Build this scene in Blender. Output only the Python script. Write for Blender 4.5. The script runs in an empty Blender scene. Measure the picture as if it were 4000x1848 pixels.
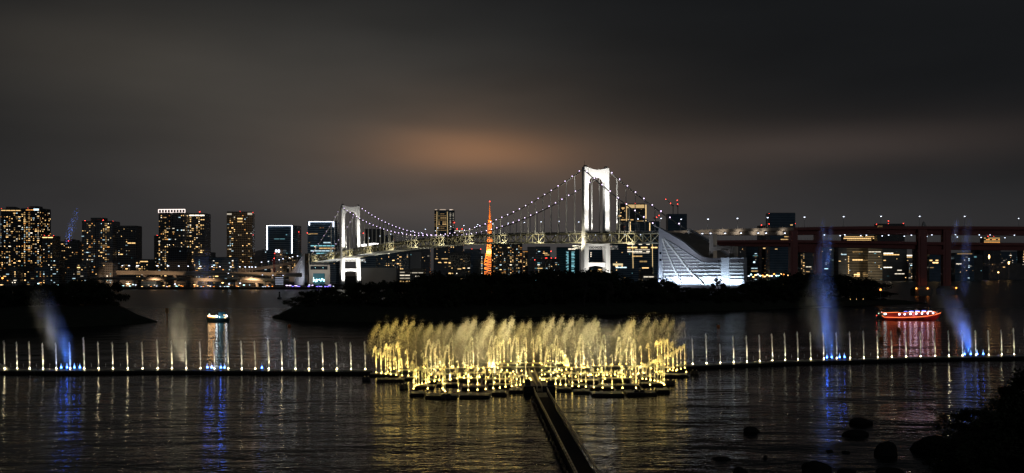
import bpy, math, random
from mathutils import Vector, Matrix
sc = bpy.context.scene
R = math.radians
# ---------------------------------------------------------------- camera
F, HZ, CAMZ = 3980.0, 1062.0, 25.0          # focal length and horizon row in photo pixels, eye height in metres
cam = bpy.data.objects.new('camera', bpy.data.cameras.new('camera'))
sc.collection.objects.link(cam); sc.camera = cam
cam.location = (0, 0, CAMZ); cam.rotation_euler = (R(90), 0, 0)
cam.data.sensor_width = 36; cam.data.lens = 36 * F / 4000
cam.data.shift_y = (HZ - 924) / 4000
cam.data.clip_start = 0.5; cam.data.clip_end = 60000
# ---------------------------------------------------------------- view, sampling
sc.view_settings.view_transform = 'Standard'; sc.view_settings.look = 'None'
sc.view_settings.exposure = 0; sc.view_settings.gamma = 1
sc.render.engine = 'CYCLES'
cy = sc.cycles
cy.use_denoising = True; cy.max_bounces = 5; cy.diffuse_bounces = 1; cy.glossy_bounces = 2
cy.transparent_max_bounces = 12; cy.volume_bounces = 0; cy.sample_clamp_indirect = 4
cy.use_light_tree = True; cy.adaptive_threshold = 0.01
cy.volume_step_rate = 1.0; cy.volume_max_steps = 96
cy.caustics_reflective = False; cy.caustics_refractive = False
# ---------------------------------------------------------------- night sky over a lit city
world = bpy.data.worlds.new('World'); sc.world = world; world.use_nodes = True
wn = world.node_tree; wn.nodes.clear()
def wnode(t, **k):
    n = wn.nodes.new(t)
    for a, b in k.items(): setattr(n, a, b)
    return n
def wm(op, a, b=None, c=None):
    n = wnode('ShaderNodeMath', operation=op)
    for i, v in enumerate((a, b, c)):
        if v is None: continue
        if isinstance(v, (int, float)): n.inputs[i].default_value = v
        else: wn.links.new(v, n.inputs[i])
    return n.outputs[0]
tc = wnode('ShaderNodeTexCoord'); sx = wnode('ShaderNodeSeparateXYZ'); wn.links.new(tc.outputs['Generated'], sx.inputs[0])
az = wm('ARCTAN2', sx.outputs[0], sx.outputs[1])                       # 0 = straight ahead, + to the right
hyp = wm('SQRT', wm('ADD', wm('MULTIPLY', sx.outputs[0], sx.outputs[0]), wm('MULTIPLY', sx.outputs[1], sx.outputs[1])))
el = wm('ARCTAN2', sx.outputs[2], hyp)
mp = wnode('ShaderNodeCombineXYZ'); wn.links.new(az, mp.inputs[0]); wn.links.new(el, mp.inputs[1])
def cloudnoise(sx_, sy_, seed, detail=3):
    m = wnode('ShaderNodeMapping'); m.inputs['Scale'].default_value = (sx_, sy_, 1); m.inputs['Location'].default_value = (seed, seed * .7, 0)
    m.inputs['Rotation'].default_value = (0, 0, R(-8))
    wn.links.new(mp.outputs[0], m.inputs[0])
    n = wnode('ShaderNodeTexNoise'); n.inputs['Scale'].default_value = 1; n.inputs['Detail'].default_value = detail; n.inputs['Roughness'].default_value = .45
    wn.links.new(m.outputs[0], n.inputs[0]); return n.outputs[0]
n1 = cloudnoise(1.6, 7, 3.1); n2 = cloudnoise(4, 16, 9.3)
warp = wm('MULTIPLY', wm('SUBTRACT', n1, .5), .10)
el2 = wm('ADD', el, warp)
def lin(c): return tuple(((v / 255) / 12.92 if v / 255 <= .04045 else ((v / 255 + .055) / 1.055) ** 2.4) for v in c)
total = None
def addcol(fac, col):
    global total
    n = wnode('ShaderNodeVectorMath', operation='SCALE'); n.inputs[0].default_value = col
    if isinstance(fac, (int, float)): n.inputs['Scale'].default_value = fac
    else: wn.links.new(fac, n.inputs['Scale'])
    if total is None: total = n.outputs[0]
    else:
        a = wnode('ShaderNodeVectorMath', operation='ADD'); wn.links.new(total, a.inputs[0]); wn.links.new(n.outputs[0], a.inputs[1]); total = a.outputs[0]
def blob(px, py, w, h, rgb, k=1.0, warped=True):
    a0 = math.atan((px - 2000) / F); e0 = math.atan((HZ - py) / F)
    da = wm('DIVIDE', wm('SUBTRACT', az, a0), w / F); de = wm('DIVIDE', wm('SUBTRACT', el2 if warped else el, e0), h / F)
    g = wm('POWER', 2.718, wm('MULTIPLY', wm('ADD', wm('MULTIPLY', da, da), wm('MULTIPLY', de, de)), -1))
    addcol(g, tuple(v * k for v in rgb))
BASE = (0.0080, 0.0087, 0.0097)
addcol(1.0, BASE)
blob(1850, 592, 330, 88, (.165, .066, .020), .84)
blob(1900, 600, 640, 190, (.050, .0265, .0135), .62)         # the glow over the lit tower
blob(1950, 600, 900, 240, (.044, .0285, .0175), .72)
blob(2000, 930, 2300, 260, (.0240, .0222, .0222), 1.45, False)       # city glow near the horizon
blob(3250, 590, 800, 110, (.030, .0205, .0165), .85)
blob(1300, 260, 950, 330, (.027, .0250, .0215), .95)
blob(450, 330, 600, 170, (.024, .0195, .014), .75)
blob(1000, 560, 1100, 260, (.020, .0180, .0155), .9)
blob(1500, 720, 900, 160, (.02, .0165, .0145), .5)
n3 = cloudnoise(9, 30, 17.7, 5)
mod = wm('ADD', wm('ADD', wm('MULTIPLY', n2, .46), wm('MULTIPLY', n3, .16)), .69)
fin = wnode('ShaderNodeVectorMath', operation='SCALE'); wn.links.new(total, fin.inputs[0]); wn.links.new(mod, fin.inputs['Scale'])
sky_tex = wnode('ShaderNodeTexSky', sky_type='NISHITA'); sky_tex.sun_disc = False
sky_tex.sun_elevation = R(-6); sky_tex.sun_rotation = R(-30)
bg1 = wnode('ShaderNodeBackground'); bg2 = wnode('ShaderNodeBackground'); wo = wnode('ShaderNodeOutputWorld'); ad = wnode('ShaderNodeAddShader')
wn.links.new(fin.outputs[0], bg1.inputs[0]); bg1.inputs[1].default_value = 1.0
wn.links.new(sky_tex.outputs[0], bg2.inputs[0]); bg2.inputs[1].default_value = .002
wn.links.new(bg1.outputs[0], ad.inputs[0]); wn.links.new(bg2.outputs[0], ad.inputs[1]); wn.links.new(ad.outputs[0], wo.inputs[0])
world.cycles.sampling_method = 'AUTOMATIC'

sun = bpy.data.objects.new('moonlit_cloud_glow', bpy.data.lights.new('moonlit_cloud_glow', 'SUN')); sc.collection.objects.link(sun)
sun.data.energy = .11; sun.data.angle = R(30); sun.data.color = (.80, .90, 1); sun.rotation_euler = (R(68), 0, R(18))       # added fill for the lit town behind the viewer, lifts dark walls
# ---------------------------------------------------------------- helpers
COL = sc.collection
def at(px, py, Y): return Vector(((px - 2000) / F * Y, Y, CAMZ - (py - HZ) / F * Y))
def wy(py, z=0.0): return (CAMZ - z) * F / (py - HZ)              # distance of a point of height z seen at row py
def on(px, py, z=0.0):
    Y = wy(py, z); return Vector(((px - 2000) / F * Y, Y, z))
class MB:
    def __init__(s): s.v = []; s.f = []; s.m = []; s.cur = 0
    def face(s, pts):
        b = len(s.v); s.v += [tuple(p) for p in pts]; s.f.append(tuple(range(b, b + len(pts)))); s.m.append(s.cur); return s
    def mesh(s, vs, fs):
        b = len(s.v); s.v += [tuple(p) for p in vs]; s.f += [tuple(b + i for i in f) for f in fs]; s.m += [s.cur] * len(fs); return s
    def box(s, c, d, M=None, taper=1.0):
        x, y, z = (k / 2 for k in d); vs = []
        for sz in (-1, 1):
            t = taper if sz > 0 else 1
            for sx_, sy_ in ((-1, -1), (1, -1), (1, 1), (-1, 1)):
                p = Vector((sx_ * x * t, sy_ * y * t, sz * z))
                if M is not None: p = M @ p
                vs.append(p + Vector(c))
        return s.mesh(vs, [(3, 2, 1, 0), (4, 5, 6, 7), (0, 1, 5, 4), (1, 2, 6, 5), (2, 3, 7, 6), (3, 0, 4, 7)])
    def tube(s, pts, r, n=6, cap=True):
        pts = [Vector(p) for p in pts]; rs = r if isinstance(r, (list, tuple)) else [r] * len(pts); vs = []
        for i, p in enumerate(pts):
            d = (pts[min(i + 1, len(pts) - 1)] - pts[max(i - 1, 0)]).normalized()
            a = d.cross(Vector((0, 0, 1)) if abs(d.z) < .9 else Vector((1, 0, 0))).normalized(); b = d.cross(a)
            for k in range(n):
                t = 2 * math.pi * k / n; vs.append(p + (a * math.cos(t) + b * math.sin(t)) * rs[i])
        fs = [(i * n + k, i * n + (k + 1) % n, (i + 1) * n + (k + 1) % n, (i + 1) * n + k) for i in range(len(pts) - 1) for k in range(n)]
        if cap: fs += [tuple(range(n))[::-1], tuple(range((len(pts) - 1) * n, len(pts) * n))]
        return s.mesh(vs, fs)
    def bar(s, a, b, w, h=None):
        a, b = Vector(a), Vector(b); h = h or w; d = b - a; L = d.length
        if L < 1e-6: return s
        q = d.normalized().to_track_quat('Y', 'Z').to_matrix()
        return s.box((a + b) / 2, (w, L, h), q)
    def prism(s, poly, place, d0, d1):                             # 2-D outline pushed between two depths
        n = len(poly); vs = [place(p, d0) for p in poly] + [place(p, d1) for p in poly]
        return s.mesh(vs, [tuple(range(n))[::-1], tuple(range(n, 2 * n))] + [(i, (i + 1) % n, n + (i + 1) % n, n + i) for i in range(n)])
    def ball(s, c, r, seg=8, rings=5, sq=(1, 1, 1)):
        c = Vector(c); vs = [c + Vector((0, 0, -r * sq[2]))]
        for i in range(1, rings):
            t = math.pi * i / rings - math.pi / 2
            for k in range(seg):
                a = 2 * math.pi * k / seg; vs.append(c + Vector((r * math.cos(t) * math.cos(a) * sq[0], r * math.cos(t) * math.sin(a) * sq[1], r * math.sin(t) * sq[2])))
        vs.append(c + Vector((0, 0, r * sq[2]))); L = len(vs) - 1
        fs = [(0, 1 + (k + 1) % seg, 1 + k) for k in range(seg)]
        for i in range(rings - 2):
            fs += [(1 + i * seg + k, 1 + i * seg + (k + 1) % seg, 1 + (i + 1) * seg + (k + 1) % seg, 1 + (i + 1) * seg + k) for k in range(seg)]
        o = 1 + (rings - 2) * seg; fs += [(o + k, o + (k + 1) % seg, L) for k in range(seg)]
        return s.mesh(vs, fs)
    def data(s, name, mats, smooth=False):
        me = bpy.data.meshes.new(name); me.from_pydata(s.v, [], s.f)
        for m in (mats if isinstance(mats, (list, tuple)) else [mats]): me.materials.append(m)
        if any(s.m): me.polygons.foreach_set('material_index', s.m)
        if smooth: me.polygons.foreach_set('use_smooth', [True] * len(s.f))
        me.update(); return me
    def build(s, name, mats, parent=None, smooth=False, loc=None):
        o = bpy.data.objects.new(name, s.data(name, mats, smooth)); COL.objects.link(o)
        if parent is not None: o.parent = parent
        if loc is not None: o.location = loc
        return o
def tag(o, label=None, cat=None, group=None, kind=None):
    for k, v in (('label', label), ('category', cat), ('group', group), ('kind', kind)):
        if v: o[k] = v
    return o
def empty(name, loc, label, cat, group=None, rz=0):
    o = bpy.data.objects.new(name, None); COL.objects.link(o); o.location = loc; o.rotation_euler = (0, 0, rz); o.empty_display_size = .5
    return tag(o, label, cat, group)
def link(name, data, parent=None, loc=(0, 0, 0), scale=(1, 1, 1), rot=(0, 0, 0)):
    o = bpy.data.objects.new(name, data); COL.objects.link(o); o.parent = parent; o.location = loc; o.scale = scale; o.rotation_euler = rot; return o
def ordw(i):
    w = ['first', 'second', 'third', 'fourth', 'fifth', 'sixth', 'seventh', 'eighth', 'ninth', 'tenth', 'eleventh', 'twelfth', 'thirteenth', 'fourteenth', 'fifteenth', 'sixteenth', 'seventeenth', 'eighteenth', 'nineteenth']
    if i < 19: return w[i]
    t = {20: ('twentieth', 'twenty'), 30: ('thirtieth', 'thirty'), 40: ('fortieth', 'forty'), 50: ('fiftieth', 'fifty')}
    n = i + 1; return t[n // 10 * 10][0] if n % 10 == 0 else t[n // 10 * 10][1] + '-' + w[n % 10 - 1]
# ---------------------------------------------------------------- materials
def nodes(name):
    m = bpy.data.materials.new(name); m.use_nodes = True; return m, m.node_tree, m.node_tree.nodes['Principled BSDF']
def mat(name, col, rough=.7, metal=0, noise=.0, nscale=1.0, spec=.3):
    m, nt, b = nodes(name); b.inputs['Base Color'].default_value = (*col, 1); b.inputs['Roughness'].default_value = rough; b.inputs['Metallic'].default_value = metal
    b.inputs['Specular IOR Level'].default_value = spec
    if noise:
        t = nt.nodes.new('ShaderNodeTexCoord'); n = nt.nodes.new('ShaderNodeTexNoise'); n.inputs['Scale'].default_value = nscale; n.inputs['Detail'].default_value = 5
        mx = nt.nodes.new('ShaderNodeMix'); mx.data_type = 'RGBA'
        mx.inputs['A'].default_value = (*[c * (1 - noise) for c in col], 1); mx.inputs['B'].default_value = (*[min(1, c * (1 + noise)) for c in col], 1)
        nt.links.new(t.outputs['Object'], n.inputs['Vector']); nt.links.new(n.outputs[0], mx.inputs['Factor']); nt.links.new(mx.outputs['Result'], b.inputs['Base Color'])
    return m
def emis(name, col, s, sample=False):
    m, nt, b = nodes(name); b.inputs['Base Color'].default_value = (*[c * .3 for c in col], 1); b.inputs['Roughness'].default_value = .4
    b.inputs['Emission Color'].default_value = (*col, 1); b.inputs['Emission Strength'].default_value = s
    m.cycles.emission_sampling = 'FRONT_BACK' if sample else 'NONE'; return m
def facade(name, wall, glass, fz=3.2, fx=3.0, gz=.5, gx=.75):
    """Storeys and bays: wall bands and dark glazing laid out in the building's own metres."""
    m, nt, b = nodes(name); L = nt.links.new
    def N(t, **k):
        n = nt.nodes.new(t)
        for a, c in k.items(): setattr(n, a, c)
        return n
    def ma(op, a, c):
        n = N('ShaderNodeMath', operation=op)
        for i, v in enumerate((a, c)):
            if isinstance(v, (int, float)): n.inputs[i].default_value = v
            else: L(v, n.inputs[i])
        return n.outputs[0]
    t = N('ShaderNodeTexCoord'); s = N('ShaderNodeSeparateXYZ'); L(t.outputs['Object'], s.inputs[0])
    z = ma('LESS_THAN', ma('FRACT', ma('DIVIDE', s.outputs[2], fz), 0), gz)
    x = ma('LESS_THAN', ma('FRACT', ma('DIVIDE', ma('ADD', s.outputs[0], ma('MULTIPLY', s.outputs[1], 1.0)), fx), 0), gx)
    k = ma('MULTIPLY', z, x)
    n = N('ShaderNodeTexNoise'); n.inputs['Scale'].default_value = .06; n.inputs['Detail'].default_value = 4; L(t.outputs['Object'], n.inputs[0])
    mx = N('ShaderNodeMix', data_type='RGBA'); mx.inputs['A'].default_value = (*wall, 1); mx.inputs['B'].default_value = (*glass, 1); L(k, mx.inputs['Factor'])
    m2 = N('ShaderNodeMix', data_type='RGBA', blend_type='MULTIPLY'); m2.inputs['Factor'].default_value = .6; L(mx.outputs['Result'], m2.inputs['A']); L(n.outputs[0], m2.inputs['B'])
    L(m2.outputs['Result'], b.inputs['Base Color']); r = ma('SUBTRACT', .75, ma('MULTIPLY', k, .6)); L(r, b.inputs['Roughness']); return m
WARM = (1, .62, .24); AMB = (1, .42, .10); WHT = (1, .88, .68); COOL = (.62, .88, 1); TEAL = (.30, .75, .85); RED = (1, .06, .04); BLUE = (.10, .22, 1); VIO = (.80, .66, 1)
WM = {'warm': [emis('lit_window_warm_%d' % i, WARM, s) for i, s in enumerate((.35, .8, 1.6, 2.6))],
      'amber': [emis('lit_window_amber_%d' % i, AMB, s) for i, s in enumerate((.5, 1.4))],
      'white': [emis('lit_window_white_%d' % i, WHT, s) for i, s in enumerate((.5, 1.2, 2.4))],
      'cool': [emis('lit_window_cool_%d' % i, COOL, s) for i, s in enumerate((.3, .9, 1.8))],
      'teal': [emis('lit_window_teal_%d' % i, TEAL, s) for i, s in enumerate((.12, .35, .8))]}
M_red = emis('red_beacon_glass', RED, 7); M_white_line = emis('white_light_line', (.80, .86, 1), 5.5); M_gold_line = emis('gold_light_line', (1, .68, .3), 1.6)
M_lamp_white = emis('white_lamp_glass', (.74, .82, 1), 4.5); M_lamp_violet = emis('violet_white_lamp_glass', (.80, .62, 1), 5); M_lamp_blue = emis('blue_lamp_glass', (.22, .16, 1), 10)
M_lamp_warm = emis('warm_lamp_glass', (1, .6, .22), 6); M_lamp_orange = emis('orange_lamp_glass', (1, .3, .05), 6); M_lamp_cyan = emis('cyan_lamp_glass', (.5, .95, 1), 6)
M_sign = emis('white_sign_face', (1, .96, .94), 3.2); M_sign_soft = emis('cream_sign_face', (1, .8, .45), .8)
M_steel_w = mat('white_painted_steel', (.72, .72, .70), .45, 0, .06, .15)
M_steel_g = mat('grey_painted_steel', (.42, .42, .40), .5, 0, .12, .3)
M_truss = mat('greenish_grey_truss_paint', (.60, .57, .40), .5, 0, .15, .2)
M_cable = mat('cable_wrapping', (.45, .44, .42), .5)
M_dark = mat('dark_metal', (.03, .03, .032), .5, 0, .2, .5)
M_asph = mat('asphalt', (.05, .05, .05), .9, 0, .2, .5)
M_conc = mat('weathered_concrete', (.36, .33, .29), .8, 0, .2, .12)
M_conc_d = mat('stained_concrete', (.16, .145, .13), .85, 0, .25, .1)
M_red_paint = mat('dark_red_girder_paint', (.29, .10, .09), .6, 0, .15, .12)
M_stone = mat('dark_sea_wall_stone', (.045, .04, .036), .9, 0, .5, .5)
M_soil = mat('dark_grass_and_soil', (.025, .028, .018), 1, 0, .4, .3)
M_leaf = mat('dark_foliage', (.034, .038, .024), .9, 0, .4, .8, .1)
M_bark = mat('bark', (.05, .042, .035), .9, 0, .3, 2)
# ================================================================ WATER AND LAND
def water_material():
    m, nt, b = nodes('night_sea_water'); L = nt.links.new
    b.inputs['Base Color'].default_value = (.004, .006, .007, 1); b.inputs['Roughness'].default_value = .07; b.inputs['IOR'].default_value = 1.333
    b.inputs['Specular IOR Level'].default_value = .17
    t = nt.nodes.new('ShaderNodeTexCoord'); prev = None
    mc = nt.nodes.new('ShaderNodeMapping'); mc.inputs['Scale'].default_value = (.5, 1, 1); mc.inputs['Rotation'].default_value = (0, 0, R(20)); L(t.outputs['Object'], mc.inputs[0])
    nc = nt.nodes.new('ShaderNodeTexNoise'); nc.inputs['Scale'].default_value = .022; nc.inputs['Detail'].default_value = 3; L(mc.outputs[0], nc.inputs[0])     # calm and ruffled patches
    rc = nt.nodes.new('ShaderNodeMapRange'); L(nc.outputs[0], rc.inputs[0]); rc.inputs['From Min'].default_value = .38; rc.inputs['From Max'].default_value = .62; rc.inputs['To Min'].default_value = .38; rc.inputs['To Max'].default_value = 1.0
    for sc_, rot, scale, dist, det in (((.5, 1, 1), 12, .09, .55, 2), ((.5, 1, 1), -9, .42, .235, 3), ((.55, 1, 1), 4, 1.5, .085, 2)):
        mp_ = nt.nodes.new('ShaderNodeMapping'); mp_.inputs['Scale'].default_value = sc_; mp_.inputs['Rotation'].default_value = (0, 0, R(rot)); L(t.outputs['Object'], mp_.inputs[0])
        n = nt.nodes.new('ShaderNodeTexNoise'); n.inputs['Scale'].default_value = scale; n.inputs['Detail'].default_value = det; n.inputs['Roughness'].default_value = .5; L(mp_.outputs[0], n.inputs[0])
        bp = nt.nodes.new('ShaderNodeBump'); bp.inputs['Strength'].default_value = 1; bp.inputs['Distance'].default_value = dist; L(n.outputs[0], bp.inputs['Height'])
        if prev is not None: L(prev, bp.inputs['Normal'])
        if scale > .2: L(rc.outputs[0], bp.inputs['Strength'])
        prev = bp.outputs[0]
    sp = nt.nodes.new('ShaderNodeSeparateXYZ'); L(t.outputs['Object'], sp.inputs[0])      # sheltered by the pontoons near the shore, wind-ruffled farther out
    mr = nt.nodes.new('ShaderNodeMapRange'); L(sp.outputs[1], mr.inputs[0]); mr.inputs['From Min'].default_value = 300; mr.inputs['From Max'].default_value = 760; mr.inputs['To Min'].default_value = .07; mr.inputs['To Max'].default_value = .30
    L(mr.outputs[0], b.inputs['Roughness']); L(prev, b.inputs['Normal']); return m
M_water = water_material()
tag(MB().face([(-26000, -400, 0), (26000, -400, 0), (26000, 30000, 0), (-26000, 30000, 0)]).build('water', M_water), kind='structure')
def land(name, front, back, zt, m, run=8, label=None):
    """front / back: lists of (x, y) at the water line; a sea wall rises to zt then the top runs level to the back line."""
    b = MB(); n = len(front)
    for i in range(n - 1):
        a, c = Vector((*front[i], -1)), Vector((*front[i + 1], -1)); A = Vector((front[i][0], front[i][1] + run, zt)); C_ = Vector((front[i + 1][0], front[i + 1][1] + run, zt))
        D = Vector((*back[i], zt)); E = Vector((*back[i + 1], zt))
        b.face([a, c, C_, A]); b.face([A, C_, E, D]); b.face([D, E, Vector((*back[i + 1], -1)), Vector((*back[i], -1))])
    b.face([Vector((*front[0], -1)), Vector((front[0][0], front[0][1] + run, zt)), Vector((*back[0], zt)), Vector((*back[0], -1))])
    b.face([Vector((*front[-1], -1)), Vector((*back[-1], -1)), Vector((*back[-1], zt)), Vector((front[-1][0], front[-1][1] + run, zt))])
    return tag(b.build(name, m), kind='structure')
def wob(pts, amp, step):                                            # an uneven shoreline between given points
    r = random.Random(len(pts) * 7 + int(pts[0][0])); out = []
    for (x0, y0), (x1, y1) in zip(pts, pts[1:]):
        k = max(1, int(math.hypot(x1 - x0, y1 - y0) / step))
        for i in range(k): t = i / k; out.append((x0 + (x1 - x0) * t + r.uniform(-amp, amp) * .5, y0 + (y1 - y0) * t + r.uniform(-amp, amp)))
    return out + [pts[-1]]
def shoreline(px): return [(on(a, b).x, on(a, b).y) for a, b in px]
IS_C = [(1062, 1242), (1120, 1250), (1200, 1255), (1400, 1258), (1600, 1256), (1800, 1250), (2000, 1240), (2200, 1233), (2400, 1229), (2700, 1219), (3000, 1209), (3200, 1197), (3400, 1192), (3560, 1189), (3622, 1186)]
f = wob(shoreline(IS_C), 1.2, 9); n = len(f)
def terr(name, f, back, prof, m, seed=1):                           # sea wall, then a rising, uneven bank
    rr = random.Random(seed); b = MB(); rows = []
    for i, (x, y) in enumerate(f):
        bx, by = back(i, x, y); col = []
        for t, z in prof(i / (len(f) - 1)):
            col.append(Vector((x + (bx - x) * t, y + (by - y) * t, z + (rr.uniform(-.35, .35) if z > .2 else 0))))
        rows.append(col)
    for a, c in zip(rows, rows[1:]):
        for j in range(len(a) - 1): b.face([a[j], c[j], c[j + 1], a[j + 1]])
    b.face([p for p in rows[-1]]); b.face([p for p in rows[0]][::-1])
    return tag(b.build(name, m, smooth=False), kind='structure')
def prof_c(t):
    e = min(1, t / .055) * min(1, (1 - t) / .05); h = .25 + e
    tail = 1 if t < .78 else max(.28, 1 - (t - .78) / .2)
    return [(0, -1), (.012, .3), (.07, 3.6 * h * tail), (.12, 4.6 * h * tail), (.3, 6.4 * h * tail), (.9, 6.2 * h * tail), (1, -1)]
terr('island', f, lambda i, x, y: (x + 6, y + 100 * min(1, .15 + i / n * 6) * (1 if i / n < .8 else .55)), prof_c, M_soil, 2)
f2 = wob(shoreline([(-260, 1300), (0, 1288), (150, 1283), (300, 1277), (430, 1271), (540, 1264), (614, 1259)]), 1.0, 7); n2_ = len(f2)
def prof_l(t):
    h = min(1, (1 - t) / .22) ** 1.1
    return [(0, -1), (.02, .3), (.08, .4 + 4.2 * h), (.14, .4 + 6 * h), (.3, .4 + 8.2 * h), (.9, .4 + 8 * h), (1, -1)]
terr('battery_island', f2, lambda i, x, y: (x * (y + 12 + 78 * min(1, (n2_ - 1 - i) / n2_ * 4)) / y - 1, y + 12 + 78 * min(1, (n2_ - 1 - i) / n2_ * 4)), prof_l, M_soil, 3)
M_far = mat('dark_reclaimed_land', (.03, .03, .03), 1, 0, .3, .02)
land('far_shore', [(-1400, 1440), (-560, 1436), (-300, 1440), (-150, 1452), (-60, 1500), (120, 1620), (300, 1900), (560, 2300)], [(-3600, 5200), (-2000, 5200), (-1000, 5200), (-500, 5200), (0, 5200), (600, 5200), (1100, 5200), (1500, 5200)], 3.0, M_far, 3)
land('far_shore', [(560, 3300), (1400, 3900), (2600, 4100), (4000, 4200)], [(1500, 6000), (2400, 6000), (3600, 6000), (5200, 6000)], 3.0, M_far, 3)

# ================================================================ SUSPENSION BRIDGE
T0 = Vector((80.5, 980, 0)); U = Vector((-.5013, .8653, 0)); Nn = Vector((.8653, .5013, 0)); SPAN = 648.0; SIDE = 115.0
def B(s, o, z): p = T0 + U * s + Nn * o; p.z = z; return p
def plane_o(px, py, o):
    k = (px - 2000) / F; x0 = T0.x + Nn.x * o; y0 = T0.y + Nn.y * o
    s = (x0 - k * y0) / (k * U.y - U.x); Y = y0 + U.y * s; return s, CAMZ + (HZ - py) * Y / F
def plane_s(px, py, s):
    k = (px - 2000) / F; x0 = T0.x + U.x * s; y0 = T0.y + U.y * s
    o = (k * y0 - x0) / (Nn.x - k * Nn.y); Y = y0 + Nn.y * o; return o, CAMZ + (HZ - py) * Y / F
PRO = [(-240, 56), (-115, 59), (-60, 60.6), (0, 62.3), (110, 65.1), (224, 67.2), (290, 67.5), (362, 66.7), (470, 64.0), (575, 59.8), (648, 56.3), (720, 53.2), (795, 50.5), (960, 44)]
def zd(s):
    for (a, za), (b, zb) in zip(PRO, PRO[1:]):
        if s <= b: return za + (zb - za) * (s - a) / (b - a)
    return PRO[-1][1]
TD = 10.0; HW = 14.0; CW = 14.5; ZTOP = 123.0
bridge = empty('suspension_bridge', B(0, 0, 0), 'long white suspension bridge with lit towers and light-strung cables over the bay', 'bridge')
def bb(mb, name, m, parent=bridge, smooth=False):                    # built in world metres, stored relative to the bridge
    o = mb.build(name, m, parent, smooth)
    if parent is bridge: o.matrix_parent_inverse = Matrix.Translation(-bridge.location)
    return o
bmats = {}
S_ALL = [-115 + i * 11.6 for i in range(78)] + [788]
def rib(mb, o0, o1, dz0, dz1, ss=S_ALL):
    for a, b in zip(ss, ss[1:]):
        q = [B(a, o0, zd(a) + dz0), B(a, o1, zd(a) + dz0), B(b, o1, zd(b) + dz0), B(b, o0, zd(b) + dz0), B(a, o0, zd(a) + dz1), B(a, o1, zd(a) + dz1), B(b, o1, zd(b) + dz1), B(b, o0, zd(b) + dz1)]
        mb.mesh(q, [(0, 1, 2, 3), (7, 6, 5, 4), (0, 4, 5, 1), (1, 5, 6, 2), (2, 6, 7, 3), (3, 7, 4, 0)])
mb = MB(); rib(mb, -13.2, 13.2, -1.6, -.4); rib(mb, -13.6, -13.25, -.9, .9); rib(mb, 13.25, 13.6, -.9, .9); bb(mb, 'upper_deck', M_asph)
mb = MB(); rib(mb, -13.2, 13.2, -9.2, -8.3)
for a, b in zip(S_ALL, S_ALL[1:]):
    mb.bar(B(a, -13.4, zd(a) - 9.5), B(a, 13.4, zd(a) - 9.5), .6, 1.0); mb.bar(B(a, -13.0, zd(a) - 9.75), B(b, 0, zd(b) - 9.75), .4); mb.bar(B(b, 0, zd(b) - 9.8), B(a, 13.0, zd(a) - 9.8), .4)
bb(mb, 'lower_deck', M_steel_g)
for side in (-1, 1):
    mb = MB(); o = side * HW
    for i, (a, b) in enumerate(zip(S_ALL, S_ALL[1:])):
        mb.bar(B(a, o, zd(a) - .9), B(b, o, zd(b) - .9), .8, .9); mb.bar(B(a, o, zd(a) - TD + .4), B(b, o, zd(b) - TD + .4), .8, .9)
        mb.bar(B(a, o, zd(a) - 1.4), B(a, o, zd(a) - TD + .85), .55)
        if i % 2 == 0: mb.bar(B(a, o, zd(a) - 1.4), B(b, o, zd(b) - TD + .85), .6)
        else: mb.bar(B(a, o, zd(a) - TD + .85), B(b, o, zd(b) - 1.4), .6)
    bb(mb, 'side_truss', M_truss)
    mb = MB()
    for k in range(int(904 / 3)):
        s = -115 + k * 3.0; mb.bar(B(s, o, zd(s) - .45), B(s, o, zd(s) + 1.2), .12)
    for a, b in zip(S_ALL, S_ALL[1:]): mb.bar(B(a, o, zd(a) + 1.2), B(b, o, zd(b) + 1.2), .16); mb.bar(B(a, o, zd(a) + .5), B(b, o, zd(b) + .5), .1)
    bb(mb, 'guard_rail', M_steel_w)
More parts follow.
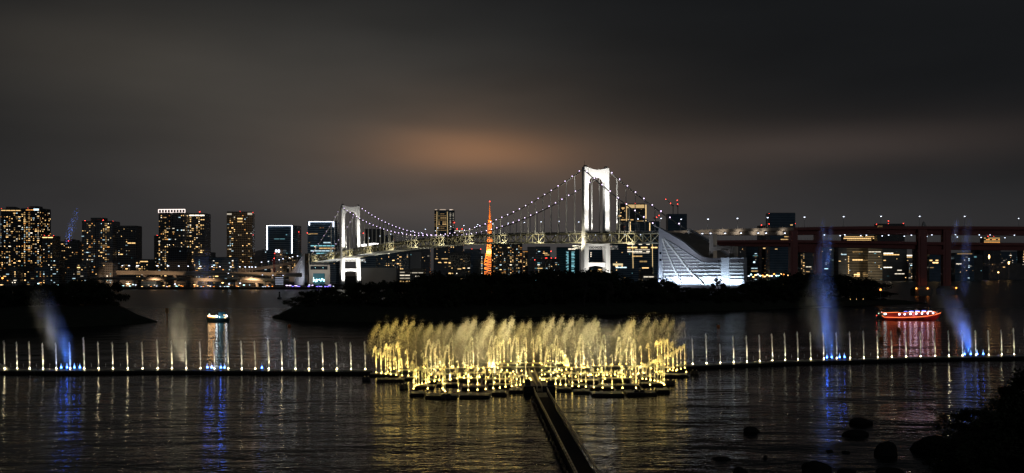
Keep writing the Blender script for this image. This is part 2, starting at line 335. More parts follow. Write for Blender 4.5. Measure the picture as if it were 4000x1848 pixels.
def tower(s0, zb, back):
    root = MB()
    def P(oz, s): return B(s0 + s, oz[0], oz[1])
    root.prism([(-16, zb - 6), (16, zb - 6), (16, zb + 2.5), (-16, zb + 2.5)], P, -7, 7)
    t = bb(root, 'tower', M_conc_d)
    for sg in (-1, 1):
        a, c = (-14.7, -9.7) if sg < 0 else (9.7, 14.7)
        mb = MB(); zdk = zd(s0)
        # shaft with chamfered corners: a slim octagon in plan, thicker below the deck
        def shaft(z0, z1, a0, a1, a2, a3, h0, h1):
            pts = []
            for z, x0, x1, h in ((z0, a0, a1, h0), (z1, a2, a3, h1)):
                ch = .7
                for x, y in ((x0 + ch, -h), (x1 - ch, -h), (x1, -h + ch), (x1, h - ch), (x1 - ch, h), (x0 + ch, h), (x0, h - ch), (x0, -h + ch)): pts.append(B(s0 + y, x, z))
            mb.mesh(pts, [tuple(range(8))[::-1], tuple(range(8, 16))] + [(i, (i + 1) % 8, 8 + (i + 1) % 8, 8 + i) for i in range(8)])
        e = .6 * sg
        shaft(zb + 2.5, zdk - 12, a - .3 + e, c + .3 + e, a - .2 + e * .5, c + .2 + e * .5, 3.6, 3.2)
        shaft(zdk - 11.99, 125.2 if sg < 0 else 125.0, a - .1, c + .1, a, c, 2.9, 2.5)
        for z in (70, 78, 86, 94, 102, 110): mb.box(B(s0, (a + c) / 2, z), (.1, .1, .1))
        lg = mb.build('leg', M_steel_w, t)
        MB().box(B(s0, (a + c) / 2, 126.0), (3.2, 3.6, 1.6)).build('cable_saddle', M_dark, t)
    # portal: the top beam with a sagging upper edge and a round-shouldered opening
    poly = [(-9.75, 124.6)] + [(-9.75 + 19.5 * i / 12, 124.6 - 1.5 * (1 - (2 * i / 12 - 1) ** 2)) for i in range(1, 12)] + [(9.75, 124.4)]
    r = 6.2; zt = 116.2; inner = [(9.75, 106)] + [(9.7 - r + r * math.cos(R(q)), zt - 8 + 8 * math.sin(R(q))) for q in range(10, 91, 10)] + [(-9.7 + r - r * math.cos(R(q)), zt - 8 + 8 * math.sin(R(q))) for q in range(90, 9, -10)] + [(-9.75, 106)]
    pl = poly + inner; mb = MB(); h = 2.2
    nn_ = 12
    top = [(-9.75 + 19.5 * i / 40, 124.6 - 1.5 * (1 - (2 * i / 40 - 1) ** 2)) for i in range(41)]
    def low(x):
        ax = abs(x)
        if ax <= 9.7 - r: return zt
        k = min(1, (ax - (9.7 - r)) / r); return max(105.5, zt - 8 + 8 * math.sqrt(max(0, 1 - k * k)) - (2.2 if k >= .999 else 0))
    for (x0, z0), (x1, z1) in zip(top, top[1:]):
        q = [(x0, low(x0)), (x1, low(x1)), (x1, z1), (x0, z0)]; mb.prism(q, P, -h, h)
    mb.build('portal_beam', M_steel_w, t)
    z1 = CAMZ + (HZ - 1026) * (T0.y + U.y * s0) / F if s0 == 0 else 29.5; z0 = z1 - 4.6; mb = MB()
    for i in range(16):
        x0, x1 = -9.9 + 19.8 * i / 16, -9.9 + 19.8 * (i + 1) / 16; lo = lambda x: z0 + 1.6 * (1 - (x / 9.9) ** 2)
        mb.prism([(x0, lo(x0)), (x1, lo(x1)), (x1, z1), (x0, z1)], P, -1.9, 1.9)
    mb.build('lower_beam', M_steel_w, t)
    # beam that carries the truss and the hanging inspection gantry below it
    mb = MB(); zz = zd(s0) - TD - .6
    mb.prism([(-14.5, zz - 1.4), (14.5, zz - 1.4), (14.5, zz), (-14.5, zz)], P, -2.6, 2.6); mb.build('deck_beam', M_steel_w, t)
    mb = MB(); z2 = zz - 1.8; z3 = z2 - 3
    for sd in (-6, 6):
        L_ = -22; 
        for k in range(16):
            x0 = -22 + k * 2.75; x1 = x0 + 2.75
            mb.bar(B(s0 + sd, x0, z2), B(s0 + sd, x1, z2), .28); mb.bar(B(s0 + sd, x0, z3), B(s0 + sd, x1, z3), .28)
            mb.bar(B(s0 + sd, x0, z2 if k % 2 else z3), B(s0 + sd, x1, z3 if k % 2 else z2), .22); mb.bar(B(s0 + sd, x0, z2), B(s0 + sd, x0, z3), .16)
    for k in (0, 5, 11, 16): mb.bar(B(s0 - 6, -22 + k * 2.75, z3), B(s0 + 6, -22 + k * 2.75, z3), .25)
    mb.build('inspection_gantry', M_steel_w, t)
    MB().bar(B(s0, -13, 126.8), B(s0, -13, 131.5), .25).build('antenna_mast', M_dark, t)
    return t
tower(0, 6, 0); tower(SPAN, 4, 1)
def zc(s):
    if 0 <= s <= SPAN: return 69.3 + (ZTOP - 69.3) * ((s - SPAN / 2) / (SPAN / 2)) ** 2 - 5.5 * (s / SPAN) * (1 - s / SPAN) * 0
    if s < 0: t = -s / SIDE; return ZTOP + (62.5 - ZTOP) * t - 7.5 * t * (1 - t)
    t = (s - SPAN) / 140; return ZTOP + (51 - ZTOP) * t - 11 * t * (1 - t)
lamp_me = MB().ball((0, 0, 0), .44, 8, 5).data('cable_light', M_lamp_violet)
for side in (-1, 1):
    mb = MB(); o = side * CW
    ss = [-SIDE + i * 5 for i in range(23)] + [i * 8.0 for i in range(82)] + [SPAN + 6 + i * 6 for i in range(23)]
    mb.tube([B(s, o, zc(s)) for s in ss], .55, 8)
    for k in range(60):
        s = -110 + k * 14.7; mb.ball(B(s, o, zc(s)), .8, 6, 3)
    cb = bb(mb, 'main_cable', M_cable)
    s = -SIDE + 8
    while s < SPAN + 132:
        if abs(s) > 5 and abs(s - SPAN) > 5:
            l = link('cable_light', lamp_me, cb, B(s, o, zc(s) + .9 + (.0 if side < 0 else .3)))
        s += 12.6
    hs = [-14.6 * k for k in range(1, 6)] + [14.6 * k for k in range(1, 44)] + [SPAN + 14.6 * k for k in (1, 2, 3)]
    for s in hs:
        if zc(s) - zd(s) < 1.2: continue
        mb = MB()
        for d in (-.45, .45): mb.tube([B(s + d, o, zd(s) - .4), B(s + d, o, zc(s) - .2)], .17, 5, False)
        bb(mb, 'hanger', M_steel_w)
# lamps under the upper deck, one at every second panel of the near truss
dl = MB().box((0, 0, 0), (1.5, .9, .35)).data('deck_light', M_lamp_white)
for i in range(2, 76, 2):
    s = S_ALL[i]; link('deck_light', dl, bridge, B(s + 5, -11.5, zd(s + 5) - 2.1) - bridge.location)
def spot(name, loc, to, power, ang=60, blend=.5, col=(1, .96, .9), rad=.6, parent=None):
    l = bpy.data.lights.new(name, 'SPOT'); l.energy = power; l.spot_size = R(ang); l.spot_blend = blend; l.color = col; l.shadow_soft_size = rad
    o = bpy.data.objects.new(name, l); COL.objects.link(o); o.location = loc; o.rotation_euler = (Vector(to) - Vector(loc)).to_track_quat('-Z', 'Y').to_euler(); return o
def point(name, loc, power, col=(1, .9, .7), rad=.5):
    l = bpy.data.lights.new(name, 'POINT'); l.energy = power; l.color = col; l.shadow_soft_size = rad
    o = bpy.data.objects.new(name, l); COL.objects.link(o); o.location = loc; return o
for s0, q in ((0, 1.0), (SPAN, 2.5)):
    for o in (-7, 7):
        spot('tower_floodlight', B(s0 - 34, o, zd(s0) + 1), B(s0, o * .9, 112), 245000 * q, 50, .6)
        spot('tower_floodlight', B(s0 - 24, o * 1.5, zd(s0) + 1), B(s0, o * 1.7, 82), 50000 * q, 75, .8)
        spot('tower_floodlight', B(s0 - 26, o * 1.9, 5), B(s0, o * 1.6, 34), 62000 * q, 70, .7)
    spot('tower_floodlight', B(s0 - 5, -44, 8), B(s0, -14, 50), 14000 * q, 60, .7)
    spot('tower_floodlight', B(s0 - 14, 0, 14), B(s0 + 6, 0, zd(s0) - 8), 20000 * q, 100, .9)
for k in range(10):                                                   # road lighting that fills the truss and the lower deck
    s = -95 + k * 92; point('deck_floodlight', B(s, -6, zd(s) - 4.5), 1300, (1, .82, .42), .6)
    point('deck_floodlight', B(s + 46, 5, zd(s + 46) - 4.5), 1100, (1, .86, .5), .6)
for k in range(12):                                                   # spots in the air off the bridge, washing the outer truss face
    s = -80 + k * 76; spot('truss_floodlight', B(s, -26, zd(s) - 14), B(s + 14, -13, zd(s) - 3), 26000, 110, 1, (1, .90, .64))
spot('deck_floodlight', B(SPAN - 30, 0, 8), B(SPAN - 120, 0, zd(SPAN - 120) - 10), 700000, 70, .9, (.9, .95, 1))
spot('deck_floodlight', B(SPAN + 30, 0, 8), B(SPAN + 100, 0, zd(SPAN + 100) - 10), 160000, 90, .9, (.9, .95, 1))

# ---------------------------------------------------------------- street lamps on the bridge
def lamp_post(h, arm, m_glass, r=.55):
    a = MB(); a.tube([(0, 0, 0), (0, 0, h - 1.2), (arm * .4, 0, h), (arm, 0, h + .15)], [.22, .16, .13, .12], 6); 
    b = MB(); b.box((arm + .3, 0, h), (1.9, .9, .32)); b.mesh([], [])
    g = MB(); g.ball((arm + .3, 0, h - .3), r, 8, 4, (1.4, 1, .6))
    return a.data('pole', M_steel_g), b.data('lamp_head', M_dark), g.data('lamp_glass', m_glass)
LP = lamp_post(12.5, -1.6, M_lamp_white, .55)
def street_lamp(loc, label, group, P=LP, rz=0, sc_=1, name='street_lamp'):
    e = empty(name, loc, label, 'street lamp', group, rz); e.scale = (sc_,) * 3
    link('pole', P[0], e); h = link('lamp_head', P[1], e); link('lamp_glass', P[2], h); return e
k = 0; SL = []
for px in (1398, 1441, 1483, 1525, 1568, 1612, 1660, 1708, 1759, 1810, 1864, 1923, 1983, 2046, 2111, 2181, 2489, 2579): SL.append((px, -12.9))
for px in (1645, 1860, 1700, 2258, 2657): SL.append((px, 12.9))
SL.sort()
for i, (px, o) in enumerate(SL):
    s, _ = plane_o(px, 900, o)
    if s > SPAN + 110: continue
    street_lamp(B(s, o, zd(s) - .4), 'white street lamp on the suspension bridge roadway, %s from the far tower' % ordw(i), 'street lamps on the suspension bridge', rz=math.atan2(U.y, U.x))
# gantries over the road
def gantry(s, label):
    e = empty('sign_gantry', B(s, 0, zd(s) - .4), label, 'gantry', None, math.atan2(Nn.y, Nn.x))
    for x in (-12.6, 12.6): MB().box((x, 0, 4.4), (.9, .9, 8.8)).build('post', M_steel_g, e)
    b = MB(); b.bar((-12.6, 0, 9.1), (12.6, 0, 9.1), .5, .5); b.bar((-12.6, 0, 7.9), (12.6, 0, 7.9), .35, .35)
    for i in range(12): b.bar((-12.6 + i * 2.1, 0, 7.9 if i % 2 else 9.1), (-10.5 + i * 2.1, 0, 9.1 if i % 2 else 7.9), .2)
    b.build('cross_beam', M_steel_g, e)
gantry(-52, 'steel lattice sign gantry over the road just right of the near bridge tower')
gantry(SPAN + 52, 'steel lattice sign gantry over the road left of the far bridge tower')

# ================================================================ ANCHORAGES
def anchorage_near():
    e = empty('bridge_anchorage', B(-165, 0, 0), 'huge pale ribbed concrete anchorage with sweeping curved top, floodlit from below', 'anchorage')
    inv = Matrix.Translation(-e.location)
    def pb(mb, name, m, par=e):
        o = mb.build(name, m, par)
        if par is e: o.matrix_parent_inverse = inv
        return o
    ZP = 2.975; OP = -17.0
    def A(zx, zy, o=OP): return plane_o(zx / ZP + 2500, zy / ZP + 780, o)
    top = [A(x, y) for x, y in ((216, 325), (280, 362), (350, 402), (430, 447), (500, 492), (560, 540), (620, 590), (680, 640), (720, 662), (765, 676), (820, 680))]
    s_end = A(1208, 680)[0]; z_end = 36.0
    top = [(s, z) for s, z in top] + [(s_end, top[-1][1])]
    def wall(o0, o1, name):
        mb = MB()
        for (s0, z0), (s1, z1) in zip(top, top[1:]):
            a = [(s0, 0), (s1, 0), (s1, z1), (s0, z0)]; mb.prism(a, lambda p, d: B(p[0], d, p[1]), o0, o1)
        return pb(mb, name, M_conc_p)
    w = wall(OP, OP + 3, 'side_wall'); sF = plane_o(2904, 1000, 17)[0]
    cutf = [(s, z) for s, z in top if s > sF] + [(sF, z_end)]; mb = MB()
    for (s0, z0), (s1, z1) in zip(cutf, cutf[1:]): mb.prism([(s0, 0), (s1, 0), (s1, z1), (s0, z0)], lambda p, d: B(p[0], d, p[1]), 14, 17)
    pb(mb, 'side_wall', M_conc_p)
    mb = MB(); cut = [(s, z) for s, z in top if z < 60]              # sloping roof set between the two side walls
    om = lambda s: 13.99 if s > sF + 3 else -13.9 + 27.9 * max(0, (s - s_end)) / (sF + 3 - s_end)
    seq = []
    for (s0, z0), (s1, z1) in zip(cut, cut[1:]):
        k = 4 if abs(s1 - s0) > 15 else 1; seq += [(s0 + (s1 - s0) * i / k, z0 + (z1 - z0) * i / k) for i in range(k)]
    seq.append(cut[-1])
    for (s0, z0), (s1, z1) in zip(seq, seq[1:]):
        v = [B(s0, -13.99, 0), B(s1, -13.99, 0), B(s1, om(s1), 0), B(s0, om(s0), 0), B(s0, -13.99, z0 - 1.6), B(s1, -13.99, z1 - 1.6), B(s1, om(s1), z1 - 1.6), B(s0, om(s0), z0 - 1.6)]
        mb.mesh(v, [(4, 5, 6, 7), (0, 1, 5, 4), (1, 2, 6, 5), (2, 3, 7, 6), (3, 0, 4, 7)])
    pb(mb, 'core', M_conc_d)
    mb = MB(); mb.prism([(top[0][0] + .6, 0), (top[0][0] + 2.4, 0), (top[0][0] + 2.4, 48), (top[0][0] + .6, 48)], lambda p, d: B(p[0], d, p[1]), -16.4, 16.4); pb(mb, 'front_glazing', M_glass_d)
    # raised ribs
    def strip(pts, wd, name, m=None, pr=.9):
        mb = MB(); q = [A(*p) for p in pts]
        for (s0, z0), (s1, z1) in zip(q, q[1:]): mb.bar(B(s0, OP - pr / 2, z0), B(s1, OP - pr / 2, z1), pr, wd)
        return pb(mb, name, m or M_conc_p, w)
    strip([(260, 462), (265, 905)], .55, 'rib'); strip([(268, 452), (340, 487), (430, 540), (520, 598), (620, 664), (700, 712), (770, 737), (945, 739)], .55, 'rib')
    strip([(266, 455), (310, 580), (355, 690), (405, 805), (445, 895), (490, 972)], 1.3, 'rib', M_steel_w, 1.0)
    strip([(282, 455), (370, 555), (450, 655), (530, 765), (600, 850), (680, 925), (745, 990)], 1.5, 'rib', M_steel_w, 1.0)
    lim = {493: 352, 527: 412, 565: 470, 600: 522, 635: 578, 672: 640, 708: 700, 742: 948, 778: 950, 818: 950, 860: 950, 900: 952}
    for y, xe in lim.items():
        strip([(262, y), (xe, y - (4 if xe > 900 else 2))], .5, 'ledge', M_steel_w, .75); strip([(262, y - 7), (xe - 4, y - (11 if xe > 900 else 9))], .42, 'shaded_joint', M_dark, .1)  # dark strips above the ledges stand in for recess shade
    for y in (739, 778, 816, 856, 893, 930): strip([(1042, y), (1204, y - 1)], .5, 'ledge', M_steel_w, .75); strip([(1042, y - 7), (1204, y - 8)], .42, 'shaded_joint', M_dark, .1)
    for y in (622, 700):
        mb = MB(); s0, z0 = A(226, y - 13); s1, z1 = A(256, y + 13); mb.prism([(s0, z1), (s1, z1), (s1, z0), (s0, z0)], lambda p, d: B(p[0], d, p[1]), OP - .12, OP + .3); pb(mb, 'window', M_glass_d, w)
    mb = MB(); s0, z0 = A(950, 680); s1, z1 = A(1040, 985); mb.prism([(s0, 0), (s1, 0), (s1, z0 + .3), (s0, z0 + .3)], lambda p, d: B(p[0], d, p[1]), OP - .6, OP - .02); pb(mb, 'pilaster', M_conc_p, w)
    for x in (920, 1148): 
        s0, z0 = A(x, 716); pb(MB().ball(B(s0, OP - .2, z0), .6, 8, 4), 'vent', M_dark, w)
    # columns that carry the approach road on its back
    for x0, x1, y0 in ((838, 884, 402), (1074, 1128, 545)):
        sa, za = A(x0, y0, -6); sb, zb_ = A(x1, y0, -6); mb = MB(); mb.prism([(sa, 34), (sb, 34), (sb, za), (sa, za)], lambda p, d: B(p[0], d, p[1]), -9, -5); pb(mb, 'column', M_conc)
    sa, za = A(884, 545, -6); sb, _ = A(1074, 545, -6); mb = MB(); mb.prism([(sa, za - 3.4), (sb, za - 3.4), (sb, za), (sa, za)], lambda p, d: B(p[0], d, p[1]), -9, -5); pb(mb, 'cross_beam', M_conc)
    for k in range(18):
        s = -119 - k * 5.9
        spot('wall_floodlight', B(s, OP - 5, 13.5), B(s, OP, 24), 8200, 125, .8, (.66, .84, 1), .5)
    spot('wall_floodlight', B(-150, OP - 60, 12), B(-140, OP, 42), 72000, 80, .9, (.80, .85, 1), 1)
    spot('wall_floodlight', B(-205, OP - 60, 12), B(-190, OP, 30), 14000, 70, .9, (.8, .84, 1), 1)
    spot('wall_floodlight', B(-205, 5, 38), B(-185, -4, 46), 4000, 120, .9, (1, .9, .78), 1)
M_conc_p = mat('pale_painted_concrete', (.44, .45, .49), .7, 0, .08, .1); M_glass_d = mat('dark_tinted_glass', (.012, .018, .026), .12, 0, 0)
anchorage_near()
def anchorage_far():
    s0 = 788.0; e = empty('bridge_anchorage', B(s0 + 50, 0, 0), 'distant sloped anchorage with gridded white side wall and big framed glass front', 'anchorage')
    inv = Matrix.Translation(-e.location); OP = -17
    def pb(mb, name, m, par=e):
        o = mb.build(name, m, par)
        if par is e: o.matrix_parent_inverse = inv
        return o
    ZP = 6.611
    def A(zx, zy, o=OP): return plane_o(zx / ZP + 1120, zy / ZP + 960, o)
    def Fp(zx, zy): return plane_s(zx / ZP + 1120, zy / ZP + 960, s0)
    top = [A(x, y) for x, y in ((455, 205), (400, 275), (340, 345), (290, 420), (235, 505), (185, 585), (130, 650), (80, 705))]
    mb = MB()
    for (a, za), (b, zb) in zip(top, top[1:]): mb.prism([(a, 0), (b, 0), (b, zb), (a, za)], lambda p, d: B(p[0], d, p[1]), OP, OP + 3)
    w = pb(mb, 'side_wall', M_conc_p)
    mb = MB()
    for (a, za), (b, zb) in zip(top, top[1:]): mb.prism([(a, 0), (b, 0), (b, zb), (a, za)], lambda p, d: B(p[0], d, p[1]), 14, 17)
    pb(mb, 'side_wall', M_conc_p)
    mb = MB(); sA = top[0][0]
    mb.prism([(s0, 0), (sA, 0), (sA, top[0][1]), (s0, top[0][1])], lambda p, d: B(p[0], d, p[1]), OP + .5, OP + 3); pb(mb, 'stair_slot', M_glass_d)
    mb = MB(); mb.prism([(s0, 0), (s0 + 2.5, 0), (s0 + 2.5, top[0][1] + .4), (s0, top[0][1] + .4)], lambda p, d: B(p[0], d, p[1]), OP - .2, OP + .48); pb(mb, 'corner_post', M_conc)
    # front frame with two glazed openings
    def fr(x0, y0, x1, y1, d0, d1, name, m, par=e):
        o0, z0 = Fp(x0, y0); o1, z1 = Fp(x1, y1); mb = MB(); mb.prism([(o0, z1), (o1, z1), (o1, z0), (o0, z0)], lambda p, d: B(d, p[0], p[1]), d0, d1); return pb(mb, name, m, par)
    fm = fr(572, 1080, 1110, 1150, s0 - 1, s0 + 4, 'front_frame', M_conc)
    for q in ((572, 495, 606, 1080), (1056, 495, 1110, 1080), (606, 495, 1056, 526), (606, 618, 1056, 712), (606, 712, 676, 1080), (984, 712, 1056, 1080)): fr(*q, s0 - 1, s0 + 4, 'frame_panel', M_conc, fm)
    fr(580, 434, 1100, 490, s0 + 1, s0 + 5, 'bearing_chamber', M_dark)
    g = fr(606, 526, 1056, 618, s0 + 1, s0 + 3, 'front_glazing', M_glass_d); g2 = fr(676, 712, 984, 1080, s0 + 1, s0 + 3, 'front_glazing', mat('teal_glass_hall', (.03, .13, .17), .3))
    rr = random.Random(5)
    sm = MB().ball((0, 0, 0), .55, 6, 4).data('hall_lamp', M_lamp_cyan)
    for i in range(34):
        o, z = Fp(rr.uniform(685, 975), 905 + rr.gauss(0, 22) - 30 * math.sin(rr.random() * 3)); link('hall_lamp', sm, e, B(s0 + .3, o, z) - e.location)
    for x, y in ((738, 568), (938, 568)): o, z = Fp(x, y); link('hall_lamp', sm, e, B(s0 + .3, o, z) - e.location, (.6, .6, .6))
    def strip(pts, wd):
        mb = MB(); q = [A(*p) for p in pts]
        for (a, z0), (b, z1) in zip(q, q[1:]): mb.bar(B(a, OP - .3, z0), B(b, OP - .3, z1), .6, wd)
        pb(mb, 'rib', M_steel_w, w)
    for y, x0 in ((470, 300), (522, 258), (573, 228), (622, 195), (672, 160), (718, 110), (765, 84), (812, 82), (862, 82), (908, 82)): strip([(x0, y), (452, y)], .5)
    strip([(410, 375), (330, 560), (250, 770), (180, 930)], .6); strip([(415, 430), (370, 640), (310, 930)], .6); strip([(380, 395), (230, 600), (105, 750)], .6)
    spot('wall_floodlight', B(s0 + 30, OP - 30, 6), B(s0 + 45, OP, 20), 36000, 90, .9, (.85, .88, 1), 1); spot('wall_floodlight', B(s0 + 12, OP - 12, 5), B(s0 + 18, OP, 20), 12000, 90, .9, (.8, .92, 1), 1)
    spot('wall_floodlight', B(s0 - 50, 0, 6), B(s0, 0, 30), 36000, 60, .9, (1, .84, .72), 1)
anchorage_far()

# ================================================================ ELEVATED ROADS
def road(name, label, cat, nodes_, wdt, m_g, piers, rail=True, seg=6, wheels=None):
    """nodes_: (x, y, z_top, thickness). The girder is swept along them; piers stand under it."""
    P = []
    for i in range(len(nodes_) - 1):                                  # Catmull-Rom through the nodes
        p0, p1, p2, p3 = (nodes_[max(0, min(len(nodes_) - 1, i + k))] for k in (-1, 0, 1, 2))
        for j in range(seg):
            t = j / seg; P.append(tuple(.5 * (2 * b + (c - a) * t + (2 * a - 5 * b + 4 * c - d) * t * t + (3 * b - a - 3 * c + d) * t ** 3) for a, b, c, d in zip(p0, p1, p2, p3)))
    P.append(tuple(nodes_[-1])); e = empty(name, (P[0][0], P[0][1], 0), label, cat); inv = Matrix.Translation(-e.location)
    def pb(mb, nm, m): o = mb.build(nm, m, e); o.matrix_parent_inverse = inv; return o
    def off(i):
        a, b = P[max(i - 1, 0)], P[min(i + 1, len(P) - 1)]; d = Vector((b[0] - a[0], b[1] - a[1], 0)).normalized(); nrm = Vector((-d.y, d.x, 0)); return nrm if nrm.y > 0 else -nrm
    def sweep(mb, sec):
        for i in range(len(P) - 1):
            r0, r1 = [], []
            for j, lst in ((i, r0), (i + 1, r1)):
                nrm = off(j); c = Vector(P[j][:3]); th = P[j][3]
                for a, b in sec: lst.append(c + nrm * a + Vector((0, 0, b if b >= 0 else b * th)))
            k = len(sec); mb.mesh(r0 + r1, [(q, (q + 1) % k, k + (q + 1) % k, k + q) for q in range(k)])
            if i == 0: mb.face(r0[::-1])
            if i == len(P) - 2: mb.face(r1)
    g = MB(); sweep(g, [(0, 0), (wdt, 0), (wdt, -.28), (wdt - 2, -.34), (wdt - 2.6, -1), (2.6, -1), (2, -.34), (0, -.28)]); pb(g, 'girder', m_g)
    if rail:
        r_ = MB(); sweep(r_, [(.1, .02), (.35, .02), (.35, 1.1), (.1, 1.1)])
        for i in range(len(P) - 1):
            a, b = Vector(P[i][:3]), Vector(P[i + 1][:3]); L_ = (b - a).length; nrm = off(i)
            for q in range(int(L_ / 4)): c = a.lerp(b, q * 4 / L_) + nrm * .2; r_.bar(c + Vector((0, 0, 1.0)), c + Vector((0, 0, rail if rail is not True else 1.8)), .13)
        pb(r_, 'railing', m_g)
    return e, pb, P
def gp(px, ytop, Y, ybot):
    z = CAMZ + (HZ - ytop) * Y / F; return ((px - 2000) / F * Y, Y, z, (ybot - ytop) * Y / F)
upr = [gp(2590, 908, 884, 916), gp(2680, 905, 884, 915), gp(2760, 902, 886, 915), (gp(2900, 898, 902, 918)), gp(3100, 893, 948, 918), gp(3400, 888, 1030, 915), gp(3700, 888, 1110, 917), gp(4050, 889, 1215, 920), gp(4250, 889, 1280, 921)]
lwr = [gp(2620, 946, 880, 951), gp(2700, 945, 882, 950), gp(2790, 944, 886, 955), gp(2900, 943, 902, 961), gp(3100, 942, 948, 963), gp(3400, 946, 1030, 968), gp(3700, 950, 1110, 975), gp(4050, 953, 1215, 979), gp(4250, 954, 1280, 981)]
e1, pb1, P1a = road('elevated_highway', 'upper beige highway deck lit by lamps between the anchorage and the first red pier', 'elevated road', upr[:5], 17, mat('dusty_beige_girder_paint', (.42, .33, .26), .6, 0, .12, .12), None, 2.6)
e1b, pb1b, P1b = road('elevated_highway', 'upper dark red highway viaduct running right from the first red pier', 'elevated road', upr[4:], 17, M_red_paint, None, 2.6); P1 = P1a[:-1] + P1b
e2, pb2, P2 = road('elevated_highway', 'lower dark red viaduct deck under the upper highway, right of the anchorage', 'elevated road', lwr, 17, M_red_paint, None, 3.4)
def pier(label, cols, ytop, beam, foot):
    e = empty('viaduct_pier', on((cols[0][0] + cols[-1][1]) / 2, 1062 + CAMZ * F / cols[0][2]), label, 'bridge pier', 'red viaduct piers'); inv = Matrix.Translation(-e.location)
    def pb(mb, nm, m, par=e):
        o = mb.build(nm, m, par)
        if par is e: o.matrix_parent_inverse = inv
        return o
    prev = None
    for x0, x1, Y in cols:
        a = (x0 - 2000) / F * Y; b = (x1 - 2000) / F * Y; zt = CAMZ + (HZ - ytop) * Y / F; m = MB()
        w = b - a; m.box(((a + b) / 2, Y + 4, zt / 2), (w, 7, zt)); m.box((a + w * .3, Y + .3, zt * .5), (w * .12, .7, zt * .94)); c = pb(m, 'column', M_red_paint)
        if foot:
            m = MB(); c0 = (a + b) / 2
            for dz, ww in ((0, 1.95), (5, 1.95), (6.2, 1.5)): pass
            v = [(c0 + sx_ * w * q, Y + 4 + sy_ * 9 * q2, z) for z, q, q2 in ((-2, 1.0, 1), (6.5, 1.0, 1), (9.5, .72, .7)) for sx_, sy_ in ((-1, -.7), (-.7, -1), (.7, -1), (1, -.7), (1, .7), (.7, 1), (-.7, 1), (-1, .7))]
            m.mesh(v, [(i, (i + 1) % 8, 8 + (i + 1) % 8, 8 + i) for i in range(8)] + [(8 + i, 8 + (i + 1) % 8, 16 + (i + 1) % 8, 16 + i) for i in range(8)] + [tuple(range(16, 24))])
            f_ = pb(m, 'footing', M_conc_d)
            for q in ((-.95, .35) if prev is None else (.9,)): pb(MB().ball((c0 + q * w, Y - 4.6, 7.6), .8, 8, 5), 'marker_lamp', M_lamp_orange, f_)
            for q in ((-.95, .35) if prev is None else (.9,)): point('marker_light', (c0 + q * w, Y - 6, 8.4), 40, (1, .3, .06), .3)
        if prev is not None and beam:
            (pa, pY) = prev; zb0, zb1 = (CAMZ + (HZ - y) * (Y + pY) / 2 / F for y in beam)
            m = MB(); m.bar((pa, pY + 4, (zb0 + zb1) / 2), (a, Y + 4, (zb0 + zb1) / 2), 5, zb0 - zb1); pb(m, 'cross_beam', M_red_paint)
        prev = (b, Y)
    return e
pier('red viaduct pier rising behind the wooded island, left of the two offshore footings', [(3088, 3117, 945), (3186, 3212, 975)], 900, (962, 986), False)
pier('red viaduct pier on two dark footings standing in the open water', [(3588, 3622, 1075), (3686, 3716, 1105)], 897, (974, 994), True)
m = MB(); Y = 1130; x = (3608 - 2000) / F * Y                              # pale fin on the upper deck by the pier
z0 = CAMZ + (HZ - 890) * Y / F; e = empty('noise_barrier_fin', (x, Y, z0), 'pale pointed fin standing on the upper viaduct above the offshore pier', 'fin')
m.prism([(-2.2, 0), (2.6, 0), (2.2, 3), (1.2, 5.6), (0, 7), (-1, 5.6), (-1.8, 3)], lambda p, d: Vector((p[0], d, p[1])), -1, 1); m.build('fin', M_steel_g, e)
def upz(px, P, dz=0):                                                    # the road point seen at column px
    best = min(P, key=lambda p: abs((p[0] / p[1] * F + 2000) - px)); return Vector(best[:3]) + Vector((0, 0, dz))
# tall lamps on the upper road
LP2 = lamp_post(13.5, -.1, M_lamp_white, .7)
def interp(P, px):
    for a, b in zip(P, P[1:]):
        pa, pb_ = a[0] / a[1] * F + 2000, b[0] / b[1] * F + 2000
        if pa <= px <= pb_: t = (px - pa) / (pb_ - pa); return Vector([u + (v - u) * t for u, v in zip(a[:3], b[:3])])
for i, (px, y) in enumerate(((2766, 856), (2881, 853), (2999, 850), (3143, 848), (3296, 846), (3442, 845), (3593, 845), (3769, 845), (3980, 853))):
    p = interp(P1, px); zt = CAMZ + (HZ - y) * p.y / F
    street_lamp(p + Vector((0, 1, 0)), 'tall white street lamp on the red viaduct, %s to the right of the anchorage' % ordw(i), 'tall street lamps on the red viaduct', LP2, sc_=(zt - p.z) / 13.2)
# lamps hung under the upper road
def hung(px, y, P, i, grp, glass, power, col, nm='hanging_road_lamp'):
    p = interp(P, px); z = CAMZ + (HZ - y) * (p.y + 1.2) / F
    e = empty(nm, (p.x, p.y - .8, z), 'small lamp hung under the upper red viaduct deck, %s from the anchorage' % ordw(i), 'lamp', grp)
    MB().box((0, .9, .5), (.25, 2.0, .25)).box((0, 0, .35), (1.6, .7, .3)).build('bracket', M_dark, e); MB().ball((0, 0, 0), .55, 8, 4, (1.3, 1, .6)).build('lamp_glass', glass, e)
    if power: spot('viaduct_lamp_light', (p.x, p.y - 5, z - 1.2), (p.x - 3, p.y + .5, z + 3), power, 130, 1, col, .3)
HL = [(2628, 914), (2682, 913), (2743, 913), (2775, 912), (2832, 912), (2894, 911), (2961, 911), (2992, 911), (3065, 911), (3219, 918), (3281, 921), (3299, 918), (3361, 921), (3383, 919), (3445, 922), (3470, 919), (3531, 923), (3559, 919), (3619, 924), (3639, 918), (3731, 917), (3738, 926), (3824, 918), (3831, 928), (3866, 918), (3924, 929), (3961, 919)]
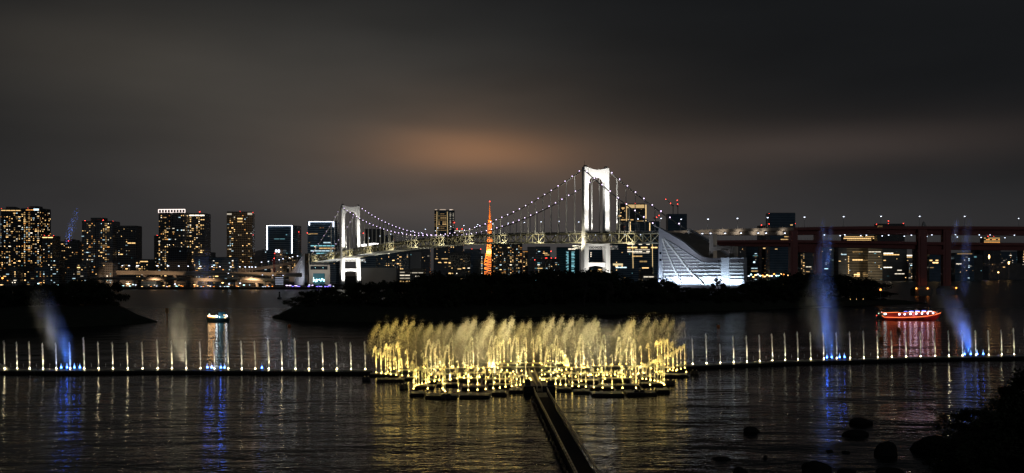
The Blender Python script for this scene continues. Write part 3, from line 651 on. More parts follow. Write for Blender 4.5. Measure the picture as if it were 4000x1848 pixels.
for i, (px, y) in enumerate(HL): hung(px, y, P1, i, 'lamps under the upper viaduct deck', M_lamp_white if px > 3100 or px < 2800 else M_lamp_white, 1500 if 2800 < px < 3080 else (500 if px < 3100 else 0), (1, .97, .85))
# far loop roads on the left shore
def far_road(label, pts, thick, piers, width=14, m=None, zcol=True):
    e, pb, P = road('elevated_road', label, 'elevated road', [gp(px, y, Y, y + thick) for px, y, Y in pts], width, m or M_conc, None, 1.6, 5)
    for px in piers:
        p = interp(P, px); mb = MB(); th = thick * p.y / F
        mb.box((p.x, p.y + 7, (p.z - th) / 2), (3.2, 3.2, p.z - th - .02)); mb.box((p.x, p.y + 7, p.z - th - 1.2), (3.4, 11, 2.0)); pb(mb, 'pier', M_conc)
    return P
PA = far_road('pale concrete elevated road crossing the left shore below the towers', [(390, 1060, 1560), (500, 1060, 1550), (640, 1061, 1540), (850, 1064, 1530), (1075, 1067, 1520), (1180, 1069, 1525)], 13, (440, 560, 680, 800, 920, 1040))
PB = far_road('lower dark elevated road beneath the pale one on the left shore', [(300, 1086, 1500), (450, 1085, 1500), (640, 1086, 1500), (880, 1092, 1500), (1075, 1100, 1500), (1150, 1103, 1505)], 9, (400, 520, 640, 760, 880, 1000), 12, M_conc_d)
PC = far_road('short pale slip road alongside the ventilation tower', [(885, 1084, 1485), (980, 1088, 1485), (1075, 1092, 1485), (1130, 1093, 1490)], 6.5, (930, 1030), 9)
PD = far_road('curving ramp that climbs from the left shore up to the bridge', [(640, 1058, 1700), (780, 1059, 1700), (900, 1055, 1700), (1000, 1047, 1700), (1090, 1034, 1720), (1160, 1019, 1745), (1205, 1008, 1760)], 9, (860, 960, 1060, 1130), 12, M_conc_d)
for px in (460, 640, 830, 1010): 
    p = interp(PA, px); spot('road_floodlight', (p.x, p.y - 45, 6), (p.x, p.y, p.z), 60000, 120, 1, (1, .62, .34), 1)
for px in (960, 1090): p = interp(PD, px); spot('road_floodlight', (p.x, p.y - 40, 10), (p.x, p.y, p.z), 30000, 110, 1, (1, .62, .36), 1)
spot('road_floodlight', ((1010 - 2000) / F * 1470, 1462, 3), ((1010 - 2000) / F * 1485, 1485, 14), 9000, 130, 1, (1, .85, .5), 1)
LPs = lamp_post(9, -.8, M_lamp_white, .8)
i = 0
for P_, pxs, nm in ((PA, (428, 440, 478, 494, 505, 526, 541, 608, 613, 650, 655, 691, 735, 777, 782, 822, 859, 896, 901, 931, 958, 968, 985, 993), 'pale elevated road'), (PD, (1022, 1044, 1065, 1086, 1106, 1127, 1143, 1158), 'climbing ramp')):
    for i, px in enumerate(pxs):
        p = interp(P_, px); street_lamp(p + Vector((0, 1.5 + (i % 2) * 9, 0)), 'street lamp on the %s at the left shore, %s from the left' % (nm, ordw(i)), 'street lamps on the %s' % nm, LPs)
for i, px in enumerate((892, 1025, 1066, 1106)):
    p = interp(PC, px); street_lamp(p + Vector((0, 1.5, 0)), 'small street lamp on the short slip road by the ventilation tower, %s from the left' % ordw(i), 'slip road lamps', LPs, sc_=.7)
# ================================================================ BUILDINGS
FAC = {'navy': facade('navy_glass_facade', (.16, .24, .32), (.05, .10, .15), 4, 2.5, .6, .9), 'grey': facade('grey_panel_facade', (.26, .26, .27), (.10, .11, .12), 3.6, 3.2),
       'dark': facade('dark_tiled_facade', (.17, .165, .16), (.05, .055, .065), 3.2, 3.0), 'brown': facade('brown_grid_facade', (.34, .25, .15), (.02, .02, .02), 3.1, 3.4, .62, .7),
       'teal': facade('teal_glass_facade', (.05, .20, .26), (.03, .12, .16), 4, 2.4, .7, .9), 'pale': facade('pale_banded_facade', (.55, .47, .36), (.04, .04, .045), 4.2, 40, .45, 1.0),
       'slate': facade('slate_blue_facade', (.13, .19, .26), (.07, .12, .17), 4, 3, .5, .8), 'plain': mat('plain_rendered_wall', (.30, .29, .28), .8, 0, .15, .05), 'black': facade('near_black_facade', (.08, .085, .095), (.03, .035, .045), 3.4, 3.2)}
M_roof = mat('flat_roof_plant', (.10, .10, .10), .9, 0, .2, .1)
WIN = {}
def winmesh(mt):
    if mt.name not in WIN: WIN[mt.name] = MB().box((0, 0, 0), (1, 1, 1)).data('window', mt)
    return WIN[mt.name]
PAL = {'home': [('warm', .56), ('amber', .16), ('white', .14), ('cool', .14)], 'office': [('warm', .35), ('white', .3), ('cool', .25), ('teal', .1)], 'teal': [('teal', .75), ('cool', .25)],
       'gold': [('warm', .8), ('white', .2)], 'mix': [('warm', .4), ('amber', .1), ('white', .2), ('cool', .2), ('teal', .1)], 'dim': [('teal', .5), ('cool', .3), ('warm', .2)], 'cool': [('cool', .8), ('teal', .2)], 'white': [('white', 1)]}
def pick(rr, pal):
    k = rr.random(); a = 0
    for n, w in PAL[pal]:
        a += w
        if k <= a: break
    lst = WM[n]; return lst[min(len(lst) - 1, int(rr.random() ** 1.2 * len(lst)))]
beac = MB().ball((0, 0, 0), 1, 7, 4).data('warning_light', M_red)
MAXP = 100
def building(name, label, cat, x0, x1, ytop, D, fac, win=None, dep=28, yaw=0, zb=0, roof=1, beacons=(), group=None, wins=(), strips=(), shape='box', seed=None):
    """Extent in photo columns, real metres behind it. win = (share lit, pitch x, pitch z, width, height, palette[, columns?])"""
    rr = random.Random(seed if seed is not None else int(x0 * 31 + ytop))
    if win: win = (win[0] * 1.25, win[1], win[2], win[3] * .76, win[4] * .78) + tuple(win[5:])
    W = (x1 - x0) / F * D; H = CAMZ + (HZ - ytop) * D / F - zb; ya = R(yaw)
    w = max(4, (W - dep * abs(math.sin(ya))) / math.cos(ya)); e = empty(name, ((x0 + x1 - 4000) / 2 / F * D, D, zb), label, cat, group, ya)
    hx, hy = w / 2, dep / 2; b = MB()
    if shape == 'round':                                              # softly bowed plan
        N_ = 20; ring = [(hx * math.copysign(abs(math.cos(t)) ** .55, math.cos(t)), hy * math.copysign(abs(math.sin(t)) ** .8, math.sin(t))) for t in [2 * math.pi * (i + .5) / N_ for i in range(N_)]]
        b.prism(ring, lambda p, d: Vector((p[0], p[1], d)), 0, H)
    elif shape == 'barrel':
        N_ = 12; out = [(-hx, 0), (hx, 0)] + [(hx * math.cos(t), H - 10 + 10 * math.sin(t)) for t in [math.pi * i / N_ for i in range(N_ + 1)]]
        b.prism(out, lambda p, d: Vector((p[0], d, p[1])), -hy, hy)
    elif shape == 'wings':                                            # recessed centre bay and notched corners
        n = w * .06; b.prism([(-hx, -hy + n), (-hx + n, -hy), (-n * .8, -hy), (-n * .8, -hy + n), (n * .8, -hy + n), (n * .8, -hy), (hx - n, -hy), (hx, -hy + n), (hx, hy), (-hx, hy)], lambda p, d: Vector((p[0], p[1], d)), 0, H)
    else: b.box((0, 0, H / 2), (w, dep, H))
    wall = b.build('wall', FAC[fac], e)
    if roof and shape != 'barrel':
        m = MB(); m.box((0, 0, H + .7), (w * .98, dep * .98, 1.4)); 
        if roof > 1: m.box((rr.uniform(-.15, .15) * w, 0, H + 1.4 + roof), (w * .42, dep * .5, 2 * roof)); m.box((rr.uniform(-.3, .3) * w, 0, H + 2.4), (w * .2, dep * .3, 3.2))
        m.build('roof', M_roof, e)
    made = []
    def put(cx, cz, ww, hh, mt, face=0):
        if face == 0:
            y = -hy
            if shape == 'round': y = -hy * max(0.05, (1 - min(1, abs(cx / hx)) ** (1 / .55))) ** .4 if False else -hy * math.sqrt(max(.02, 1 - (abs(cx) / hx) ** 3.6)) ** 1
            made.append(((cx, y - .02, cz), (ww, .3, hh), mt))
        else: made.append(((math.copysign(hx, face), cx, cz), (.3, ww, hh), mt))
    if win:
        fr, px_, pz, ww, hh, pal = win[:6]; z0f = win[6] if len(win) > 6 else .03
        nx = max(1, int((w - 1.5) / px_)); nz = int((H * .985 - H * z0f) / pz); colw = [rr.random() for _ in range(nx)]; hot = [rr.random() < .16 for _ in range(nx)]
        for i in range(nx):
            if shape == 'wings' and abs((i + .5) / nx - .5) < .04: continue
            for j in range(nz):
                pr = fr * (.45 + 1.1 * colw[i]) * (2.1 if hot[i] else 1)
                if rr.random() < pr:
                    run = ww * (px_ / ww if rr.random() < .25 else rr.uniform(.55, 1)); put(-w / 2 + .75 + (i + .5) * (w - 1.5) / nx, H * z0f + (j + .55) * pz, run, hh * rr.uniform(.7, 1.05), pick(rr, pal))
        if abs(yaw) > 3:
            side = -1 if yaw > 0 else 1; ny = max(1, int(dep / px_))
            for i in range(ny):
                for j in range(nz):
                    if rr.random() < fr * .9: put(-hy + (i + .5) * dep / ny, H * z0f + (j + .55) * pz, ww * .8, hh * .9, pick(rr, pal), side)
    for (u0, u1, v, hh, key, lv) in wins:                             # long lit storeys: column range 0..1, height from the top 0..1
        nseg = max(1, int((u1 - u0) * w / 7)); 
        for k in range(nseg):
            if rr.random() < .16: continue
            a = u0 + (u1 - u0) * k / nseg; c = u0 + (u1 - u0) * (k + 1) / nseg; put((-.5 + (a + c) / 2) * w, H * (1 - v), (c - a) * w * .9, hh, WM[key][min(lv, len(WM[key]) - 1)])
    rr.shuffle(made); made.sort(key=lambda q: -q[1][0] * q[1][1] * q[1][2])
    for l, s, mt in made[:MAXP]: link('window', winmesh(mt), e, l, s)
    if len(made) > MAXP:
        mts = sorted({q[2] for q in made[MAXP:]}, key=lambda q: q.name); mb = MB()
        for l, s, mt in made[MAXP:]: mb.cur = mts.index(mt); mb.box(l, s)
        tag(mb.build('window', mts, e), kind='stuff')
    for (u0, v0, u1, v1, th, mt) in strips:                           # light lines on the facade; u over the width, v in photo rows
        za, zc_ = CAMZ + (HZ - v0) * D / F - zb, CAMZ + (HZ - v1) * D / F - zb; y = -hy - .4
        MB().bar(((-.5 + u0) * w, y, za), ((-.5 + u1) * w, y, zc_), th, .5).build('light_strip', mt, e)
    for i, q in enumerate(beacons):
        u, yy = q if isinstance(q, tuple) else (q, ytop - 3); z = CAMZ + (HZ - yy) * D / F - zb; r = D / F * 1.7
        o = link('warning_light', beac, e, ((-.5 + u) * w, -hy * .7, z), (r, r, r))
        if z - H > r: MB().bar(((-.5 + u) * w, -hy * .7, H * .99), ((-.5 + u) * w, -hy * .7, z), .5).build('mast', M_dark, e)
    return e
bd = building
AT, OT = 'apartment_tower', 'office_tower'
# --- left shore
bd(AT, 'dark tower cut by the left photo edge with few lit windows', 'apartment tower', -40, 9, 960, 1900, 'dark', (.3, 4, 3.2, 2.2, 1.6, 'home'))
b1 = bd(AT, 'tallest left apartment tower full of warm windows, left half of the twin-lobed pair', 'apartment tower', 13, 98, 821, 1760, 'black', (.27, 3.6, 3.15, 2.4, 1.6, 'home'), dep=34, yaw=8, roof=2, shape='wings', wins=((.02, .98, .012, 1.0, 'warm', 2),), beacons=((.0, 818),))
bd(AT, 'right half of the twin-lobed apartment pair, crowned with three white lamps', 'apartment tower', 98, 183, 819, 1740, 'black', (.30, 3.6, 3.15, 2.5, 1.6, 'home'), dep=34, yaw=-6, roof=2, shape='wings', wins=((.02, .98, .012, 1.0, 'amber', 1), (.66, .96, .008, 3, 'cool', 2)), beacons=((.3, 816), (.5, 818)))
bd(AT, 'slim stepped tower with yellow-lit roof edge beside the twin-lobed pair', 'apartment tower', 180, 222, 925, 1700, 'dark', (.2, 3.6, 3.2, 2.4, 1.5, 'home'), wins=((.0, 1, .02, 1.2, 'warm', 3),), beacons=(.1, .5, .95))
bd(AT, 'low dark tower with three red roof beacons behind the blue mist streak', 'apartment tower', 243, 318, 946, 1950, 'dark', (.12, 3.8, 3.2, 2.2, 1.4, 'home'), dep=30, beacons=((.03, 944), (.45, 942), (.95, 947)), roof=2)
bd(AT, 'broad apartment tower with notched roof and four red beacons', 'apartment tower', 334, 454, 868, 1800, 'grey', (.2, 4.0, 3.15, 2.3, 1.6, 'home', .2), dep=36, shape='wings', roof=3, beacons=((.08, 864), (.52, 870), (.67, 862), (.98, 866)))
bd(AT, 'plain flat-roofed dark tower with red corner beacons right of the notched one', 'apartment tower', 461, 543, 886, 1820, 'dark', (.09, 4, 3.2, 2.4, 1.5, 'mix', .15), dep=30, wins=((.12, .45, .42, 1.6, 'cool', 1), (.6, .98, .28, 1.6, 'warm', 2)), beacons=((.05, 888), (.97, 890), (.97, 895)))
bd('apartment_block', 'short block with yellow windows right of the plain dark tower', 'apartment block', 540, 592, 1016, 1800, 'dark', (.3, 4, 3.4, 2.6, 1.7, 'gold'), wins=((.05, .95, .06, 1.4, 'warm', 2),))
bd(AT, 'slim dark slab stepping down left of the crowned tower', 'apartment tower', 612, 636, 924, 1850, 'dark', (.12, 3.6, 3.2, 2, 1.3, 'home'), beacons=(.4,))
big = bd(AT, 'widest apartment tower with a brightly lit pale crown frame', 'apartment tower', 630, 750, 833, 1780, 'dark', (.19, 3.5, 3.15, 2.5, 1.6, 'home'), dep=40, yaw=-7, roof=0, shape='wings', beacons=((.28, 903), (.02, 920)))
def crown(e, w0, w1, H0, H1, dy, m):
    b = MB(); n = 9
    b.bar((w0, dy, H1), (w1, dy, H1), 1.1, 1.1); b.bar((w0, dy, H0), (w1, dy, H0), .7, .7)
    for i in range(n + 1): x = w0 + (w1 - w0) * i / n; b.bar((x, dy, H0), (x, dy, H1), .9)
    return b.build('lit_crown', m, e)
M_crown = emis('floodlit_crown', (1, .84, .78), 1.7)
hh = 25 + (HZ - 833) * 1780 / F; crown(big, -24, 24, hh, hh + 5.4, -19, M_crown)
bd(AT, 'lower shoulder of the crowned tower with white roof lamps and many yellow windows', 'apartment tower', 750, 812, 838, 1790, 'dark', (.3, 3.4, 3.15, 2.5, 1.6, 'gold'), dep=34, roof=1, wins=((.02, .98, .02, 1.8, 'white', 2),), beacons=((.62, 829),))
bd('office_block', 'unlit square block with a pale stair core in front of the crowned tower', 'office block', 666, 740, 971, 1650, 'black', (.03, 4, 3.4, 2.5, 1.5, 'teal'), dep=24)
bd('office_block', 'blue-grey mid block with scattered lights left of the brown gridded tower', 'office block', 772, 826, 1003, 1640, 'slate', (.2, 4, 3.4, 2.6, 1.5, 'mix'))
bd('office_block', 'small block with a glowing green roof box', 'office block', 815, 834, 989, 1900, 'dark', (.1, 4, 3.4, 2.6, 1.5, 'mix'), wins=((.1, .9, .02, 7, 'teal', 2),))
bd('apartment_block', 'long low dark apartment block with framed bays beneath the brown gridded tower', 'apartment block', 834, 924, 1008, 1660, 'slate', (.2, 5, 3.6, 3.2, 1.8, 'home'), dep=22)
bd(AT, 'square brown gridded apartment tower with a lit roof screen', 'apartment tower', 886, 996, 832, 1800, 'brown', (.17, 3.4, 3.1, 2.3, 1.6, 'home'), dep=40, yaw=9, roof=1, wins=((.6, .99, .02, 3.4, 'white', 0), (.0, .2, .025, 2.6, 'white', 0), (.4, .62, .085, 2, 'warm', 2), (.4, .62, .125, 2, 'warm', 1)), beacons=((.5, 829), (.02, 831), (.99, 832), (.99, 918)))
bd('domed_hall', 'grey low building with arched roof right of the brown tower', 'hall', 994, 1058, 978, 2000, 'plain', (.06, 4, 4, 2, 1.2, 'gold'), shape='barrel', dep=30)
bd('office_block', 'plain grey block under the blue framed tower', 'office block', 1030, 1086, 978, 1900, 'grey', (.05, 4, 3.6, 2.4, 1.4, 'cool'))
fr1 = bd(OT, 'dark blue glass office tower outlined by white light lines, no red beacon left of it', 'office tower', 1051, 1149, 884, 1900, 'navy', (.012, 6, 4, 4, 1.2, 'dim'), dep=34, wins=((.28, .72, .22, 1.2, 'teal', 1), (.6, .72, .26, 1.4, 'cool', 1), (.66, .82, .46, 1.5, 'teal', 1)),
         strips=((.005, 883, .995, 883, 1.4, M_white_line), (.008, 883, .008, 977, 1.5, M_white_line), (.992, 883, .992, 990, 1.5, M_white_line)))
bd(OT, 'grey side wing right of the first outlined tower', 'office tower', 1150, 1171, 886, 1930, 'grey', (.03, 4, 4, 2, 1.4, 'cool'), beacons=((1.0, 907),))
bd('office_block', 'narrow grey block with two blue-white signs under the outlined tower', 'office block', 1084, 1112, 976, 1750, 'grey', (.1, 4, 3.6, 2.4, 1.4, 'gold'), strips=((.08, 977, .08, 985, 2.6, M_white_line), (.45, 977, .45, 986, 2.6, M_white_line)))
bd('office_block', 'low block with brown-lit terraces behind the climbing ramp', 'office block', 1128, 1172, 995, 1800, 'black', (.3, 3.4, 3.2, 2.2, 1.3, 'gold'))
bd(OT, 'second outlined glass tower with a short white light frame, left of the far bridge tower', 'office tower', 1209, 1319, 868, 1950, 'navy', (.05, 5, 4, 3.6, 1.4, 'mix', .02), dep=36,
   wins=((.08, .5, .19, 1.6, 'warm', 0), (.55, .95, .33, 2.0, 'cool', 1), (.1, .95, .38, 2.0, 'teal', 2), (.4, .98, .42, 2, 'warm', 1), (.1, .9, .46, 2, 'cool', 1), (.3, .9, .5, 2, 'teal', 2), (.2, .95, .54, 2, 'cool', 1)),
   strips=((.055, 868, .915, 868, 1.6, M_white_line), (.06, 868, .06, 882, 1.6, M_white_line), (.91, 868, .91, 888, 1.6, M_white_line)), beacons=((.0, 884), (-.03, 911), (.72, 882)))
bd(OT, 'dark round-topped grey tower right of the far bridge tower', 'office tower', 1424, 1500, 898, 2200, 'dark', (.015, 5, 4, 3, 1.2, 'cool'), shape='round', dep=34, beacons=((.64, 909), (-.02, 912)))
bd('office_block', 'low grey block with brown-lit storeys beside the round-topped tower', 'office block', 1500, 1538, 922, 2250, 'dark', (.1, 4, 4, 3, 1.2, 'gold'), beacons=((.9, 923),))
bd('office_block', 'broad unlit blue block below the deck right of the far bridge tower', 'office block', 1412, 1472, 1000, 2000, 'navy', (.02, 5, 4, 3, 1.5, 'cool'), roof=1)
bd('apartment_block', 'dim apartment block with scattered amber windows below the bridge deck', 'apartment block', 1470, 1600, 986, 2050, 'slate', (.13, 4.4, 3.4, 2.6, 1.6, 'gold'), dep=26)
bd('office_block', 'pale grey unlit slab under the deck left of the tall ribbed tower', 'office block', 1590, 1648, 985, 2100, 'plain', (.02, 5, 4, 3, 1.5, 'cool'))
bd('apartment_block', 'grey stepped block with amber roof windows under the deck', 'apartment block', 1560, 1680, 976, 2300, 'grey', (.06, 4, 3.6, 2.6, 1.5, 'gold', .4), dep=26, beacons=())
bd('warehouse', 'long pale windowless terminal shed standing behind the island trees', 'warehouse', 1416, 1556, 1046, 1750, 'plain', None, dep=60, roof=0)
bd('car_park', 'open car park building with lit cream floors right of the long shed', 'car park', 1564, 1606, 1056, 1700, 'dark', (.0, 4, 3, 3, 1, 'gold'), wins=((.02, .98, .12, 1.4, 'white', 0), (.02, .98, .3, 1.4, 'white', 1), (.02, .98, .48, 1.4, 'white', 0), (.02, .98, .66, 1.4, 'warm', 1)))
bd('car_park', 'second open car park building with greenish lit floors', 'car park', 1610, 1660, 1052, 1720, 'dark', (.0, 4, 3, 3, 1, 'gold'), wins=((.02, .98, .2, 1.4, 'white', 0), (.3, .98, .4, 1.4, 'white', 1), (.1, .98, .62, 1.4, 'cool', 0)))
tt = bd(OT, 'tall bowed office tower with two bright vertical ribs above the bridge', 'office tower', 1697, 1776, 824, 3600, 'slate', None, shape='round', dep=60, roof=1,
   wins=[(.02 + .0, .16, .03 + .028 * k, 1.3, 'warm', 0) for k in range(8)] + [(.22, .62, .05 + .03 * k, 1.4, 'warm', (0, 0, 1, 0, 1, 2, 0)[k % 7]) for k in range(9)] + [(.72, .98, .04 + .026 * k, 1.4, 'white', (0, 1, 0, 0)[k % 4]) for k in range(10)] + [(.3, .55, .36, 2, 'cool', 1), (.05, .98, .535, 3.4, 'warm', 2), (.2, .6, .52, 2.4, 'white', 0)],
   strips=((.155, 829, .14, 924, 2.6, M_gold_line), (.665, 829, .68, 924, 2.6, M_gold_line)), beacons=((1.0, 871),))
m = MB()
H_t = 25 + (HZ - 824) * 3600 / F
for a, c in ((-34, -24), (-20, 10), (16, 34)): m.prism([(a, H_t), (c, H_t), (c - (c - a) * .2, H_t + 4.5), (a + (c - a) * .2, H_t + 4.5)], lambda p, d: Vector((p[0], d, p[1])), -20, -2)
m.build('lit_crown', emis('soft_lit_crown', (1, .78, .6), .55), tt); MB().box((23, -22, H_t - 1), (8, 3, 6)).build('roof_sign', M_sign, tt)
bd('office_block', 'distant flat block with pale lit crown right of the bowed tower', 'office block', 1776, 1809, 898, 3700, 'grey', (.02, 6, 4, 4, 1.4, 'cool'), wins=((.0, 1, .02, 4, 'white', 0), (.0, 1, .06, 2, 'warm', 0)), beacons=(.3, .9))
bd('office_block', 'grey banded office block under the deck with yellow storeys', 'office block', 1695, 1754, 966, 2700, 'grey', (.05, 5, 4, 3.6, 1.6, 'gold'), wins=((.1, .95, .34, 2, 'warm', 1), (.3, .9, .45, 2, 'warm', 2)))
bd(AT, 'near-black block with red roof beacons left of the blue block', 'apartment tower', 1752, 1838, 992, 2100, 'black', (.06, 4.4, 3.6, 3, 1.8, 'gold'), roof=2, beacons=((.02, 994), (.4, 993), (.9, 993)), wins=((.42, .6, .5, 2, 'warm', 1), (.02, .12, .3, 2.4, 'warm', 2), (.02, .12, .65, 2.4, 'warm', 3)))
bl = bd('office_block', 'plain deep-blue block with a white roof sign and red beacons', 'office block', 1816, 1878, 976, 2300, 'slate', None, beacons=((.03, 976), (.45, 974), (1.0, 974), (1.1, 994)))
MB().box((-9.5, -14.6, 38), (9.5, .6, 3.6)).build('sign', M_sign, bl)
bd('office_block', 'narrow block with cream lit storeys left of the orange tower', 'office block', 1875, 1891, 994, 2250, 'dark', (.45, 4, 3.6, 3.4, 1.4, 'office'))
bd(AT, 'wide dark apartment wall full of yellow windows right of the orange tower', 'apartment tower', 1919, 2040, 952, 2050, 'black', (.23, 3.9, 3.15, 2.4, 1.7, 'home'), dep=26, shape='wings', roof=1)
bd('apartment_block', 'narrow distant block dotted with orange lights', 'apartment block', 2041, 2062, 981, 2500, 'dark', (.4, 4, 3.4, 2.6, 1.4, 'gold'), wins=((0, 1, .02, 1.6, 'amber', 0),))
bd('office_block', 'plain grey tower block with almost no lights under the deck', 'office block', 2060, 2094, 967, 2600, 'grey', (.03, 5, 4, 3, 1.2, 'teal'))
bd('office_block', 'blue-black block with a white sign near its roof', 'office block', 2090, 2149, 966, 2400, 'navy', (.06, 5, 4, 3.6, 1.4, 'mix'), wins=((.02, .3, .06, 3, 'cool', 2), (.02, .3, .13, 2, 'warm', 0), (.6, .95, .22, 3, 'warm', 0)), beacons=((1.05, 982),))
bd('office_block', 'low block with rows of cool white windows near the shore', 'office block', 2087, 2130, 1019, 2100, 'slate', (.32, 5, 3.6, 3, 1.6, 'office'), wins=((.3, .6, .05, 3.4, 'cool', 2),), beacons=((.04, 1016),))
bd('office_block', 'black block with four red beacons beside the teal shimmering tower', 'office block', 2130, 2186, 1012, 2050, 'black', (.12, 4.5, 3.6, 3, 1.6, 'office'), beacons=(.02, .1, .4, .7))
bd(OT, 'blue office tower with two shimmering teal window columns left of the near bridge tower', 'office tower', 2174, 2262, 968, 2300, 'teal', None, beacons=((.02, 970),), wins=((.5, .8, .04, 3, 'white', 1),) + tuple((.40 + .03 * (k % 3), .52, .12 + .028 * k, 2, 'teal', 1 + k % 2) for k in range(22)) + tuple((.64, .80 - .02 * (k % 3), .12 + .028 * k, 2, 'teal', 1 + (k // 2) % 2) for k in range(22)))
bd('office_block', 'dark slab glimpsed between the legs of the near bridge tower', 'office block', 2300, 2366, 972, 2200, 'navy', (.05, 5, 3.8, 3, 1.4, 'mix'), wins=((.08, .12, .12, 2, 'white', 2), (.08, .12, .17, 2, 'white', 2), (.08, .12, .22, 2, 'white', 2), (.08, .12, .27, 2, 'white', 2), (.5, .95, .6, 2, 'warm', 2), (.5, .95, .66, 2, 'warm', 1)))
gt = bd(OT, 'tall office tower edged with gold light lines and a finned glowing crown', 'office tower', 2410, 2520, 800, 2450, 'dark', (.05, 4.4, 4, 3.2, 1.8, 'gold', .45), dep=44, yaw=0,
   wins=((.12, .24, .05, 3, 'warm', 1), (.02, .12, .15, 2.4, 'warm', 2), (.1, .55, .20, 2.4, 'warm', 1), (.65, .9, .22, 2.4, 'warm', 1), (.34, .78, .595, 2.6, 'warm', 1), (.28, .98, .635, 2.8, 'warm', 2), (.3, .95, .67, 2.6, 'white', 1), (.3, .98, .70, 2.2, 'white', 0), (.3, .8, .74, 2.2, 'white', 1), (.3, .98, .77, 2.2, 'white', 0)),
   strips=((.30, 799, .30, 872, 1.5, M_gold_line), (.985, 802, .985, 866, 1.5, M_gold_line)) + tuple((.33 + .034 * k, 802, .33 + .034 * k, 815, .75, M_gold_line) for k in range(19)), beacons=((.30, 797), (.62, 797), (.97, 799)))
bd(OT, 'broad dark glass block in front of the gold-edged tower with gold corner lines', 'office tower', 2440, 2572, 868, 2150, 'navy', (.015, 5, 4, 3, 1.4, 'teal'), dep=30,
   wins=((.05, .72, .36, 2.4, 'white', 1), (.05, .95, .415, 2.6, 'warm', 2), (.05, .72, .45, 2.2, 'white', 0), (.05, .72, .48, 2.2, 'white', 1), (.2, .7, .50, 2.2, 'white', 0), (.2, .5, .555, 2, 'warm', 1), (.3, .75, .64, 3, 'warm', 0)),
   strips=((.142, 868, .142, 905, 1.5, M_gold_line), (.21, 950, .225, 1048, 1.4, M_gold_line), (.715, 872, .715, 903, 1.4, M_gold_line), (.79, 950, .80, 1070, 1.4, M_gold_line)), beacons=((.55, 869),))
bk = bd('office_block', 'blue-black block with a cream sign band right of the near bridge tower', 'office block', 2388, 2445, 956, 2100, 'slate', (.05, 5, 4, 3.2, 1.8, 'gold'), wins=((.0, 1, .58, 2, 'cool', 2), (.1, .95, .88, 1.6, 'white', 0)))
MB().box((-3, -14.6, 40), (20, .6, 4)).build('sign', M_sign_soft, bk)
bd('office_block', 'low black block by the shore left of the ribbed anchorage', 'office block', 2498, 2546, 1044, 1900, 'black', (.0, 4, 3, 3, 1, 'gold'), wins=((.1, .7, .04, 1.8, 'warm', 2),))
bd('terminal', 'low ferry terminal with pale roof line beside the anchorage', 'terminal', 2506, 2572, 1076, 1700, 'plain', None, wins=((.05, .98, .12, 1.4, 'white', 1),))
bt = bd(OT, 'unfinished dark tower with two cranes on its roof', 'office tower', 2605, 2679, 837, 2600, 'slate', None, dep=34, roof=0)
bd(OT, 'wide dark office block with lit storeys above the red viaduct', 'office tower', 2999, 3098, 835, 2500, 'navy', None, dep=40, beacons=((.01, 836), (.2, 834), (.98, 835), (.0, 876), (.2, 872), (1.02, 874)),
   wins=((.02, .32, .26, 2.4, 'warm', 2), (.04, .28, .275, 1.4, 'white', 1), (.45, .7, .225, 1.8, 'white', 1), (.8, .9, .17, 2.4, 'warm', 1), (.42, .98, .34, 2, 'warm', 1), (.78, .99, .33, 2.4, 'white', 2), (.42, .98, .38, 2, 'warm', 1), (.42, .75, .44, 2.2, 'warm', 1), (.2, .3, .52, 2, 'warm', 1)))
bd('office_block', 'small dark block with two red beacons left of the wide office block', 'office block', 2962, 2992, 884, 2700, 'dark', None, beacons=((.3, 880), (.7, 889)))
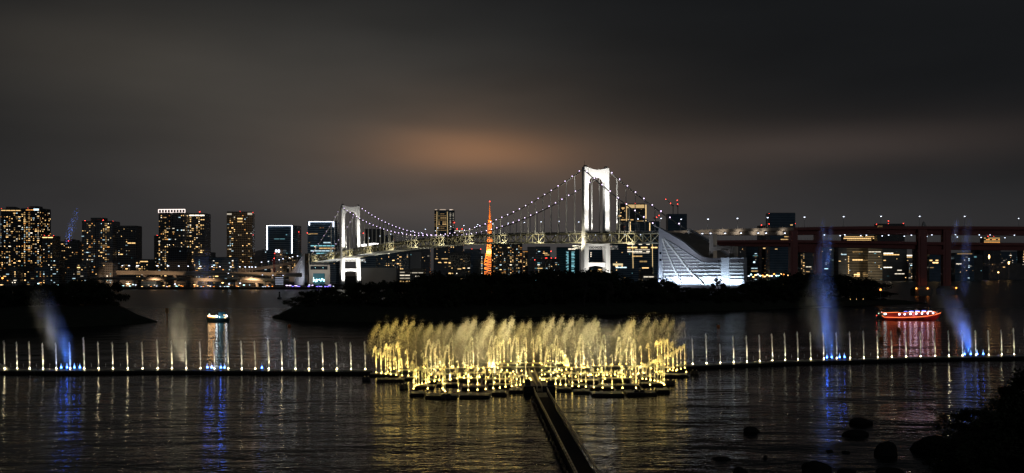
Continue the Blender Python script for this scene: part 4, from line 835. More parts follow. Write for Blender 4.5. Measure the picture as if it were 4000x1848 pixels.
# --- beneath and beyond the red viaduct
R_ = [('office_block', 'slim grey block right beside the ribbed anchorage under the viaduct', 2881, 2908, 958, 2900, 'grey', (.08, 5, 4, 3, 1.6, 'mix'), ()),
      ('office_block', 'wide block with a bright blue-white sign under the red viaduct', 2908, 2972, 966, 2700, 'slate', (.05, 6, 4, 4, 1.4, 'office'), ((.4, .95, .25, 1.6, 'teal', 1), (.3, .9, .62, 2, 'cool', 1), (.3, .85, .7, 1.8, 'warm', 1), (.42, .55, .44, 4, 'cool', 2))),
      ('apartment_block', 'dark block with a yellow window column under the viaduct', 2968, 3016, 956, 2600, 'black', (.12, 4.4, 3.6, 3, 1.8, 'gold'), ((.1, .3, .1, 2, 'warm', 2), (.6, .8, .3, 2.4, 'warm', 2), (.6, .8, .36, 2.4, 'warm', 3))),
      ('office_block', 'grey office block with stacked yellow storeys left of the first red pier', 3014, 3072, 958, 2650, 'grey', (.05, 5, 4, 3.6, 1.6, 'gold'), ((.45, .95, .12, 2.2, 'warm', 2), (.45, .95, .17, 2.2, 'warm', 2), (.45, .95, .22, 2, 'warm', 1), (.45, .9, .27, 2, 'warm', 1), (.05, .5, .48, 2, 'warm', 3), (.1, .6, .72, 2, 'cool', 1))),
      ('apartment_block', 'narrow block crowded with amber windows behind the first red pier', 3072, 3096, 960, 2500, 'dark', (.5, 4.4, 3.6, 3, 1.8, 'gold'), ()),
      ('apartment_block', 'narrow block with a tall column of yellow windows right of the first red pier', 3117, 3136, 985, 2500, 'dark', (.5, 4.4, 3.6, 3, 1.8, 'gold'), ()),
      ('office_block', 'grey banded block right of the first red pier', 3134, 3186, 974, 2700, 'grey', (.04, 6, 4, 5, 1.4, 'office'), ((.1, .95, .55, 1.6, 'white', 1), (.1, .4, .7, 1.6, 'warm', 1))),
      ('office_block', 'dark slab directly behind the tallest blue mist plume', 3186, 3268, 958, 2800, 'slate', (.03, 6, 4, 4, 1.4, 'office'), ((.3, .5, .3, 1.6, 'cool', 1), (.3, .5, .66, 1.8, 'cool', 2), (.8, .95, .34, 1.6, 'cool', 1))),
      ('office_block', 'banded brown-grey block left of the beige notched tower', 3266, 3298, 958, 2700, 'grey', (.12, 5, 4, 3.6, 1.6, 'gold'), ((.3, .98, .26, 2.4, 'cool', 1),)),
      (OT, 'beige notched tower with a dark slot and a ladder of lit windows', 3297, 3368, 956, 2750, 'pale', None, ((.32, .92, .2, 2, 'warm', 0), (.32, .9, .42, 3, 'warm', 2)) + tuple((.09, .14, .33 + .045 * k, 2, 'warm', 2) for k in range(14)) + ((.4, .9, .78, 2.4, 'warm', 2), (.4, .9, .82, 2.4, 'warm', 3), (.4, .9, .86, 2.4, 'warm', 2))),
      ('office_block', 'narrow teal glass block between the two beige towers', 3366, 3382, 956, 2900, 'teal', (.25, 4, 4, 2, 1.4, 'teal'), ()),
      (OT, 'beige tower with close dark horizontal bands', 3380, 3436, 956, 2700, 'pale', None, ((.05, .9, .2, 2, 'white', 1), (.1, .2, .48, 2, 'cool', 1))),
      (OT, 'wide grey office block with long cream storeys right of the beige towers', 3436, 3532, 960, 2850, 'grey', (.015, 6, 4, 4, 1.4, 'office'), ((.05, .45, .22, 2.4, 'white', 2), (.05, .8, .26, 2.2, 'warm', 2), (.05, .15, .42, 2, 'warm', 2), (.05, .4, .62, 2.2, 'white', 2), (.6, .8, .7, 2, 'white', 1), (.5, .9, .8, 2, 'white', 1))),
      ('office_block', 'distant small tower topped by a glowing white rim and red lamps', 3531, 3564, 996, 3600, 'plain', (.1, 6, 4, 4, 1.6, 'gold'), ((.0, .95, .03, 4, 'white', 2), (.0, .95, .1, 3, 'warm', 1))),
      ('office_block', 'low pale lit block in front of the small glowing-rimmed tower', 3538, 3570, 1022, 2900, 'plain', (.2, 5, 4, 3, 1.6, 'office'), ((.2, .6, .2, 2, 'cool', 2),)),
      ('apartment_block', 'dark sliver block left of the offshore pier with yellow windows', 3574, 3592, 970, 2800, 'black', (.35, 4.4, 3.6, 3, 1.8, 'gold', .4), ()),
      ('office_block', 'dark block between the offshore piers with two bright yellow storeys', 3618, 3662, 972, 2700, 'slate', (.02, 5, 4, 3, 1.4, 'cool'), ((.02, .8, .36, 3, 'warm', 2), (.02, .8, .43, 3, 'warm', 3), (.05, .4, .58, 2, 'warm', 0))),
      ('office_block', 'grey-topped block with a small blue sign between the offshore piers', 3660, 3692, 996, 2800, 'grey', (.02, 5, 4, 3, 1.4, 'cool'), ((.1, .45, .12, 4, 'cool', 2), (.3, .9, .55, 2, 'white', 1))),
      ('office_block', 'deep-blue block with one dashed lit storey right of the offshore piers', 3718, 3792, 990, 2750, 'slate', None, ((.05, .65, .38, 2, 'white', 1), (.7, .76, .2, 2, 'cool', 2), (.7, .76, .26, 2, 'cool', 1), (.7, .76, .32, 2, 'cool', 2), (.7, .76, .44, 2, 'cool', 1), (.7, .76, .5, 2, 'cool', 2), (.1, .9, .02, 2, 'warm', 0))),
      ('office_block', 'smaller dark block right of the deep-blue one', 3788, 3826, 996, 3000, 'dark', (.06, 6, 4, 4, 1.6, 'office'), ((.0, .4, .08, 4, 'teal', 1),)),
      ('warehouse', 'long low unlit warehouse at the far right shore', 3830, 4020, 1030, 3200, 'dark', (.01, 6, 4, 3, 1.4, 'gold'), ()),
      ('warehouse', 'second flat warehouse in front of the far right one', 3690, 3850, 1040, 3150, 'black', (.015, 6, 4, 3, 1.4, 'gold'), ()),
      ('apartment_block', 'distant broad housing block with scattered yellow lights at the far right', 3800, 3900, 978, 4000, 'slate', (.1, 8, 4, 3.4, 2, 'mix'), ()),
      ('apartment_block', 'distant housing block touching the right photo edge under the viaduct', 3900, 3984, 984, 4000, 'slate', (.1, 8, 4, 3.4, 2, 'mix'), ()),
      (OT, 'dark tower with a yellow-lit edge at the right photo border', 3984, 4040, 978, 3600, 'black', (.25, 6, 4, 4, 2.2, 'gold'), ())]
for nm, lb, x0, x1, y, D, fac, wi, ws in R_: bd(nm, lb, nm.replace('_', ' '), x0, x1, y, D, fac, wi or (.045, 5, 4, 3.4, 1.6, 'office'), dep=40, wins=ws, roof=1)
bd('office_block', 'low distant roofline with red beacons above the red viaduct', 'office block', 3420, 3528, 876, 3800, 'dark', None, dep=30, wins=((.02, .2, .05, 5, 'warm', 2), (.1, .9, .075, 3, 'warm', 1)), beacons=((.0, 877), (.43, 864), (.43, 875), (.97, 874)))
bd('hotel', 'distant flat hotel with glowing yellow storeys seen between the viaduct decks', 'hotel', 3835, 3900, 926, 3900, 'dark', None, dep=30, wins=tuple((.02, .98, .03 + .035 * k, 2.6, 'amber' if k % 2 else 'warm', 1) for k in range(6)), beacons=((.3, 924), (.65, 925)))
bd('office_block', 'distant block with dotted yellow windows seen between the viaduct decks', 'office block', 3290, 3425, 920, 3900, 'black', (.0, 6, 4, 5, 2.2, 'gold'), dep=30, wins=((.02, .95, .03, 3, 'warm', 1), (.0, .9, .07, 3, 'warm', 2), (.1, .8, .11, 3, 'warm', 1)))
# low waterfront buildings on the left
rr = random.Random(44)
LOW = [(-10, 50, 1060, 'dark'), (48, 80, 1046, 'grey'), (78, 130, 1032, 'black'), (128, 150, 1064, 'dark'), (148, 205, 1046, 'slate'), (205, 243, 1010, 'dark'), (268, 308, 1052, 'dark'), (310, 352, 1030, 'grey'), (350, 395, 1048, 'dark'), (395, 450, 1028, 'grey'), (455, 500, 1092, 'plain'), (500, 545, 1096, 'dark'), (560, 620, 1100, 'slate'), (700, 760, 1102, 'dark'), (930, 1000, 1102, 'dark')]
desc = ['wide unlit shed touching the left photo edge', 'narrow block with cool windows near the left edge', 'black shore block below the twin-lobed pair', 'tiny dark block right of the black shore block', 'low block of yellow windows at the foot of the stepped tower', 'dim mid-rise right of the stepped tower', 'block of bright yellow windows under the beaconed tower', 'pale low block left of the notched tower foot', 'dark low block in front of the notched tower', 'grey podium before the plain dark tower', 'pale depot beneath the elevated road start', 'flat dark shed under the left elevated road', 'low slate shed under the elevated road left of the mist', 'dark shed under the elevated road right of the first boat buoy', 'dark shed beneath the slip road']
for (a, b, y, fc), d in zip(LOW, desc): bd('waterfront_building', d, 'building', a, b, y, 1520 + rr.uniform(0, 60), fc, (.22 if y < 1090 else .12, 4.2, 3.2, 2.6, 1.6, 'mix'), dep=20, zb=3)
# ventilation tower with light hoops
Y = 1475; e = empty('ventilation_tower', ((1091 - 2000) / F * Y, Y, 0), 'dark cylindrical ventilation tower ringed by four blue-white light hoops', 'tower'); rad = 15 / F * Y
MB().tube([(0, 0, 0), (0, 0, CAMZ + (HZ - 1078) * Y / F), ], rad, 20).tube([(0, 0, 20), (0, 0, CAMZ + (HZ - 1069) * Y / F)], rad * .8, 20).build('shaft', M_conc_d, e)
for y in (1085, 1093.5, 1101.5, 1110): z = CAMZ + (HZ - y) * Y / F; MB().tube([(0, 0, z - .28), (0, 0, z + .28)], rad + .15, 20).build('light_hoop', emis('pale_hoop_glass', (.7, .78, 1), .9), e)
# cranes
def crane(px, ybase, ytop, Y, jib, label, cat='crane', m=M_dark, lights=((1, 1),)):
    zb = CAMZ + (HZ - ybase) * Y / F; H = (ybase - ytop) * Y / F; e = empty('tower_crane', ((px - 2000) / F * Y, Y - 2, zb), label, cat)
    b = MB(); w = 1.1
    for sx_, sy_ in ((-w, -w), (w, -w), (w, w), (-w, w)): b.bar((sx_, sy_, 0), (sx_, sy_, H * .55), .35)
    n = max(2, int(H * .55 / 3))
    for i in range(n): z0, z1 = H * .55 * i / n, H * .55 * (i + 1) / n; b.bar((-w, -w, z0), (w, -w, z1), .2); b.bar((w, w, z0), (-w, w, z1), .2)
    b.build('mast', m, e); b = MB(); b.box((0, 0, H * .56 + 1), (3.4, 3, 2.4)); b.build('cab', m, e)
    b = MB(); tip = Vector((jib, 0, H)); b.bar((0, -.6, H * .58), tip, .5); b.bar((0, .6, H * .6), tip, .4); b.bar((-3, 0, H * .66), tip * .7 + Vector((0, 0, H * .2)), .18); b.bar((0, 0, H * .57), (-5, 0, H * .62), .9, 1.2); b.bar((-5, 0, H * .62), (-2, 0, H * .75), .25); b.build('jib', m, e)
    r = Y / F * 1.6
    for t in (1, .35): link('warning_light', beac, e, (jib * t, -1, H * (.58 + .42 * t)), (r, r, r))
    return e
crane(2629, 837, 779, 2590, -19, 'left roof crane on the unfinished tower, jib leaning left'); crane(2647, 837, 783, 2590, -1.5, 'right roof crane on the unfinished tower, jib nearly upright')
crane(2559, 868, 842, 2160, 8, 'small dark crane on the block behind the bridge cable'); crane(1072, 1062, 990, 1640, 1, 'red construction crane standing behind the climbing ramp on the left shore', m=mat('red_crane_paint', (.35, .04, .03), .6))
# ---------------------------------------------------------------- lattice broadcasting tower
def lattice_tower():
    Y = 4300; s = Y / F; e = empty('lattice_tower', ((1913 - 2000) * s, Y, 0), 'orange floodlit lattice broadcasting tower rising behind the bridge deck', 'tower')
    zt = lambda y: CAMZ + (HZ - y) * s
    prof = [(0, 44), (20, 36), (zt(1040), 27), (zt(1010), 18), (zt(985), 12.5), (zt(960), 10), (zt(905), 7.5), (zt(862), 5.6)]
    M_or = mat('orange_lattice_paint', (.9, .30, .06), .5)
    def hw(z):
        for (a, wa), (b, wb) in zip(prof, prof[1:]):
            if z <= b: return wa + (wb - wa) * (z - a) / (b - a)
        return prof[-1][1]
    b = MB(); zs = [0, 20, 40, 56, 70, 82, 94, 105, 116, 127, 138, 149, 160, 171, 182, 193, 204, 215, 226, 237]; c4 = ((-1, -1), (1, -1), (1, 1), (-1, 1))
    for z0, z1 in zip(zs, zs[1:]):
        w0, w1 = hw(z0), hw(z1); lw = 2.0 if z0 < 100 else 1.1
        for i, (sx_, sy_) in enumerate(c4):
            tx, ty = c4[(i + 1) % 4]
            b.bar((sx_ * w0, sy_ * w0, z0), (sx_ * w1, sy_ * w1, z1), lw); b.bar((sx_ * w1, sy_ * w1, z1), (tx * w1, ty * w1, z1), lw * .6)
            b.bar((sx_ * w0, sy_ * w0, z0), (tx * w1, ty * w1, z1), lw * .5); b.bar((tx * w0, ty * w0, z0), (sx_ * w1, sy_ * w1, z1), lw * .5)
            if z0 > 90: b.bar(((sx_ + tx) / 2 * w0, (sy_ + ty) / 2 * w0, z0), ((sx_ + tx) / 2 * w1, (sy_ + ty) / 2 * w1, z1), lw * .6)
    b.build('lattice_legs', M_or, e)
    b = MB(); b.box((0, 0, zt(986)), (27, 27, 13)); b.box((0, 0, zt(977)), (21, 21, 6)); b.build('main_deck', mat('deck_cladding', (.8, .5, .28), .5), e)
    b = MB(); b.tube([(0, 0, zt(868)), (0, 0, zt(860)), (0, 0, zt(856))], [7.5, 8, 5], 14); b.build('upper_deck', M_or, e)
    b = MB(); b.tube([(0, 0, zt(860)), (0, 0, zt(838)), (0, 0, zt(824)), (0, 0, zt(812)), (0, 0, zt(804)), (0, 0, zt(789))], [4.2, 3.1, 2.2, 1.6, 1.1, .35], 10); 
    for y in (852, 845, 838, 831, 824): b.tube([(0, 0, zt(y)), (0, 0, zt(y) + 1.2)], 4.6 - (852 - y) * .07, 10)
    b.build('antenna_mast', M_or, e)
    link('warning_light', beac, e, (0, 0, zt(787)), (2.2,) * 3); link('warning_light', beac, e, (0, -6, zt(862)), (2,) * 3)
    X = e.location.x; C_ = (1, .58, .24)
    for dx, dy, tz, pw, an in ((-90, -170, 60, 2.8e6, 60), (90, -170, 60, 3.6e6, 60), (-60, -200, 160, 0.65e7, 34), (60, -200, 160, 0.65e7, 34), (0, -230, 262, 0.95e7, 26)):
        spot('lattice_floodlight', (X + dx, Y + dy, 24), (X, Y, tz), pw, an, .7, C_, 3)
lattice_tower()
for px in (3333, 3408): X = (px - 2000) / F * 2700; spot('tower_fill_spot', (X - 10, 2600, 4), (X, 2705, 50), 70000, 75, .9, (1, .82, .52), 2)  # added spots brighten the beige towers, standing for street light
# lit ship and harbour ornaments on the far right shore
Y = 3250; s = Y / F; e = empty('lit_ship', ((3263 - 2000) * s, Y, 0), 'moored ship whose mast and decks are outlined in golden lamps', 'ship')
zt = lambda y: CAMZ + (HZ - y) * s; M_gl = emis('golden_outline_lamps', (1, .72, .4), 2.6)
b = MB(); b.prism([(-19, 3), (17, 3), (20, 8), (-22, 8)], lambda p, d: Vector((p[0], d, p[1])), -3, 3); b.build('hull', M_dark, e)
b = MB(); b.bar((0, 0, 8), (0, 0, zt(1035)), 2.6); b.bar((-7, 0, zt(1043)), (6, 0, zt(1043)), 1.6); b.bar((-9, 0, zt(1052)), (9, 0, zt(1052)), 2.2); b.bar((-16, 0, zt(1066)), (13, 0, zt(1066)), 2.8); b.bar((-5, 0, zt(1060)), (4, 0, zt(1060)), 2); b.build('mast_lights', M_gl, e)
e = empty('glazed_pavilion', ((3226 - 2000) * s, Y, 3), 'low glazed pavilion lit cool white left of the golden ship', 'pavilion'); b = MB(); b.box((0, 0, 12), (20, 12, 14)); b.build('glass_wall', FAC['plain'], e); b = MB()
for k in range(4): b.box((0, -6.1, 6.5 + k * 3.6), (18, .3, 1.5))
b.build('window', WM['cool'][0], e)
e = empty('lit_canopy', ((3405 - 2000) * s, Y, 3), 'low golden lit canopy at the foot of the banded beige tower', 'canopy')
b = MB(); b.tube([(-15, 0, 0), (-13, 0, 9), (-6, 0, 14), (4, 0, 14), (12, 0, 8), (14, 0, 0)], 1.2, 6)
for k in range(7): b.bar((-12 + k * 4, 0, 0), (-10 + k * 3, 0, 12), 1)
b.build('frame', emis('canopy_lamps', (1, .72, .42), 1.4), e)
e = empty('terminal_canopy', (0, 1690, 0), 'zigzag canopy outlined in gold light beside the anchorage shore', 'canopy'); s2 = 1690 / F; b = MB(); zg = lambda y: CAMZ + (HZ - y) * s2
pts = [((x / 3.5 + 2380 - 2000) * s2, 0, zg(780 + y / 3.5)) for x, y in ((450, 1104), (484, 1084), (520, 1104), (548, 1084), (582, 1104), (610, 1082), (645, 1102))]
for a, c in zip(pts, pts[1:]): b.bar(a, c, .9)
b.build('light_strip', M_gold_line, e); b = MB()
for a in pts[::2]: b.bar((a[0], 0, 3), a, .5)
b.build('post', M_dark, e)
# rooftop letter sign by the far tower
def sign_letters(label, px0, px1, y0, y1, Y, txt):
    e = empty('roof_sign', ((px0 + px1 - 4000) / 2 / F * Y, Y, CAMZ + (HZ - y1) * Y / F - 6), label, 'sign'); W = (px1 - px0) / F * Y; H = (y1 - y0) / F * Y
    b = MB(); b.box((0, 1.6, 4), (W * 1.02, 1, 8)); b.build('sign_frame', M_dark, e); n = len(txt); cw = W / n
    SEG = {'H': [(0, 0, 0, 1), (1, 0, 1, 1), (0, .5, 1, .5)], 'I': [(.5, 0, .5, 1)], 'M': [(0, 0, 0, 1), (1, 0, 1, 1), (0, 1, .5, .4), (.5, .4, 1, 1)], 'O': [(0, 0, 0, 1), (1, 0, 1, 1), (0, 1, 1, 1), (0, 0, 1, 0)], 'C': [(0, 0, 0, 1), (0, 1, 1, 1), (0, 0, 1, 0)], 'F': [(0, 0, 0, 1), (0, 1, 1, 1), (0, .5, .8, .5)], 'E': [(0, 0, 0, 1), (0, 1, 1, 1), (0, .5, .8, .5), (0, 0, 1, 0)], 'T': [(.5, 0, .5, 1), (0, 1, 1, 1)], '3': [(1, 0, 1, 1), (0, 1, 1, 1), (0, .5, 1, .5), (0, 0, 1, 0)]}
    for i, ch in enumerate(txt):
        if ch not in SEG: continue
        b = MB(); x0 = -W / 2 + i * cw + cw * .12
        for a, z0, c, z1 in SEG[ch]: b.bar((x0 + a * cw * .72, 0, 6 + z0 * H), (x0 + c * cw * .72, 0, 6 + z1 * H), 1.3)
        b.build('letter', M_sign, e)
sign_letters('white illuminated block lettering on a roof just right of the far bridge tower', 1410, 1432, 955, 962, 1760, 'HE3')
sign_letters('longer row of white illuminated letters beside the short sign', 1436, 1478, 951, 960, 1760, 'IMOCFM')
# ---------------------------------------------------------------- quay lamps
LPq = {k: lamp_post(7, -.4, m, r) for k, m, r in (('white', M_lamp_white, 1.0), ('violet', M_lamp_violet, 1.7), ('blue', M_lamp_blue, 1.3), ('orange', M_lamp_orange, 1.0), ('warm', M_lamp_warm, 1.1), ('cyan', M_lamp_cyan, 1.0))}
Q = [('violet', 1122, 1115), ('violet', 1133, 1115), ('violet', 1156, 1116), ('violet', 1219, 1114), ('violet', 1288, 1114), ('violet', 1380, 1115)]
Q += [('blue', x, 1124) for x in (1143, 1161, 1168, 1206, 1239, 1250, 1271, 1282, 1290)]
Q += [('orange', x, y) for x, y in ((590, 1128), (656, 1121), (708, 1116), (714, 1118), (760, 1119), (795, 1123), (835, 1122), (925, 1117), (1045, 1116), (1064, 1118), (330, 1116), (365, 1122), (460, 1121), (10, 1085))]
Q += [('white', x, y) for x, y in ((612, 1117), (652, 1119), (684, 1109), (822, 1117), (861, 1125), (877, 1122), (886, 1124), (894, 1128), (938, 1106), (895, 1109), (1027, 1122), (1037, 1122), (1050, 1128), (335, 1122), (478, 1116), (530, 1113), (787, 1128), (1208, 1113), (1256, 1124), (1303, 1118))]
Q += [('warm', x, y) for x, y in ((640, 1116), (662, 1117), (760, 1112), (772, 1117), (813, 1116), (821, 1118), (870, 1104), (932, 1119), (310, 1118), (345, 1112), (555, 1121), (430, 1119))]
Q += [('cyan', x, y) for x, y in ((688, 1117), (692, 1124), (150, 1107), (225, 1112), (245, 1121), (482, 1116), (508, 1117), (520, 1111), (891, 1121), (953, 1113))]
cnt = {}
for c, x, y in sorted(Q, key=lambda q: q[1]):
    Y = random.Random(x).uniform(1447, 1470); k = cnt.get(c, 0); cnt[c] = k + 1; zt_ = CAMZ + (HZ - y) * Y / F; e = street_lamp(((x - 2000) / F * Y, Y, 2.8), 'small %s quay lamp on the far left shore, %s from the left of its colour' % (c, ordw(k)), '%s quay lamps on the left shore' % c, LPq[c], name='quay_lamp', sc_=1); e.scale.z = max(.2, (zt_ - 2.8) / 7)
Q2 = [('white', 3268, 1076), ('warm', 3313, 1074), ('warm', 3318, 1078), ('white', 3361, 1077), ('cyan', 3370, 1080), ('blue', 3360, 1082), ('white', 3420, 1075), ('violet', 3451, 1074), ('violet', 3460, 1074), ('orange', 3436, 1079), ('orange', 3446, 1076), ('warm', 3335, 1073), ('white', 3232, 1083), ('warm', 3168, 1070), ('warm', 3172, 1072), ('white', 3743, 1069), ('warm', 3727, 1060), ('warm', 3731, 1075), ('white', 3831, 1065), ('warm', 3900, 1063), ('warm', 3941, 1024), ('violet', 3833, 1003), ('warm', 3864, 999), ('cyan', 3471, 1070), ('cyan', 3557, 1034), ('white', 3550, 1046)]
for x in range(2925, 3080, 9): Q2.append((random.Random(x).choice(('warm', 'orange', 'white', 'cyan')), x, 1072 + random.Random(x + 1).uniform(-3, 9)))
cnt = {}
for c, x, y in sorted(Q2, key=lambda q: q[1]):
    Y = 3240 if x < 3500 else 3130; Y = 2480 if x < 3090 else Y; k = cnt.get(c, 0); cnt[c] = k + 1; zt_ = CAMZ + (HZ - y) * Y / F; e = street_lamp(((x - 2000) / F * Y, Y, 2.6), 'tiny %s lamp on the far right waterfront, %s from the left of its colour' % (c, ordw(k)), '%s lamps on the right waterfront' % c, LPq[c], name='quay_lamp'); q = 1.7; e.scale = (q, q, max(.2, (zt_ - 2.6) / 7))

# ================================================================ TREES
def crown_mesh(seed, cards=2600):
    r = random.Random(seed); b = MB(); cl = []
    for i in range(26):
        a = r.uniform(0, 2 * math.pi); h = r.random(); rad = (.22 + .30 * math.sin(math.pi * min(1, h * .85 + .15))) * r.uniform(.35, 1.05); cl.append((Vector((rad * math.cos(a) * 1.15, rad * math.sin(a), max(.2, .16 + .74 * h))), r.uniform(.09, .19)))
    for i in range(cards):
        c, q = cl[r.randrange(len(cl))]; d = Vector((r.gauss(0, 1), r.gauss(0, 1), r.gauss(0, .8))); d = d.normalized() * q * r.random() ** .4; p = c + d; s = r.uniform(.016, .042)
        u = Vector((r.gauss(0, 1), r.gauss(0, 1), r.gauss(0, 1))).normalized(); v = u.orthogonal().normalized(); b.face([p - u * s, p + v * s * .7, p + u * s, p - v * s * .7])
    return b.data('crown', M_leaf)
def trunk_mesh(seed):
    r = random.Random(seed); b = MB(); b.tube([(0, 0, 0), (.01, 0, .2), (0, .01, .42), (0.01, 0, .7)], [.03, .024, .017, .006], 6)
    for i in range(7):
        a = r.uniform(0, 6.28); z = .2 + .06 * i; b.tube([(0, 0, z), (.12 * math.cos(a), .12 * math.sin(a), z + .12), (.27 * math.cos(a), .27 * math.sin(a), z + .22)], [.012, .008, .003], 5)
    return b.data('trunk', M_bark)
def bare_mesh(seed):
    r = random.Random(seed); b = MB()
    def grow(p, d, L_, rad, lv):
        q = p + d * L_; b.tube([p, q], [rad, rad * .75], 4 if lv > 1 else 6, False)
        if lv >= 6: return
        for k in range(3 if lv < 5 else 2):
            nd = (d + Vector((r.gauss(0, .5), r.gauss(0, .5), r.gauss(.05, .3)))).normalized(); grow(q, nd, L_ * r.uniform(.66, .84), rad * .78, lv + 1)
    grow(Vector((0, 0, 0)), Vector((0, 0, 1)), .24, .034, 0); return b.data('crown', M_bark)
CR = [crown_mesh(i) for i in range(6)]; TR = [trunk_mesh(i) for i in range(3)]; BR = [bare_mesh(i + 20) for i in range(3)]
def tree(px, ytop, Y, z0, wpx, label, group, bare=False, seed=0, nm='tree'):
    H = CAMZ + (HZ - ytop) * Y / F - z0; w = wpx / F * Y; e = empty(nm, ((px - 2000) / F * Y, Y, z0), label, 'tree', group, seed * 1.7)
    if bare: link('trunk', TR[0], e, scale=(H * .6, H * .6, H * .45)); link('crown', BR[seed % 3], e, scale=(w * .95, w * .95, H * .92))
    else: link('trunk', TR[seed % 3], e, scale=(H, H, H)); link('crown', CR[seed % 6], e, scale=(w, w, H * 1.04))
    return e
SIL = [(1160, 1166), (1200, 1142), (1250, 1130), (1300, 1120), (1345, 1112), (1400, 1108), (1450, 1100), (1480, 1098), (1530, 1096), (1565, 1108), (1600, 1094), (1650, 1082), (1690, 1062), (1720, 1066), (1745, 1080), (1775, 1078), (1800, 1080), (1820, 1072), (1860, 1075), (1900, 1071), (2000, 1072), (2100, 1066), (2150, 1058), (2200, 1056), (2250, 1062), (2290, 1060), (2335, 1056), (2380, 1064), (2420, 1088), (2455, 1106), (2480, 1128), (2500, 1108), (2530, 1094), (2570, 1090), (2600, 1094), (2640, 1112), (2700, 1117), (2790, 1118), (2860, 1117), (2910, 1112), (2950, 1097), (3000, 1096), (3040, 1085), (3080, 1064), (3115, 1062), (3150, 1074), (3200, 1072), (3250, 1072), (3330, 1082), (3380, 1092), (3410, 1107), (3440, 1140), (3500, 1160)]
def sil(px, S):
    for (a, ya), (b, yb) in zip(S, S[1:]):
        if a <= px <= b: return ya + (yb - ya) * (px - a) / (b - a)
    return S[-1][1]
def shore_y(px, S):
    for (a, ya), (b, yb) in zip(S, S[1:]):
        if a <= px <= b: return ya + (yb - ya) * (px - a) / (b - a)
    return S[-1][1] if px > S[-1][0] else S[0][1]
px = 1168; i = 0; rt = random.Random(8)
while px < 3440:
    Ys = wy(shore_y(px, IS_C)); Y = Ys + rt.uniform(34, 62) * (1 if px < 3000 else .8); y = sil(px, SIL) + rt.uniform(-3, 5) + (6 if 2600 < px < 2900 else 0)
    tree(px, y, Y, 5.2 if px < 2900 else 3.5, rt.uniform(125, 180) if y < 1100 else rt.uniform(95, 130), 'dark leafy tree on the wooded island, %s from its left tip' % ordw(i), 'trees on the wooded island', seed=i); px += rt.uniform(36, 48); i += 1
px = 1185; i = 0
while px < 3420:                                                      # lower trees in front
    Ys = wy(shore_y(px, IS_C)); Y = Ys + rt.uniform(14, 24); y = sil(px, SIL) + rt.uniform(28, 45); y = min(y, 1062 + 20.5 * F / Y)
    if y < 1062 + 21 * F / Y + 0: tree(px, y, Y, 4.0 if px < 2900 else 1.6, rt.uniform(80, 120), 'low dark shrub tree along the island sea wall, %s from the left' % ordw(i), 'shrub trees along the island sea wall', seed=i + 3, nm='shrub_tree')
    px += rt.uniform(62, 84); i += 1
tree(1360, 1070, 590, 5, 92, 'bare winter tree silhouetted against the far bridge tower base', None, True, 0)
tree(2812, 1066, 690, 5, 100, 'bare round-topped tree silhouetted against the floodlit anchorage', None, True, 1)
tree(2282, 1060, 600, 5, 62, 'thin bare tree in front of the near bridge tower left leg', None, True, 2)
tree(2372, 1062, 600, 5, 60, 'thin bare tree in front of the near bridge tower right leg', None, True, 0)
tree(2590, 1090, 660, 5, 100, 'bare twiggy tree at the left foot of the floodlit anchorage', None, True, 2)
SIL2 = [(-60, 1110), (0, 1122), (100, 1120), (168, 1104), (235, 1116), (300, 1097), (350, 1098), (386, 1109), (420, 1099), (447, 1103), (466, 1120), (485, 1158)]
px = -50; i = 0
while px < 470:
    Ys = wy(shore_y(px, [(-260, 1300), (0, 1288), (300, 1277), (540, 1264)])); Y = Ys + rt.uniform(28, 46); y = sil(px, SIL2) + rt.uniform(-2, 5)
    tree(px, y, Y, 7.5 if px < 400 else 5, rt.uniform(100, 140), 'dark leafy tree on the left battery island, %s from the photo edge' % ordw(i), 'trees on the left battery island', seed=i + 1); px += rt.uniform(30, 40); i += 1
for px, y, c, z0, Y, lb in ((3440, 1130, 'orange', 4, 760, 'orange beacon lamp at the low right end of the wooded island'), (3322, 1140, 'warm', 5, 700, 'leftmost of three tiny path lamps near the right end of the island'), (3346, 1142, 'warm', 5, 700, 'middle one of three tiny path lamps near the right end of the island'), (3372, 1141, 'warm', 5, 705, 'rightmost of three tiny path lamps near the right end of the island'),
                          (331, 1114, 'orange', 8.4, 520, 'brightest orange lamp among the trees of the left battery island'), (320, 1119, 'warm', 8.4, 520, 'lower warm lamp among the trees of the left battery island'), (363, 1121, 'orange', 8.4, 520, 'right orange lamp among the trees of the left battery island')):
    zt_ = CAMZ + (HZ - y) * Y / F; e = street_lamp(((px - 2000) / F * Y, Y, z0), lb, None, LPq[c], name='path_lamp', sc_=.5 if px > 400 else .8); e.scale.z = max(.2, (zt_ - z0) / 7)
    if px in (3322, 3346, 3372): e.scale = (.12, .12, e.scale.z); [setattr(c, 'scale', (1, 1, .2)) for h in e.children for c in h.children]
i = 0
for px, y in [(x, 1108 + (x * 37 % 9)) for x in (1135, 1158, 1215, 1240, 1262, 1285, 1308, 1330)]: tree(px, y, 1462, 3, 34, 'small dark street tree on the far quay below the framed anchorage, %s from the left' % ordw(i), 'street trees on the far quay', seed=i); i += 1
